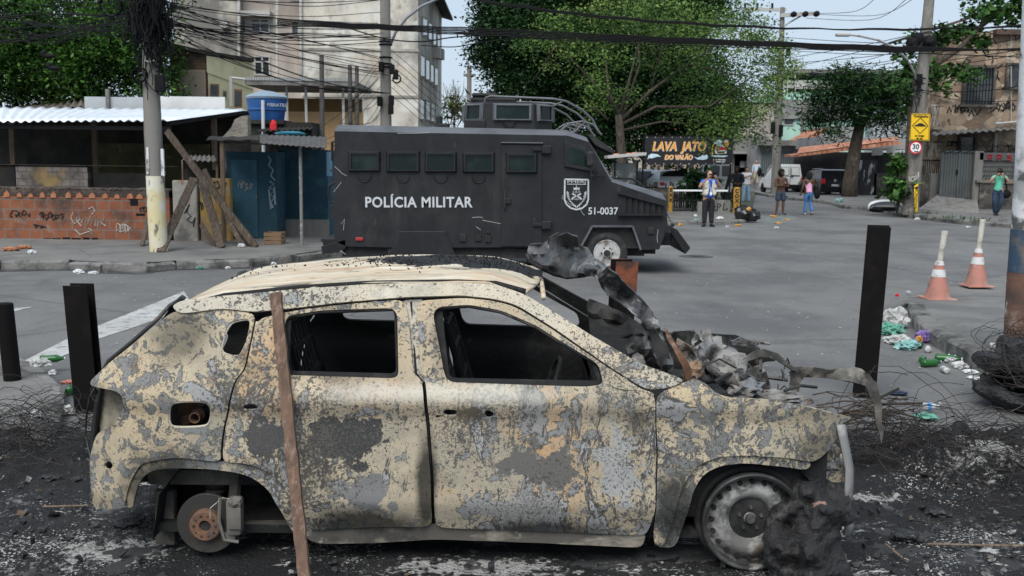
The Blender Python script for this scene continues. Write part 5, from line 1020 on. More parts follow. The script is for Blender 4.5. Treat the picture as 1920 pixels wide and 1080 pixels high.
b = MB(); p = at(453, 32, FY + .7); q = at(510, 23, FY + .7); b.box((p.x, FY + .3, p.z), (q.x, FY + .9, q.z)); p = at(413, 52, FY); q = at(427, 42, FY); b.box((p.x, FY - .1, p.z), (q.x, FY + .3, q.z)); b.each('ledge', M_frame, FL)
b = MB()
for v in (92, 179): p = at(566, v, FY); q = at(784, v, FY); b.box((p.x, FY - .05, p.z - .05), (X1 + .03, FY - .002, p.z + .05))
b.each('string_course', M_flat2, FL)
for (u0, u1, v0, v1) in ((786, 794, 100, 146), (796, 803, 108, 152), (805, 811, 118, 156), (813, 819, 124, 162), (784.5, 793, 182, 226), (796, 804, 186, 228), (806, 813, 190, 230), (814, 820, 194, 232), (790, 799, 30, 68), (801, 808, 40, 76), (810, 816, 50, 86), (818, 823, 62, 92)):
    fr = [atx(u, v, X1 + .01) for u, v in ((u0, v0), (u1, v0 + (u1 - u0) * .55), (u1, v1 + (u1 - u0) * .1), (u0, v1))]; Xo = Vector((.05, 0, 0))
    w_ = MB().prism(fr, Xo).build('window', M_flat2, FL); c = sum(fr, Vector()) / 4; MB().prism([c + (p - c) * .82 + Xo for p in fr], (.012, 0, 0)).build('pane', M_pane, w_)
b = MB()
for u, v in ((813, 100), (820, 102)): p = atx(u, v, X1); b.box(p + Vector((0, -.4, -.25)), p + Vector((.35, .4, .25)))
b.each('air_conditioner', M_frame, FL)
# ochre yard building with its flat awning
YB = thing('yard_building', 'ochre walled yard building with a grey flat awning on posts before the flats', 'building', (at(590, 240, 33).x, 33.5, 0))
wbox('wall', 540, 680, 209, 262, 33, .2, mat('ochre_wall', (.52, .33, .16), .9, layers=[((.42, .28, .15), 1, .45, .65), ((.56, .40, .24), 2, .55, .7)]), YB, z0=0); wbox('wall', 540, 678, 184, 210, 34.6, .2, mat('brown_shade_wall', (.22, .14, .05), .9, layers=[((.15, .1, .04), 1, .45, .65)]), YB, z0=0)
p = at(467, 160, 32); q = at(672, 163, 32); b = MB(); b.box((p.x, 31.5, p.z - .02), (q.x, 35, p.z + .13)); b.build('awning', M_fibro, YB)
b = MB(); n = 44
for k in range(n): x = p.x + (q.x - p.x) * k / n; b.box((x, 31.47, p.z + .12), (x + (q.x - p.x) / n * .8, 31.9, p.z + .22))
b.build('fascia', mat('fascia_grey', (.3, .3, .29), .8), YB)
for u in (541, 577, 647): MB().tube([Vector((at(u, 250, 32).x, 32, 0)), at(u - 4, 160, 32)], .045, 6).build('post', M_frame, YB)
# cream house
CH = thing('cream_house', 'small cream house with a brown latticed gable between the pole and the flats', 'house', (at(420, 200, 34).x, 35, 0))
wbox('gable_wall', 318, 388, 92, 215, 34, 3, mat('brown_brick', (.16, .095, .06), .9, layers=[((.08, .06, .05), 1, .2, .6, {'kind': 'brick', 'bw': .3, 'bh': .1, 'mortar': .012, 'rot': RX}), ((.06, .045, .035), 1.2, .5, .66, {'det': 9})]), CH, z0=0)
a = at(389, 105, 34); c = at(474, 118, 37); c2 = at(389, 200, 34)
M_cream = mat('cream_paint', (.60, .55, .34), .85, layers=[((.48, .43, .27), 1, .45, .65), ((.25, .22, .15), 2, .62, .72, {'st': (2, 2, .4)})])
pts = [Vector((a.x, 34, 0)), Vector((a.x, 34, a.z)), Vector((c.x, 37, c.z)), Vector((c.x, 37, 0))]
MB().prism(pts, (-1.2, 3, 0)).build('wall', M_cream, CH); e = Vector((.02, -.08, 0))
MB().prism([Vector((a.x, 34, a.z)), Vector((c.x, 37, c.z)), Vector((c.x, 37, c.z - .95)), Vector((a.x, 34, a.z - .55))], (0, -.12, 0)).build('fascia', M_cream, CH)
MB().prism([Vector((at(316, 88, 34).x, 33.7, at(316, 88, 34).z)), Vector((a.x, 33.7, a.z + .03)), Vector((c.x + .1, 36.8, c.z + .03)), Vector((c.x + .1, 36.8, c.z + .15)), Vector((a.x, 33.7, a.z + .15)), Vector((at(316, 80, 34).x, 33.7, at(316, 80, 34).z))], (-1.4, 3, 0)).build('roof', M_dkwall, CH)
lt = MB(); x0 = at(336, 130, 33.95).x; x1 = at(384, 130, 33.95).x; z0 = at(336, 182, 33.95).z; z1 = at(336, 131, 33.95).z
for i in range(9):
    for j in range(9):
        x = x0 + (x1 - x0) * (i + .5) / 9; z = z0 + (z1 - z0) * (j + .5) / 9; s = .04; lt.tube([(x + s * math.cos(k * math.pi / 2), 33.95, z + s * 1.1 * math.sin(k * math.pi / 2)) for k in range(5)], .018, 4)
lt.box((x0, 33.99, z0), (x1, 33.998, z1)); lt.build('lattice', mat('lattice_cream', (.36, .31, .24), .9), CH)
def onwall(u, v): # slanting cream wall
    for Y in np.linspace(34, 37.2, 65):
        p = at(u, v, Y)
        if p.x >= a.x + (c.x - a.x) * (Y - 34) / 3: return p
    return p
M_brnframe = mat('brown_frame', (.14, .07, .04), .8)
for u0, u1, v0, v1, nm in ((395, 411, 157, 184, 'window'), (419, 425, 170, 187, 'window'), (440, 454, 167, 202, 'door')):
    P4 = [onwall(u0, v0), onwall(u1, v0 + 1), onwall(u1, v1), onwall(u0, v1)]; w_ = MB().prism(P4, (0, -.06, 0)).build(nm, M_brnframe, CH); cc = sum(P4, Vector()) / 4; MB().prism([cc + (p - cc) * .78 + Vector((0, -.06, 0)) for p in P4], (0, -.012, 0)).build('pane', M_pane, w_)
b = MB(); b.tube([onwall(433, 143) + e, onwall(434, 200) + e], .06, 6); b.tube([onwall(433, 146) + e, onwall(466, 150) + e], .05, 6); b.build('drainpipe', M_frame, CH)
# water tank on its stand
WT = thing('water_tank', 'round blue plastic water tank with a domed lid on a rooftop stand', 'water tank', (at(501, 228, 26).x, 26, at(501, 228, 26).z))
c = at(501, 226, 26); s = 1 / ppm(26); M_tank = mat('tank_blue', (.012, .075, .26), .5, layers=[((.03, .11, .30), 1.5, .45, .7)])
h = at(501, 186, 26).z - c.z
MB().lathe([(31 * s, 0), (34 * s, h * .45), (36 * s, h * .47), (36 * s, h * .53), (35 * s, h * .55), (38 * s, h)], 32, c).build('body', M_tank, WT, .6)
MB().lathe([(39 * s, h), (40 * s, h + .05), (34 * s, h + .1), (14 * s, h + .19), (5 * s, h + .21), (.001, h + .21)], 32, c).build('lid', mat('lid_blue', (.2, .27, .33), .6, layers=[((.35, .42, .48), 2, .5, .7)]), WT, .6)
lettering('lettering', 'FIBRATEC', .12, M_white, WT, facing(at(527, 199, 26) + Vector((0, -.40, 0)), .45), .002)
b = MB(); x0, x1 = at(466, 228, 26).x, at(540, 228, 26).x; b.box((x0, 25.5, c.z - .1), (x1, 26.5, c.z)); b.build('stand', M_dkwall, WT)
b = MB(); b.tube([Vector((at(493, 250, 25.4).x, 25.4, 1.5)), at(493, 188, 25.4)], .045, 8); b.build('overflow_pipe', M_white, WT)
SK = thing('shanty', 'dark makeshift hut with a ragged roof under the blue water tank', 'hut', (at(520, 270, 25.6).x, 26, 0))
wbox('wall', 464, 585, 228, 290, 25.6, 1.2, M_dkwall, SK, z0=0); corr('roof', at(478, 246, 25), at(586, 242, 25), at(584, 232, 26.8), at(540, 229, 26.8), .14, .02, M_dkwall, SK)
o = MB().blob(at(513, 238, 25.2), (.09, .05, .17), 5, .35).build('red_cloth', mat('red_cloth', (.5, .02, .03), .9), None, True); tag(o, 'red rag hanging below the blue water tank', 'cloth')
o = MB().blob(at(545, 250, 25.0), (.4, .1, .05), 6, .3).build('tarpaulin', mat('teal_tarp', (.03, .16, .22), .7), None, True); tag(o, 'folded teal tarpaulin on the hut roof by the water tank', 'tarpaulin')
# lamp and timber poles behind the truck
M_gwood = mat('grey_timber', (.085, .08, .075), .9, layers=[((.045, .042, .04), 3, .45, .66, {'st': (6, 6, 1)}), ((.14, .135, .13), 4, .57, .72)])
def pole(u, v0, v1, Y, r, m, name, label, cat='utility pole', lean=0):
    p = at(u, v1, Y); o = MB().tube([Vector((p.x + lean, Y, 0)), at(u, v0, Y)], [r, r * .8], 10).build(name, m, None, .8); return tag(o, label, cat)
pole(603, 103, 250, 26.5, .075, M_gwood, 'timber_pole', 'tallest bare timber pole before the ochre wall'); pole(656, 122, 240, 29, .07, M_gwood, 'timber_pole', 'left one of the close pair of timber poles behind the truck'); pole(669, 124, 240, 29, .07, M_gwood, 'timber_pole', 'right one of the close pair of timber poles behind the truck')
LP = thing('lamp_pole', 'grey concrete lamp pole rising behind the truck with a curved lamp arm', 'lamp pole', (at(724, 235, 26).x, 26, 0))
MB().tube([Vector((at(724, 235, 26).x, 26, 0)), at(722, -60, 26)], [.16, .125], 14).build('shaft', M_pole, LP, .8)
MB().tube([at(733, 82, 25.9), at(742, 60, 25.8), at(762, 34, 25.6), at(790, 12, 25.4), at(820, -2, 25.2), at(850, -10, 25)], .035, 8).build('arm', mat('galvanised', (.32, .34, .36), .5, .5), LP, True)
b = MB()
for k, (u, v) in enumerate(((715, 125), (735, 130), (712, 190), (734, 188), (733, 205), (742, 140))): p = at(u, v, 25.8); b.box(p + Vector((-.06, -.1, -.12)), p + Vector((.06, .1, .12)), .02)
for v in (78, 84, 108, 120, 126): p = at(723, v, 26); b.tube([p + Vector((.16 * math.cos(t), .16 * math.sin(t), 0)) for t in np.linspace(0, 6.28, 12)], .02, 4)
b.each('fitting', M_black, LP); c_ = at(744, 148, 25.8); coil('cable_coil', c_, .1, 5, 'black coil of cable strapped to the lamp pole behind the truck')
UP = thing('distant_pole', 'small distant crossarm pole against the sky beyond the truck turret', 'utility pole', (at(880, 185, 70).x, 70, 0))
MB().tube([Vector((at(880, 185, 70).x, 70, 0)), at(880, 123, 70)], .16, 8).build('shaft', M_pole, UP); MB().box(at(869, 143, 70) + Vector((0, -.1, 0)), at(892, 140, 70) + Vector((0, .1, .05))).build('crossarm', M_pole, UP)
# ================================================================ trees
def leafmat(name, dark, mid, light, sc=.7):
    return mat(name, mid, .6, layers=[(dark, sc, .42, .6, {'det': 3}), (light, sc * 1.3, .56, .72, {'det': 4}), (tuple(c * .45 for c in dark), sc * 6, .55, .7, {'det': 2}), (tuple(min(1, c * 1.5) for c in light), sc * 9, .64, .72, {'det': 2})], spec=.15)
def crown(name, blobs, per, size, m, parent, seed=0, droop=.3, asp=.5, clump=.35, dens=1.0, hollow=.45):
    rng = np.random.default_rng(seed); C = []
    for c, r in blobs:
        r = np.array(r if hasattr(r, '__len__') else (r, r, r), float); k = max(4, int(per * dens * (r[0] * r[1] * r[2]) ** (2 / 3)))
        d = rng.normal(size=(k, 3)); d /= np.linalg.norm(d, axis=1)[:, None]; rad = hollow + (1.06 - hollow) * rng.random(k) ** .6
        C.append(np.array(c) + d * rad[:, None] * r)
    C = np.concatenate(C); nl = 15; cl = np.repeat(C, nl, 0); n = len(cl)
    p = cl + rng.normal(size=(n, 3)) * clump * np.array([1, 1, .6])
    a = rng.normal(size=(n, 3)); a[:, 2] = a[:, 2] * .5 - droop; a /= np.linalg.norm(a, axis=1)[:, None]
    b = np.cross(a, rng.normal(size=(n, 3)) * .6 + np.array([0, 0, 1.0])); b /= np.linalg.norm(b, axis=1)[:, None] + 1e-9
    s = size * (.6 + .8 * rng.random(n))[:, None]; nn = np.cross(a, b) * s * .12
    V = np.empty((n, 4, 3)); V[:, 0] = p; V[:, 1] = p + a * s * .5 + b * s * asp * .5 + nn; V[:, 2] = p + a * s; V[:, 3] = p + a * s * .5 - b * s * asp * .5 + nn
    me = bpy.data.meshes.new(name); me.vertices.add(n * 4); me.vertices.foreach_set('co', V.ravel().astype(np.float32)); me.loops.add(n * 4); me.loops.foreach_set('vertex_index', np.arange(n * 4, dtype=np.int32))
    me.polygons.add(n); me.polygons.foreach_set('loop_start', np.arange(0, n * 4, 4, dtype=np.int32)); me.polygons.foreach_set('loop_total', np.full(n, 4, dtype=np.int32)); me.update(calc_edges=True)
    return link_mesh(name, me, m, parent)
def pb(Y, lst, dj=.5, seed=0):
    rnd = random.Random(seed); k = ppm(Y); out_ = []
    for u, v, r in lst:
        p = at(u, v, Y + rnd.uniform(-dj, dj)); R = r / k; out_.append(((p.x, p.y, p.z), (R, R * 1.0, R * .85)))
    return out_
M_bark = mat('bark', (.085, .068, .052), .95, layers=[((.035, .028, .022), 5, .45, .65, {'st': (3, 3, .6)}), ((.15, .125, .10), 4, .58, .72)], bump=(14, .8, .04))
def limbs(paths, name, parent, m=M_bark):
    b = MB()
    for pts, r0, r1 in paths: b.tube(pts, list(np.linspace(r0, r1, len(pts))), 8)
    return b.build(name, m, parent, True)
def tree(name, label, Y, base, trunk, blobs, per, size, m, seed, group=None, **k):
    """trunk: list of (pixel path, r0, r1)"""
    g = Vector((at(*base, Y).x, Y, 0)); t = thing(name, label, 'tree', g, group)
    paths = []
    for i, (pp, r0, r1) in enumerate(trunk):
        pts = [at(u, v, Y + (0 if len(q) == 0 else q[0])) for u, v, *q in pp]
        if i == 0: pts = [Vector((pts[0].x, Y, -.05))] + pts
        paths.append((pts, r0, r1))
    limbs(paths, 'trunk', t); crown('crown', pb(Y, blobs, k.pop('dj', .8), seed), per, size, m, t, seed, **k); return t
L_left = leafmat('leaf_bright', (.022, .06, .012), (.055, .135, .022), (.12, .24, .04), .9)
L_dark = leafmat('leaf_dark', (.012, .034, .012), (.024, .062, .018), (.05, .105, .028), .5)
L_mid = leafmat('leaf_olive', (.055, .115, .028), (.13, .215, .05), (.26, .32, .09), .5)
L_fern = leafmat('leaf_fern', (.014, .042, .014), (.032, .085, .024), (.075, .15, .035), .8)
L_alm = leafmat('leaf_almond', (.02, .055, .012), (.05, .125, .025), (.12, .22, .05), 1.2)
tree('leafy_tree', 'bright green bushy tree filling the corner behind the zinc shed roof', 33, (150, 300), [([(150, 260), (150, 120)], .25, .12), ([(150, 160), (80, 60)], .12, .04), ([(150, 150), (230, 60)], .12, .04)],
    [(-60, 40, 130), (40, 30, 130), (140, 30, 130), (225, 60, 90), (30, 120, 90), (120, 130, 90), (200, 140, 75), (270, 130, 55), (300, 170, 35), (-40, 150, 70), (70, 175, 50), (160, 180, 40), (310, 110, 35), (250, 10, 70), (318, 185, 20)], 150, .145, L_left, 1, dj=1.2, clump=.26)
tree('dense_tree', 'tall dense dark green tree behind the truck turret, against the sky', 48, (1040, 320), [([(1040, 250), (1045, 100)], .4, .2)],
    [(935, 30, 50), (925, 95, 42), (950, 150, 38), (985, 60, 75), (1000, -30, 110), (1090, 10, 110), (1180, 0, 110), (990, 140, 60), (1060, 100, 90), (1050, 190, 60), (1130, 150, 90), (1190, 100, 90), (1230, 170, 80), (1110, 235, 60), (1190, 240, 60), (1270, 235, 60), (1280, 20, 70), (1290, 130, 70), (1010, 215, 40), (1340, 230, 50), (1340, 180, 50), (1325, 5, 45), (900, 60, 14), (905, 110, 18), (1250, 280, 35), (1070, 280, 40), (1140, 285, 40)], 150, .19, L_dark, 2, dj=1.2, clump=.34, hollow=.35)
tree('spreading_tree', 'spreading olive green tree with pale bare stems in front of the dense dark tree', 37.5, (1166, 340),
    [([(1166, 300), (1162, 240), (1160, 215)], .2, .13), ([(1160, 215), (1140, 170), (1132, 60)], .07, .02), ([(1161, 218), (1180, 150), (1200, 70)], .08, .02), ([(1160, 230), (1220, 170), (1290, 120), (1350, 80)], .08, .02), ([(1162, 235), (1230, 200), (1330, 200), (1400, 150)], .07, .02), ([(1150, 195), (1080, 120), (1030, 70)], .06, .02), ([(1165, 225), (1200, 120), (1190, 20)], .06, .015), ([(1220, 170), (1240, 90), (1230, 20)], .04, .01), ([(1140, 225), (1120, 205), (1090, 195)], .04, .012), ([(1165, 245), (1240, 228), (1290, 232)], .05, .012), ([(1000, 150), (1040, 90), (1100, 60)], .02, .015), ([(1290, 120), (1380, 140), (1440, 130)], .03, .01)],
    [(1000, 82, 30), (1035, 55, 38), (1070, 85, 38), (1115, 50, 55), (1170, 25, 60), (1235, 30, 60), (1300, 40, 55), (1350, 55, 50), (1395, 60, 45), (1425, 95, 40), (1455, 130, 38), (1482, 128, 20), (1345, 120, 55), (1285, 125, 45), (1415, 155, 45), (1440, 195, 32), (1405, 215, 38), (1350, 190, 45), (1330, 240, 35), (1290, 205, 35), (1105, 140, 26), (1125, 165, 24), (1148, 188, 24), (1110, 195, 20), (1190, 175, 20), (1150, 110, 30), (1225, 110, 30), (1370, 250, 26), (1425, 255, 22), (1440, 275, 14), (1245, 65, 40), (1035, 120, 18), (1395, 20, 30), (1060, 30, 30), (1330, 275, 18), (1430, 60, 30), (1450, 95, 30), (1475, 110, 24), (1468, 150, 26), (1455, 172, 24), (1400, 180, 34), (1380, 215, 30)], 84, .12, L_mid, 3, dj=1.6, clump=.22, hollow=.3)
tree('feathery_tree', 'dark feathery tree with a thick leaning trunk on the right pavement', 57, (1590, 374), [([(1594, 340), (1603, 280), (1612, 235)], .48, .3), ([(1612, 238), (1590, 200), (1570, 170)], .2, .05), ([(1612, 240), (1640, 200), (1690, 170)], .2, .05), ([(1612, 238), (1620, 190), (1630, 160)], .16, .04)],
    [(1555, 165, 34), (1590, 150, 38), (1640, 165, 40), (1690, 158, 36), (1735, 150, 32), (1530, 190, 20), (1545, 222, 22), (1580, 195, 30), (1650, 200, 34), (1700, 195, 30), (1735, 185, 26), (1660, 235, 20), (1555, 245, 14), (1620, 190, 26), (1690, 225, 18), (1530, 235, 18), (1570, 255, 14), (1520, 215, 14), (1700, 240, 14), (1510, 180, 14), (1600, 215, 22)], 75, .36, L_fern, 4, dj=1.2, droop=.15, asp=.22, clump=.42, hollow=.2)
tree('almond_tree', 'big leaved almond tree hanging over the right pole and stone house', 40, (1700, 392), [([(1702, 350), (1708, 280), (1712, 200)], .28, .2), ([(1712, 200), (1740, 130), (1800, 90), (1840, 48)], .16, .09), ([(1840, 48), (1880, 20), (1920, 8)], .1, .05), ([(1712, 205), (1715, 150), (1730, 110)], .12, .05), ([(1840, 50), (1850, 20), (1870, -20)], .1, .05)],
    [(1735, 75, 24), (1765, 65, 22), (1790, 60, 24), (1815, 68, 22), (1700, 110, 18), (1715, 130, 20), (1740, 130, 24), (1775, 140, 24), (1805, 135, 20), (1825, 140, 14), (1830, 20, 26), (1860, 10, 30), (1895, 5, 34), (1915, 30, 20), (1880, 40, 16), (1830, 70, 14), (1760, 155, 18), (1690, 160, 16), (1725, 65, 12), (1840, 80, 12), (1700, 200, 14), (1930, -10, 40)], 40, .26, L_alm, 5, dj=.8, asp=.62, clump=.2, droop=.1, hollow=.2)
def shrub(label, Y, z, lst, per, size, m, seed, name='shrub', asp=.5, **k):
    g = at(lst[0][0], lst[0][1], Y); g.z = z; t = thing(name, label, 'plant', g); b = pb(Y, lst, .15, seed); limbs([([g, Vector((c[0], c[1], c[2]))], .025, .01) for c, r in b], 'stem', t); crown('leaves', b, per, size, m, t, seed, asp=asp, **k); return t
shrub('round leaved shoots climbing the dark trunk beside the sign pole', 37.9, .15, [(1688, 300, 12), (1692, 320, 14), (1680, 340, 14), (1670, 355, 14), (1690, 362, 12), (1697, 345, 10)], 22, .28, L_alm, 8, asp=.7, clump=.14)
shrub('dark drooping banana-like bush between the banner and the standing men', 40, .1, [(1305, 325, 14), (1298, 338, 14), (1312, 345, 14), (1320, 325, 12), (1310, 370, 10)], 26, .42, L_fern, 9, asp=.35, clump=.22)
shrub('small yellowish palm beside the flats beyond the truck roof', 60, 0, [(852, 200, 18), (846, 190, 14), (860, 212, 14), (850, 225, 12)], 12, .7, leafmat('leaf_palm', (.04, .06, .015), (.09, .12, .03), (.18, .19, .06)), 10, 'palm', .15, clump=.5)
tt = thing('bare_tree', 'bare twiggy tree against the sky beside the flats', 'tree', (at(850, 240, 66).x, 66, 0)); rnd = random.Random(31); ps = []
for i in range(46):
    p0 = at(852 + rnd.gauss(0, 3), 215, 66); p1 = at(850 + rnd.gauss(0, 16), rnd.uniform(146, 185), 66 + rnd.gauss(0, 1)); m_ = p0.lerp(p1, .5) + Vector((rnd.gauss(0, .2), 0, 0)); ps.append(([p0, m_, p1], .03, .008))
limbs([([Vector((at(850, 240, 66).x, 66, 0)), at(852, 215, 66)], .12, .06)] + ps, 'trunk', tt)
for i, (u, v, Y) in enumerate(((1715, 404, 37.4), (1740, 411, 36.8), (1840, 427, 33.6), (1875, 429, 33), (1905, 431, 32.7), (1810, 424, 34.5), (1880, 430, 32.8), (1698, 404, 37.6))):
    g = gnd(u, v); b = []; rng = np.random.default_rng(i)
    o = crown('grass', [((g.x, Y + .3, .16), (.5, .15, .06))], 90, .12, L_left, None, 40 + i, droop=-.8, asp=.15, clump=.05); stuff(o, 'tuft of grass along the far right kerb', 'grass')
# ================================================================ far right house, walls and gate
M_stone = mat('stone_cladding', (.33, .24, .165), .9, layers=[((.20, .135, .09), 2.6, .50, .30, {'kind': 'cell', 'loc': (0, 0, 0)}), ((.46, .37, .27), 2.6, .55, .75, {'kind': 'cell', 'loc': (0, 0, 0)}), ((.10, .085, .07), 2.6, .03, .01, {'kind': 'crack', 'loc': (0, 0, 0)}), ((.25, .2, .15), 5, .5, .7, {'det': 8, 'amt': .6}), ((.10, .09, .08), .6, .52, .68, {'det': 9}), ((.035, .033, .032), 1.1, .61, .67, {'det': 10, 'dist': 1})], bump=(9, .4, .03))
M_dkst = mat('sooty_stone', (.09, .08, .07), .95, layers=[((.03, .028, .026), 1.6, .45, .62, {'det': 9}), ((.2, .18, .15), 2.4, .56, .68, {'det': 9})], bump=(8, .7, .04))
M_gate = mat('gate_grey', (.10, .112, .11), .6, layers=[((.075, .08, .08), 1.2, .45, .66), ((.17, .17, .165), 8, .63, .72)])
HY = 45.0
HS = thing('stone_house', 'two-storey house clad in tan crazy stone with graffiti and barred windows', 'house', (at(1850, 300, HY).x, HY + 4, 0))
xl = at(1762, 200, HY).x; xr = at(2040, 200, HY).x; zt = at(1800, 58, HY).z
MB().box((xl, HY, 0), (xr, HY + 2.2, zt)).build('wall', M_stone, HS)
MB().box((at(1745, 200, HY + 1).x, HY + 1.4, 0), (xl + .2, HY + 2.8, at(1750, 120, HY).z)).build('side_wall', M_stone, HS)
b = MB(); b.prism([(xl - .3, HY - .5, zt + .05), (at(1840, 30, HY).x, HY - .5, at(1805, 28, HY).z), (at(1840, 30, HY).x, HY - .5, at(1805, 24, HY).z), (xl - .3, HY - .5, zt + .17)], (0, 8, 0)); b.box((at(1862, 60, HY).x, HY - .35, at(1862, 66, HY).z), (xr, HY + 1, at(1862, 56, HY).z)); b.build('roof', mat('dark_tiles', (.10, .06, .045), .9, layers=[((.05, .04, .035), 3, .45, .65)]), HS)
def barwin(u0, u1, v0, v1, Y, n, name='window'):
    a = at(u0, v0, Y); c = at(u1, v1, Y); b = MB(); t = .12; b.box((a.x, Y - .14, c.z), (a.x + t, Y, a.z)); b.box((c.x - t, Y - .14, c.z), (c.x, Y, a.z)); b.box((a.x + t, Y - .14, a.z - t), (c.x - t, Y, a.z)); b.box((a.x - .1, Y - .25, c.z - .1), (c.x + .1, Y, c.z)); w_ = b.build(name, M_dkst, HS)
    MB().box((a.x + t, Y - .03, c.z), (c.x - t, Y + .02, a.z - t)).build('pane', M_pane, w_)
    if n:
        g = MB()
        for k in range(n): x = a.x + t + (c.x - a.x - 2 * t) * (k + .5) / n; g.tube([(x, Y - .2, c.z), (x, Y - .2, a.z - t)], .018, 5)
        for z in (c.z + .15, (a.z + c.z) / 2, a.z - .25): g.tube([(a.x + t, Y - .2, z), (c.x - t, Y - .2, z)], .015, 5)
        g.build('bars', M_black, w_)
    return w_
barwin(1806, 1862, 122, 197, HY, 9); barwin(1886, 1914, 118, 164, HY, 0); barwin(1796, 1828, 252, 300, HY, 0); barwin(1752, 1760, 205, 240, HY + 1.4, 0)
b = MB(); x0 = at(1744, 236, HY - .6); x1 = at(1766, 198, HY - .6)
for i in range(3):
    for s in (0, 1): xa_ = x0.x + (x1.x - x0.x) * i / 3; xb_ = x0.x + (x1.x - x0.x) * (i + 1) / 3; b.tube([(xa_, HY - .6, x0.z if s else x1.z), ((xa_ + xb_) / 2, HY - .6, (x0.z + x1.z) / 2), (xb_, HY - .6, x0.z if s else x1.z)], .018, 4)
b.tube([(x0.x, HY - .6, x1.z), (x1.x, HY - .6, x1.z)], .03, 5); b.build('balcony_rail', M_rimw, HS); MB().box((x0.x - .4, HY - .7, x0.z - .15), (x1.x + .1, HY + 1.5, x0.z)).build('balcony_floor', M_stone, HS)
corr('awning', at(1746, 254, 42.6), at(1925, 240, 42.6), at(1925, 238, HY), at(1750, 246, HY), .3, .035, M_fibro, HS)
b = MB(); p = at(1867, 250, HY - .1); b.tube([p, Vector((p.x, p.y, .6))], .07, 8); b.tube([at(1866, 232, HY - .15), at(1912, 228, HY - .15)], .05, 8); b.tube([at(1896, 50, HY - .1), at(1896, 230, HY - .1)], .02, 5); b.each('pipe', M_frame, HS)
graf('graffiti', M_gk, HS, HY - .01, [[(1858, 75), (1856, 62), (1866, 64), (1862, 72), (1868, 82)], [(1905, 76), (1904, 64), (1914, 66), (1908, 74)], [(1862, 140), (1870, 128), (1880, 120)], [(1862, 134), (1872, 134), (1868, 150)], [(1866, 122), (1868, 140), (1874, 150)], [(1857, 205), (1862, 192), (1872, 195), (1866, 205), (1858, 210)], [(1872, 208), (1878, 195), (1884, 204), (1876, 208)], [(1886, 206), (1890, 190), (1900, 194), (1892, 204)], [(1806, 118), (1812, 110), (1820, 114), (1812, 120)], [(1776, 212), (1780, 200), (1784, 210)], [(1786, 200), (1792, 196), (1790, 212), (1796, 200)], [(1816, 218), (1822, 206), (1826, 218)], [(1828, 205), (1832, 216), (1840, 204)]] + scrawl(1788, 205, 26, 14, 4, 20) + scrawl(1776, 268, 30, 14, 4, 21) + scrawl(1864, 200, 36, 20, 4, 23), .03)
# boundary wall, gate and driveway
GYY = 42.8
def zat(v, Y, u=1800): return at(u, v, Y).z
pv = [gnd(1722, 392, .16), gnd(1836, 400, .16), Vector((at(1836, 371, GYY).x, GYY + .2, zat(371, GYY))), Vector((at(1764, 362, GYY).x, GYY + .2, zat(364, GYY)))]
b = MB(); V4 = [p.copy() for p in pv]; b.add(V4 + [Vector((p.x, p.y, 0)) for p in V4], [(0, 1, 2, 3), (0, 4, 5, 1), (1, 5, 6, 2), (2, 6, 7, 3), (3, 7, 4, 0)]); struct(b.build('driveway_ramp', M_conc))
GT = thing('metal_gate', 'tall grey ribbed metal gate with a wicket door at the top of the ramp', 'gate', (at(1797, 370, GYY).x, GYY, zat(371, GYY)))
a = at(1768, 283, GYY); c = at(1829, 371, GYY); b = MB(); n = 26; zz = c.z
for k in range(n): x = a.x + (c.x - a.x) * k / n; w_ = (c.x - a.x) / n; b.box((x, GYY + (.03 if k % 2 else 0), zz), (x + w_, GYY + .08, a.z))
b.build('ribbed_sheet', M_gate, GT); b = MB(); b.box((a.x - .04, GYY - .03, zz), (a.x + .04, GYY + .1, a.z)); b.box((c.x - .04, GYY - .03, zz), (c.x + .04, GYY + .1, a.z)); xm = at(1799, 300, GYY).x; b.box((xm - .05, GYY - .03, zz), (xm + .03, GYY - .002, a.z)); b.box((a.x, GYY - .03, a.z - .06), (c.x, GYY + .1, a.z + .02)); b.build('frame', M_gate, GT)
MB().box((xm - .12, GYY - .08, (zz + a.z) / 2), (xm - .06, GYY - .03, (zz + a.z) / 2 + .2)).build('lock', M_black, GT)
BWL = thing('boundary_wall', 'dark stone boundary wall with a band of patterned blocks right of the gate', 'wall', (at(1880, 390, 42.5).x, 42.5, .1))
def wz(nm, u0, u1, v0, v1, Y, th, m, p=None, z0=None): return wbox(nm, u0, u1, v0, v1, Y, th, m, p, 0, z0)
wz('gate_post', 1829, 1838, 283, 380, 42.6, .3, M_conc, BWL, 0); wz('stone_base', 1838, 2010, 344, 392, 42.5, .4, M_dkst, BWL, 0); wz('coping', 1832, 2010, 338, 344, 42.4, .5, M_conc, BWL); wz('block_panel', 1838, 2010, 302, 338, 42.7, .1, M_gate, BWL); wz('top_band', 1838, 2010, 286, 302, 42.6, .2, M_gate, BWL)
b = MB()
for i in range(16):
    for j in range(4):
        p = at(1843 + i * 4.6 + (j % 2) * 2, 306 + j * 8.4, 42.68); b.box((p.x - .03, 42.64, p.z - .12), (p.x + .02, 42.7, p.z)); b.box((p.x - .03, 42.64, p.z - .03), (p.x + .06, 42.7, p.z))
b.build('block_pattern', M_conc, BWL)
red = mat('graffiti_red', (.30, .03, .04), .9); graf('graffiti', red, BWL, 42.59, [[(1853, 300), (1853, 290), (1860, 291), (1859, 296), (1853, 296)], [(1871, 300), (1870, 290), (1878, 291), (1877, 296), (1871, 296)], [(1896, 291), (1889, 292), (1890, 295), (1896, 296), (1895, 300), (1888, 300)]], .045)
b = MB()
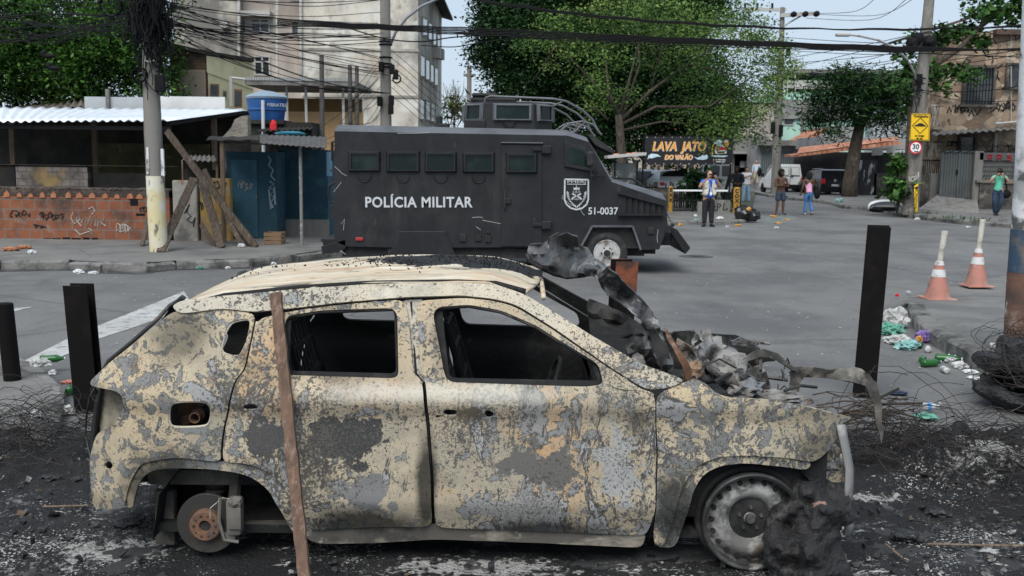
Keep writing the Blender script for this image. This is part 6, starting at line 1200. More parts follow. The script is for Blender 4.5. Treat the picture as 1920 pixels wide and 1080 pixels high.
for i in range(30): p = at(1760 + i * 5.2, 280 - (i % 3), 42.7); b.tube([p + Vector((.16 * math.cos(t) , .1 * math.sin(t * .5), .16 * math.sin(t))) for t in np.linspace(0, 6.28, 10)], .008, 4)
b.build('razor_wire', M_black, BWL)
LW = thing('low_wall', 'low dark wall with railings and a painted panel left of the gate', 'wall', (at(1740, 380, 43.4).x, 43.4, .1))
wz('stone_base', 1722, 1766, 328, 385, 43.4, .3, M_dkst, LW, 0); wz('end_post', 1746, 1767, 325, 375, 43.2, .4, M_conc, LW, 0)
b = MB(); p = at(1722, 300, 43.5); q = at(1766, 328, 43.5)
for k in range(14): x = p.x + (q.x - p.x) * k / 13; b.tube([(x, 43.5, q.z), (x, 43.5, p.z)], .02, 4)
b.tube([(p.x, 43.5, p.z), (q.x, 43.5, p.z)], .025, 4); b.build('railing', M_black, LW)
FW = thing('painted_wall', 'dark street wall with peeling white paint behind the feathery tree', 'wall', (at(1650, 360, 60).x, 60, .1))
wz('panel', 1608, 1642, 300, 362, 60, .2, mat('peeling_white', (.04, .04, .042), .9, layers=[((.55, .56, .56), 1.6, .52, .58, {'det': 9, 'st': (1.5, 1, .45)})]), FW, 0); wz('base', 1640, 1700, 325, 366, 60, .3, M_dkst, FW, 0)
b = MB(); p = at(1642, 292, 60); q = at(1700, 325, 60)
for k in range(18): x = p.x + (q.x - p.x) * k / 17; b.tube([(x, 60.1, q.z), (x, 60.1, p.z)], .025, 4)
b.tube([(p.x, 60.1, p.z), (q.x, 60.1, p.z)], .03, 4); b.build('railing', M_black, FW)
# ================================================================ houses down the street
def house(name, label, Y, parts_, u, cat='house'):
    h = thing(name, label, cat, (at(u, 320, Y).x, Y, 0))
    for nm, u0, u1, v0, v1, dy, th, m, *z in parts_: wz(nm, u0, u1, v0, v1, Y + dy, th, m, h, z[0] if z else 0)
    return h
def col(n, c, d=None): return mat(n, c, .9, layers=[(d or tuple(x * .55 for x in c), .5, .46, .68, {'det': 9}), (tuple(min(1, x * 1.2) for x in c), 1.1, .55, .75)])
M_mint = col('mint_paint', (.36, .56, .47), (.30, .47, .40)); M_bge = col('beige_render', (.36, .32, .285)); M_gry = col('grey_render', (.26, .255, .25)); M_or = mat('orange_tiles', (.42, .17, .095), .85, layers=[((.26, .10, .06), 1, .2, .7, {'kind': 'wave', 'dist': 1}), ((.5, .26, .17), 1.5, .5, .7)])
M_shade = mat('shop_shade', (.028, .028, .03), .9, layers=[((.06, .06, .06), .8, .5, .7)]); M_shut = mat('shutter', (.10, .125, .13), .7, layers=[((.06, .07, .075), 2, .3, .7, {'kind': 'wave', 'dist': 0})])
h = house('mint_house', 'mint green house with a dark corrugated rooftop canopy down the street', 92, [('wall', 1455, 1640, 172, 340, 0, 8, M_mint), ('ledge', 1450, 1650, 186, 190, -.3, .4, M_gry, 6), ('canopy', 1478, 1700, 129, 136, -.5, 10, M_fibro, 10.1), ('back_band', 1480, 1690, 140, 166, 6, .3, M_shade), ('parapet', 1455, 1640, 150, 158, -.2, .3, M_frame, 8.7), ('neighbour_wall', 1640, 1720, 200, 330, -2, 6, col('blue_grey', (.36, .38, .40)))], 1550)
b = MB()
for u in (1491, 1595, 1650): b.tube([at(u, 170, 91.7), at(u, 132, 91.7)], .07, 5)
b.each('canopy_post', M_frame, h); fwin(1470, 1488, 205, 235, 91.95, h, 0); fwin(1600, 1616, 200, 225, 91.95, h, 0)
h = house('beige_house', 'plain beige house half hidden behind the far crossarm pole', 88, [('wall', 1395, 1456, 195, 340, 0, 6, M_bge), ('roof', 1392, 1458, 192, 197, -.2, 6.4, M_gry, 7.2)], 1425); fwin(1404, 1414, 255, 275, 87.95, h, 0)
h = house('low_house', 'low grey house with a red tiled roof below the mint green house', 76, [('wall', 1425, 1560, 268, 350, 0, 4, M_gry), ('fascia', 1418, 1570, 262, 272, -.8, 1.2, M_fibro, 3.3)], 1490)
MB().prism([at(1498, 266, 75), at(1545, 240, 75), at(1558, 240, 75), at(1562, 266, 75)], (0, 4, 0)).build('tiled_roof', M_or, h); MB().prism([at(1520, 268, 74), at(1570, 236, 74), at(1605, 236, 74), at(1605, 268, 74)], (0, 3, 0)).build('sheet_roof', M_gry, h)
for u0, u1 in ((1428, 1452), (1454, 1478), (1482, 1504)): wz('shutter', u0, u1, 284, 350, 75.9, .12, M_shut, h, 0)
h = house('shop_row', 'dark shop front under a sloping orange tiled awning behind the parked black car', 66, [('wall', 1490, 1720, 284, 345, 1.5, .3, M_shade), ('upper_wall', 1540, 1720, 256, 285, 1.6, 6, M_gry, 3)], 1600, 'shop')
MB().prism([at(1494, 290, 64), at(1684, 264, 64), at(1694, 270, 64), at(1494, 294, 64)], (0, 3, 0)).build('awning', M_or, h); MB().prism([at(1494, 288, 64.2), at(1684, 262, 64.2), at(1684, 256, 67), at(1500, 276, 67)], (0, .02, 0)).build('awning_top', M_or, h); wz('window', 1636, 1655, 275, 292, 67.3, .1, M_frame, h); wz('window', 1664, 1678, 275, 292, 67.3, .1, M_frame, h)
FC = thing('picket_wall', 'grey concrete wall topped with narrow pickets behind the white van', 'wall', (at(1560, 350, 69).x, 69, 0)); wz('base', 1508, 1612, 322, 356, 69, .2, M_conc, FC, 0); b = MB(); p = at(1510, 296, 69); q = at(1612, 325, 69); n = 34
for k in range(n):
    x = p.x + (q.x - p.x) * k / n; zt_ = p.z + .12 * (k % 3 - 1); b.prism([(x, 69, q.z), (x + .08, 69, q.z), (x + .08, 69, zt_ - .1), (x + .04, 69, zt_), (x, 69, zt_ - .1)], (0, .1, 0))
for k in (0, 9, 17, 26): x = p.x + (q.x - p.x) * k / n; b.box((x - .25, 68.9, 0), (x + .25, 69.2, p.z - .2))
b.build('pickets', M_conc, FC)
h = house('street_house', 'pale house with tall shuttered doors beyond the banner and the standing men', 82, [('wall', 1378, 1432, 290, 345, 0, 5, M_bge), ('door', 1398, 1410, 300, 342, -.08, .1, mat('door_grey', (.3, .29, .27), .8)), ('window_frame', 1388, 1396, 302, 318, -.08, .1, M_frame, 1.6), ('window_frame', 1412, 1418, 300, 318, -.08, .1, M_frame, 1.6), ('balcony_wall', 1376, 1430, 284, 292, -1.2, 1.2, M_gry, 2.7), ('upper_wall', 1376, 1440, 255, 285, 0, 5, col('dim_render', (.17, .165, .155)))], 1405)
for k, (u0, u1, v0, Y, m, lab) in enumerate(((1180, 1240, 225, 86, col('cream_far', (.48, .44, .38)), 'cream house wall glimpsed through the trees above the banner'), (1240, 1320, 245, 80, col('tan_far', (.36, .27, .21)), 'tan house wall showing behind the banner and shelter'), (1320, 1385, 228, 84, col('white_far', (.50, .49, .47)), 'whitish house wall behind the right end of the banner'))):
    h = house('street_house', lab, Y, [('wall', u0, u1, v0, 345, 0, 5, m), ('roof', u0 - 3, u1 + 3, v0 - 6, v0, -.3, 5.6, M_or, at(u0, v0, Y).z)], (u0 + u1) / 2)
    for j in range(3): uu = u0 + 8 + j * (u1 - u0 - 14) / 3; fwin(uu, uu + 9, v0 + 14, v0 + 32, Y - .03, h, 0); wz('door', uu + 1, uu + 8, 300, 340, Y - .06, .08, M_shade, h, 0)
h = house('far_house', 'low dark house row closing the view behind the truck nose', 90, [('wall', -900, 1185, 262, 345, 0, 6, M_gry)], 1000)
# ================================================================ poles, signs, lamp
SP = thing('utility_pole', 'leaning concrete pole with stencilled marks carrying the yellow warning sign', 'utility pole', (at(1706, 408, 37.7).x, 37.7, .1))
pts = [at(u, v, 37.7) for u, v in ((1706, 408), (1712, 340), (1722, 220), (1734, 90), (1747, -50))]; pts[0].z = .1; MB().tube(pts, [.29, .27, .24, .2, .17], 16).build('shaft', mat('pole_stained', (.2, .185, .165), .9, layers=[((.10, .095, .085), 1.3, .45, .64, {'det': 9, 'st': (2, 2, .5)}), ((.5, .5, .49), 2.6, .62, .67, {'det': 10, 'st': (2, 2, .5)}), ((.28, .26, .23), 3, .56, .72)], bump=(20, .3, .01)), SP, .8)
b = MB(); b.tube([at(1718, 150, 37.4), at(1714, 135, 37), at(1700, 110, 36.4), at(1680, 92, 35.8), at(1650, 76, 35.2), at(1610, 67, 34.6), at(1592, 65, 34.4)], .04, 8); arm = b.build('lamp_arm', M_rimw, SP, True)
p = at(1583, 65, 34.3); MB().box(p + Vector((-.28, -.13, -.06)), p + Vector((.2, .13, .05)), .04).build('lamp_head', M_frame, SP)
b = MB()
for (u, v, r) in ((1712, 84, .24), (1722, 72, .2), (1744, 80, .22), (1708, 78, .16)): b.blob(at(u, v, 37.4), (r, r, r * 1.1), u, .4)
b.build('cable_lump', M_black, SP, True)
b = MB()
for v in (62, 70, 78, 148, 158, 170): q = at(1737 - (v - 62) * .14, v, 37.7); b.tube([q + Vector((.24 * math.cos(t), .24 * math.sin(t), .02 * math.sin(t * 3))) for t in np.linspace(0, 6.28, 14)], .02, 4)
for k in range(14): q = at(1722 + random.gauss(0, 5), 150, 37.3); b.tube([q + Vector((.05 * math.sin(j + k) , 0, -.12 * j)) for j in range(random.randint(3, 12))], .012, 4)
q = at(1722, 145, 37.4); b.box(q + Vector((-.1, -.1, -.2)), q + Vector((.12, .1, .12)), .02); b.each('pole_fitting', M_black, SP)
graf('stencil_marks', M_gk, SP, 37.38, scrawl(1700, 352, 16, 14, 3, 31), .02); graf('stencil_marks', M_gw, SP, 37.38, scrawl(1702, 334, 16, 14, 3, 32), .02)
M_yel = mat('sign_yellow', (.80, .50, .012), .5); M_blk = mat('sign_black', (.012, .012, .012), .5); M_wht = mat('sign_white', (.8, .8, .8), .5); M_red = mat('sign_red', (.55, .015, .025), .5)
SY = 37.25
WS = thing('warning_sign', 'yellow rectangular sign with a speed bump diamond on the leaning pole', 'road sign', at(1726, 264, SY))
Q = [at(u, v, SY) for u, v in ((1709, 213), (1744.5, 213.5), (1742.5, 264), (1705.5, 263))]
MB().prism(Q, (0, .02, 0)).build('plate', M_yel, WS, bevel=.004)
def sline(b, pts, w_, Y): 
    for p_, q_ in zip(pts, pts[1:]): b.bar(at(*p_, Y), at(*q_, Y), w_, .006)
b = MB(); dm = [(1726, 221), (1740, 236), (1725, 250.5), (1711, 235.5)]; sline(b, dm + dm[:1], .025, SY - .004); sline(b, [(1708.5, 214.5), (1743, 215), (1741, 262.5), (1707, 261.5), (1708.5, 214.5)], .015, SY - .004)
b.prism([at(u, v, SY - .008) for u, v in ((1715.5, 234), (1719, 234), (1722, 231.5), (1726, 230.7), (1730, 231.5), (1733, 234.2), (1736, 234.4), (1736, 237.2), (1715.5, 237))], (0, .005, 0)); b.build('symbol', M_blk, WS)
def sgn(t, u, v, hpx, Y, m, parent, bold=.004, nm='lettering', sx=1, yaw=0): return lettering(nm, t, hpx / ppm(Y) / .72, m, parent, facing(at(u, v, Y), yaw, -ROLL), .002, sx, bold=bold)
sgn('Ondulações', 1727, 218.3, 4.1, SY - .006, M_blk, WS); sgn('ao longo', 1724.5, 254.5, 3.6, SY - .006, M_blk, WS); sgn('da via', 1724, 259.5, 3.6, SY - .006, M_blk, WS)
SS = thing('speed_sign', 'round red-rimmed 30 speed limit sign under the yellow sign', 'road sign', at(1717, 290, SY)); c = at(1717, 276.8, SY)
MB().lathe([(.001, 0), (12.2 / ppm(SY), 0), (12.2 / ppm(SY), .02), (.001, .02)], 40, c, 'y').build('rim', M_red, SS); MB().lathe([(.001, -.006), (9.6 / ppm(SY), -.006), (9.6 / ppm(SY), -.001), (.001, -.001)], 40, c, 'y').build('face', M_wht, SS); sgn('30', 1717, 275.5, 9.5, SY - .012, M_blk, SS, .006); sgn('km/h', 1718, 284, 2.8, SY - .012, M_blk, SS)
YS = thing('marker_strip', 'tall narrow yellow tapering marker board strapped to the leaning pole foot', 'marker', gnd(1718, 398)); Q = [at(u, v, 37.2) for u, v in ((1714, 349), (1722, 344), (1720, 397), (1715, 398))]; MB().prism(Q, (0, .02, 0)).build('board', M_yel, YS); lettering('lettering', 'EMERGÊNCIA', .16, M_blk, YS, facing(at(1717.5, 376, 37.19), 0, math.pi / 2 - .03), .002); MB().prism([at(u, v, 37.18) for u, v in ((1713.5, 352), (1722, 349), (1721.5, 353), (1718, 356), (1717, 353))], (0, .012, 0)).build('arrow', M_blk, YS)
CP = thing('crossarm_pole', 'concrete pole with two crossarms and insulators rising behind the parked van', 'utility pole', (at(1455, 365, 61).x, 61, .1))
pts = [at(u, v, 61) for u, v in ((1454, 364), (1457, 260), (1465, 100), (1467, 14))]; pts[0].z = .1; MB().tube(pts, [.3, .27, .17, .14], 12).build('shaft', M_pole, CP, .8)
b = MB(); b.bar(at(1395, 18, 61), at(1474, 18, 61), .18, .12); b.bar(at(1463, 29, 60.8), at(1530, 25, 60.8), .22, .14); b.tube([at(1470, 48, 60.9), at(1505, 28, 60.9)], .05, 5); b.build('crossarm', M_frame, CP)
b = MB()
for u, v in ((1488, 27), (1510, 26.5), (1531, 26)): b.lathe([(.06, -.2), (.17, -.12), (.17, .1), (.08, .2)], 10, at(u, v, 60.6), 'y')
for u in (1397, 1420, 1448): b.tube([at(u, 18, 61), at(u, 6, 61)], .07, 6)
for u, v in ((1449, 240), (1464, 245), (1458, 88), (1478, 94)): q = at(u, v, 60.7); b.box(q + Vector((-.12, -.1, -.35)), q + Vector((.12, .1, .35)), .03)
b.each('insulator', M_black, CP)
P2 = MB().tube([Vector((at(1505, 262, 80).x, 80, 0)), at(1506, 195, 80)], [.16, .13], 8).build('service_post', M_pole); tag(P2, 'short grey service post before the mint green house', 'post')
# ================================================================ banner, railing and shelter at the corner
NY = 37.6
BN = thing('banner_sign', 'black LAVA JATO DO VALÃO banner with orange lettering on two posts', 'banner', (at(1293, 310, NY).x, NY, .1))
Q = [at(u, v, NY) for u, v in ((1209.5, 256), (1375, 256), (1373, 308.5), (1209, 309))]; MB().prism(Q, (0, .03, 0)).build('sheet', mat('banner_black', (.014, .014, .016), .45, layers=[((.03, .03, .034), .8, .5, .7)]), BN)
b = MB()
for u in (1207, 1372): p = at(u, 250, NY + .06); b.tube([Vector((p.x, p.y, .05)), p], .035, 6)
b.tube([at(1206, 254.5, NY + .03), at(1377, 254.5, NY + .03)], .02, 5); b.tube([at(1368, 330, NY + .1), Vector((at(1355, 360, NY).x, NY + .2, .3))], .06, 6); b.each('post', M_black, BN)
b = MB()
for k in range(11):
    for v in (257.5, 307): b.lathe([(.012, -.006), (.022, -.004)], 8, at(1213 + k * 15.8, v, NY - .002), 'y')
b.build('eyelets', M_rimw, BN)
M_lo = mat('banner_orange', (.86, .38, .06), .5, layers=[((.84, .16, .07), 1, .62, .40, {'kind': 'n', 'co': 'Generated', 'amt': 0}), ((.85, .55, .10), 3.0, .5, .6, {'amt': .5})]); M_lw = mat('banner_white', (.75, .72, .70), .5)
def bl(t, u, v, hpx, sx=1.0, sh=.22, bold=.012):
    lettering('lettering', t, hpx / ppm(NY) / .72, M_lw, BN, facing(at(u + .8, v + .6, NY - .003), 0, -ROLL + .02), .0015, sx, sh, bold=bold + .006)
    o = lettering('lettering', t, hpx / ppm(NY) / .72, M_lo, BN, facing(at(u, v, NY - .009), 0, -ROLL + .02), .0015, sx, sh, bold=bold); return o
bl('LAVA', 1245, 275, 17, .80); bl('JATO', 1300, 275, 17, .80); bl('DO VALÃO', 1271.5, 295, 8.6, .86, .2, .008)
M_foam = mat('banner_foam', (.50, .70, .80), .5, layers=[((.72, .82, .86), 5, .48, .6)])
def bpoly(name, pts, m, d=-.004): return MB().prism([at(u, v, NY + d) for u, v in pts], (0, .003, 0)).build(name, m, BN)
bpoly('foam_splash', [(1214, 299), (1216, 291), (1222, 288), (1232, 289), (1240, 294), (1232, 293.5), (1226, 296), (1222, 297), (1218, 296)], M_foam); bpoly('foam_splash', [(1301, 294), (1308, 296), (1314, 293), (1318, 290), (1320, 292), (1325, 289.5), (1328, 294), (1326, 298), (1318, 300), (1308, 299)], M_foam)
# car-wash emblem: a red car under foam with a hose and a mug
bpoly('emblem', [(1340, 280), (1344, 271), (1355, 271), (1361, 278), (1363, 284), (1362, 288), (1341, 288)], M_lw, -.004); bpoly('emblem', [(1343, 277.5), (1346, 276), (1360, 276), (1362, 281), (1343, 282)], M_red, -.008); bpoly('emblem', [(1345, 284), (1360, 284), (1358, 287), (1347, 287)], M_blk, -.008); bpoly('emblem', [(1340, 270), (1338, 266), (1343, 263), (1350, 262), (1354, 265), (1353, 271)], M_foam, -.006)
bpoly('emblem', [(1358, 266), (1366, 264), (1366, 273), (1360, 275)], M_lo, -.006); bpoly('emblem', [(1356, 265), (1361, 262), (1366, 264), (1362, 267)], M_lw, -.008); bpoly('emblem', [(1332, 292), (1345, 291), (1366, 292), (1358, 294.5), (1340, 294.5)], M_foam, -.004); bpoly('emblem', [(1335, 290), (1334, 280), (1336, 272), (1338, 268), (1339, 270), (1337, 276), (1336, 282), (1337, 290)], M_yel, -.004)
sgn('21 97646-0768', 1351, 299.6, 2.2, NY - .006, M_lw, BN, .003); sgn('lavajato_valao', 1351, 303, 2.2, NY - .006, M_lw, BN, .003); bpoly('icon', [(1337, 298.4), (1339, 298.4), (1339, 300.8), (1337, 300.8)], mat('icon_green', (.2, .6, .2), .5)); bpoly('icon', [(1337, 301.8), (1339, 301.8), (1339, 304.2), (1337, 304.2)], M_red)
RL_ = thing('railing', 'street railing with a white top rail between the yellow posts', 'railing', (at(1310, 400, NY).x, NY, .1)); b = MB()
b.bar(at(1262, 357, NY - .1), at(1364, 357.5, NY - .1), .06, .06); b.build('top_rail', M_wht, RL_); b = MB()
for v in (376, 394): b.tube([at(1262, v, NY), at(1376, v + 1, NY)], .03, 6)
for u in (1300, 1333, 1362): q = at(u, 362, NY); b.tube([q, Vector((q.x, NY, .08))], .03, 6)
b.build('rails', M_black, RL_)
M_ypost = mat('yellow_post', (.36, .20, .03), .85, layers=[((.16, .10, .03), 2, .46, .64, {'det': 9}), ((.5, .33, .10), 5, .56, .72)])
for u, v0, v1, r, tx, lab in ((1258, 350, 407, .085, 'EXK', 'worn yellow post lettered EXK at the left end of the railing'), (1382, 352, 408, .13, 'COXIN', 'worn yellow post lettered COXIN at the right end of the railing')):
    p = at(u, v0, NY - .15); yp = thing('yellow_post', lab, 'post', (p.x, p.y, .1)); b = MB(); b.lathe([(r, 0), (r, p.z - .13), (r * .7, p.z - .08), (.001, p.z - .07)], 14, (p.x, p.y, .1)); b.build('post', M_ypost, yp, .7)
    for i, ch in enumerate(tx): sgn(ch, u, v0 + 6.5 + i * (9.5 if len(tx) < 4 else 9.2), 7, p.y - r - .004, M_blk, yp, .01)
o = wz('concrete_block', 1338, 1368, 375, 406, NY - .1, .5, M_conc, None, .08); tag(o, 'grey concrete block with GPL graffiti beside the railing', 'block'); graf('graffiti', M_gk, o, NY - .11, [[(1342, 386), (1338.5, 390), (1341, 395), (1345, 393)], [(1345, 394), (1346, 381), (1352, 384), (1348, 389)], [(1358, 380), (1356, 394), (1365, 391)]], .02)
o = wz('kerb_post', 1308, 1318, 378, 405, NY - .05, .15, M_conc, None, .08); tag(o, 'short grey concrete stump left of the man in the vest', 'post')
ST = thing('shelter', 'small glass kiosk with a white slab roof laden with scraps beside the truck nose', 'shelter', (at(1172, 350, 35).x, 35, .1))
q0 = at(1140, 297, 34.6); q1 = at(1212, 291, 34.6); MB().prism([q0, q1, q1 + Vector((0, 0, .1)), q0 + Vector((0, 0, .1))], (0, 1.4, 0)).build('roof', M_frame, ST)
p = at(1153, 300, 34.8); q = at(1195, 298, 34.8); MB().box((p.x, 34.8, .1), (q.x, 35.9, p.z - .1)).build('glass', mat('dirty_glass', (.05, .06, .062), .15, alpha=.82, layers=[((.14, .15, .15), 2.5, .52, .66), ((.6, .62, .65), 3.2, .66, .7)]), ST)
b = MB()
for x in (p.x, q.x): b.box((x - .03, 34.75, .1), (x + .03, 34.8, p.z))
b.build('frame', M_black, ST); b = MB(); [b.box(at(u, 292 - i, 34.9), at(u + 9, 288 - i, 35.2)) for i, u in ((0, 1150), (1, 1175), (2, 1186))]; b.each('scrap', mat('scraps_pink', (.6, .3, .22), .8), ST)
FN = thing('stake_fence', 'dark wooden stake fence around the vacant lot behind the railing', 'fence', (at(1250, 380, 41).x, 41, .1)); b = MB(); rnd = random.Random(9)
for k in range(26):
    x = at(1196 + k * 4.3, 350, 41).x; b.box((x, 41, .05), (x + rnd.uniform(.05, .085), 41.06, at(1200, rnd.uniform(338, 356), 41).z))
b.build('stakes', mat('dark_stakes', (.05, .042, .036), .95, layers=[((.12, .11, .10), 2, .5, .68)]), FN); b = MB(); b.bar(at(1196, 352, 40.95), at(1308, 356, 40.95), .09, .04); b.build('rail', M_black, FN)
o = wz('lot_wall', 1196, 1262, 353, 405, NY + 1, .2, M_dkst, None, .05); tag(o, 'low sooty wall left of the railing by the truck nose', 'wall')
o = struct(flat('lot_ground', None, .1, mat('lot_soil', (.05, .05, .032), .95, layers=[((.03, .055, .02), 1, .45, .6), ((.12, .11, .09), 3, .55, .7)]), 2.5, hn(.105, .02), world=[Vector((4, 39, 0)), Vector((9.3, 39, 0)), Vector((16, 66, 0)), Vector((4, 66, 0))]))
# ================================================================ overhead cables
def cable(label, pts, Y0, Y1, r=.014, group=None, n=26, wob=0):
    us = [p[0] for p in pts]; k = len(pts); P3 = []
    t = np.linspace(0, 1, k); tt_ = np.linspace(0, 1, n)
    # smooth the path through the listed points
    def cr(a):
        a = np.array(a, float); out_ = []
        for x in tt_ * (k - 1):
            i = min(int(x), k - 2); f_ = x - i; p0 = a[max(i - 1, 0)]; p1 = a[i]; p2 = a[i + 1]; p3 = a[min(i + 2, k - 1)]
            out_.append(.5 * ((2 * p1) + (-p0 + p2) * f_ + (2 * p0 - 5 * p1 + 4 * p2 - p3) * f_ ** 2 + (-p0 + 3 * p1 - 3 * p2 + p3) * f_ ** 3))
        return out_
    U = cr(us); Vv = cr([p[1] for p in pts])
    for i in range(n): P3.append(at(U[i], Vv[i] + wob * math.sin(i * 1.7 + r * 900), Y0 + (Y1 - Y0) * tt_[i]))
    o = MB().tube(P3, r, 5, False).build('cable', M_black, None, True); return tag(o, label, 'cable', group)
G1 = 'thick cables crossing above the street'
for k in range(3): cable('thick twisted cable of the upper bundle crossing before the trees', [(800, -16 + k), (1000, 14 + k * 2), (1200, 36 + k * 1.5), (1450, 51 + k), (1700, 56 - k), (1960, 46 + k * 2)], 20, 18, .0125, G1 + ' (upper)', 40, 1.2)
for k in range(5): cable('thick cable of the lower bundle crossing before the trees and right pole', [(520, 36 + k * 3), (700, 46 + k * 2), (840, 51 + k * 3), (1000, 58 + k * 3), (1200, 68 + k * 2.5), (1450, 79 + k * 2), (1700, 88 + k * 2), (1960, 96 - k * 1.5)], 21, 18, .0135, G1 + ' (lower)', 46, .8)
cable('single thin cable just under the lower bundle over the trees', [(840, 60), (1000, 72), (1250, 84), (1500, 92), (1720, 100), (1940, 108)], 22, 20, .01)
cable('slack thin wire from the flats to the trees above the truck', [(790, 85), (850, 88), (900, 80), (1000, 66)], 24, 21, .012); cable('slack thin wire dipping below the lower bundle by the flats', [(640, 48), (720, 72), (790, 78), (850, 70), (960, 62)], 22, 21, .014)
rnd = random.Random(77); G2 = 'wires fanning right from the cable tangle'
for i in range(34):
    v0 = rnd.uniform(-10, 62); v1 = v0 + rnd.uniform(20, 160) if i % 3 else v0 + rnd.uniform(5, 40); um = 720 + rnd.uniform(-14, 14)
    cable('thin black wire fanning from the cable tangle toward the lamp pole', [(290 + rnd.uniform(0, 22), v0), (430, v0 + (v1 - v0) * .34 + rnd.uniform(2, 16)), (580, v0 + (v1 - v0) * .68 + rnd.uniform(2, 16)), (um, min(v1, 175))], 19.2, 25.8, rnd.uniform(.005, .010), G2, 18)
G3 = 'wires running left from the cable tangle'
for i in range(20):
    v0 = rnd.uniform(-8, 55); cable('thin black wire running left from the cable tangle past the bushy tree', [(284, v0), (200, v0 + rnd.uniform(4, 16)), (90, v0 + rnd.uniform(0, 40)), (-30, v0 + rnd.uniform(-40, 70))], 19.2, 20 + rnd.uniform(-3, 5), rnd.uniform(.006, .012), G3, 14)
G4 = 'wires between the lamp pole and the flats'
for i in range(12): v = 100 + i * 9; cable('thin drop wire running from the lamp pole down toward the truck', [(722, v), (700, v + rnd.uniform(20, 50)), (660, v + rnd.uniform(50, 90)), (600 + rnd.uniform(-20, 40), v + rnd.uniform(60, 100))], 26, 29, .006, G4, 12)
for i in range(7): v = 88 + i * 14; cable('thin wire running from the lamp pole past the right corner of the flats', [(726, v), (760, v + 28), (800, v + 64), (835, v + 96)], 26, 30, .007, 'wires past the corner of the flats', 10)
G5 = 'wires crossing the sky between the right poles'
for i, (a_, b_) in enumerate((((1470, 110), (1735, 60)), ((1480, 128), (1735, 62)), ((1490, 118), (1735, 92)), ((1570, 128), (1735, 76)), ((1470, 70), (1735, 82)), ((1480, 95), (1730, 102)), ((1600, 128), (1730, 105)))): cable('thin wire strung across the sky toward the leaning sign pole', [a_, ((a_[0] + b_[0]) / 2, (a_[1] + b_[1]) / 2 + 3), b_], 60, 38, .016, G5, 10)
for i, (a_, b_) in enumerate((((1470, 150), (1925, 92)), ((1480, 166), (1925, 100)), ((1440, 148), (1925, 70)), ((1600, 160), (1925, 118)))): cable('pale service wire running from down the street to the stone house', [a_, ((a_[0] + b_[0]) / 2, (a_[1] + b_[1]) / 2 + 3), b_], 60, 36, .016, 'pale wires to the stone house', 12)
for i, (a_, m_, b_) in enumerate((((1500, 25), (1600, 22), (1640, -2)), ((1530, 27), (1650, 28), (1712, -2)), ((1512, 34), (1640, 36), (1700, -2)))): cable('high voltage wire leaving the crossarm pole upward to the right', [a_, m_, b_], 60.5, 40, .014, 'high voltage wires', 12)
cable('dark cable from the sign pole across the stone house front, upper', [(1725, 170), (1800, 172), (1870, 168), (1930, 158)], 37, 34, .014); cable('dark cable from the sign pole across the stone house front, lower', [(1725, 172), (1800, 188), (1870, 190), (1930, 187)], 37, 34, .012)
cable('slack service wire from the far pole to the right pole above the parked cars', [(1460, 195), (1540, 207), (1640, 192), (1720, 178)], 60, 38, .016)
# small dark cardboard number on the wires at the far left
# ================================================================ people
M_sk1 = mat('skin_light', (.42, .235, .165), .6); M_sk2 = mat('skin_dark', (.115, .058, .036), .55); M_eye = mat('eye_dark', (.02, .015, .012), .4); M_lip = mat('lip', (.22, .09, .075), .6)
def cloth(n, c, d=.6): return mat('cloth_' + n, c, .9, layers=[(tuple(x * d for x in c), 9, .48, .68, {'st': (1, 1, .6)}), (tuple(min(1, x * 1.2) for x in c), 14, .58, .72)], bump=(16, .4, .02))
def skin_mesh(name, chains, m, parent, lev=2):
    """chains: lists of (point, radius); the first vertex of the first chain is the root; points met before are shared"""
    V = []; E_ = []; R = []; idx = {}
    for ch in chains:
        prev = None
        for p, r in ch:
            k = tuple(round(x, 4) for x in p)
            if k not in idx: idx[k] = len(V); V.append(k); R.append(r if hasattr(r, '__len__') else (r, r))
            i = idx[k]
            if prev is not None and prev != i: E_.append((prev, i))
            prev = i
    me = bpy.data.meshes.new('tmp'); me.from_pydata(V, E_, []); o = bpy.data.objects.new('tmp', me); COL.objects.link(o)
    md = o.modifiers.new('s', 'SKIN'); md.use_smooth_shade = True
    for i, r in enumerate(R): me.skin_vertices[0].data[i].radius = r; me.skin_vertices[0].data[i].use_root = (i == 0)
    sb = o.modifiers.new('d', 'SUBSURF'); sb.levels = lev; sb.render_levels = lev
    m2 = bpy.data.meshes.new_from_object(o.evaluated_get(bpy.context.evaluated_depsgraph_get())); bpy.data.objects.remove(o); bpy.data.meshes.remove(me)
    m2.materials.clear(); return m2
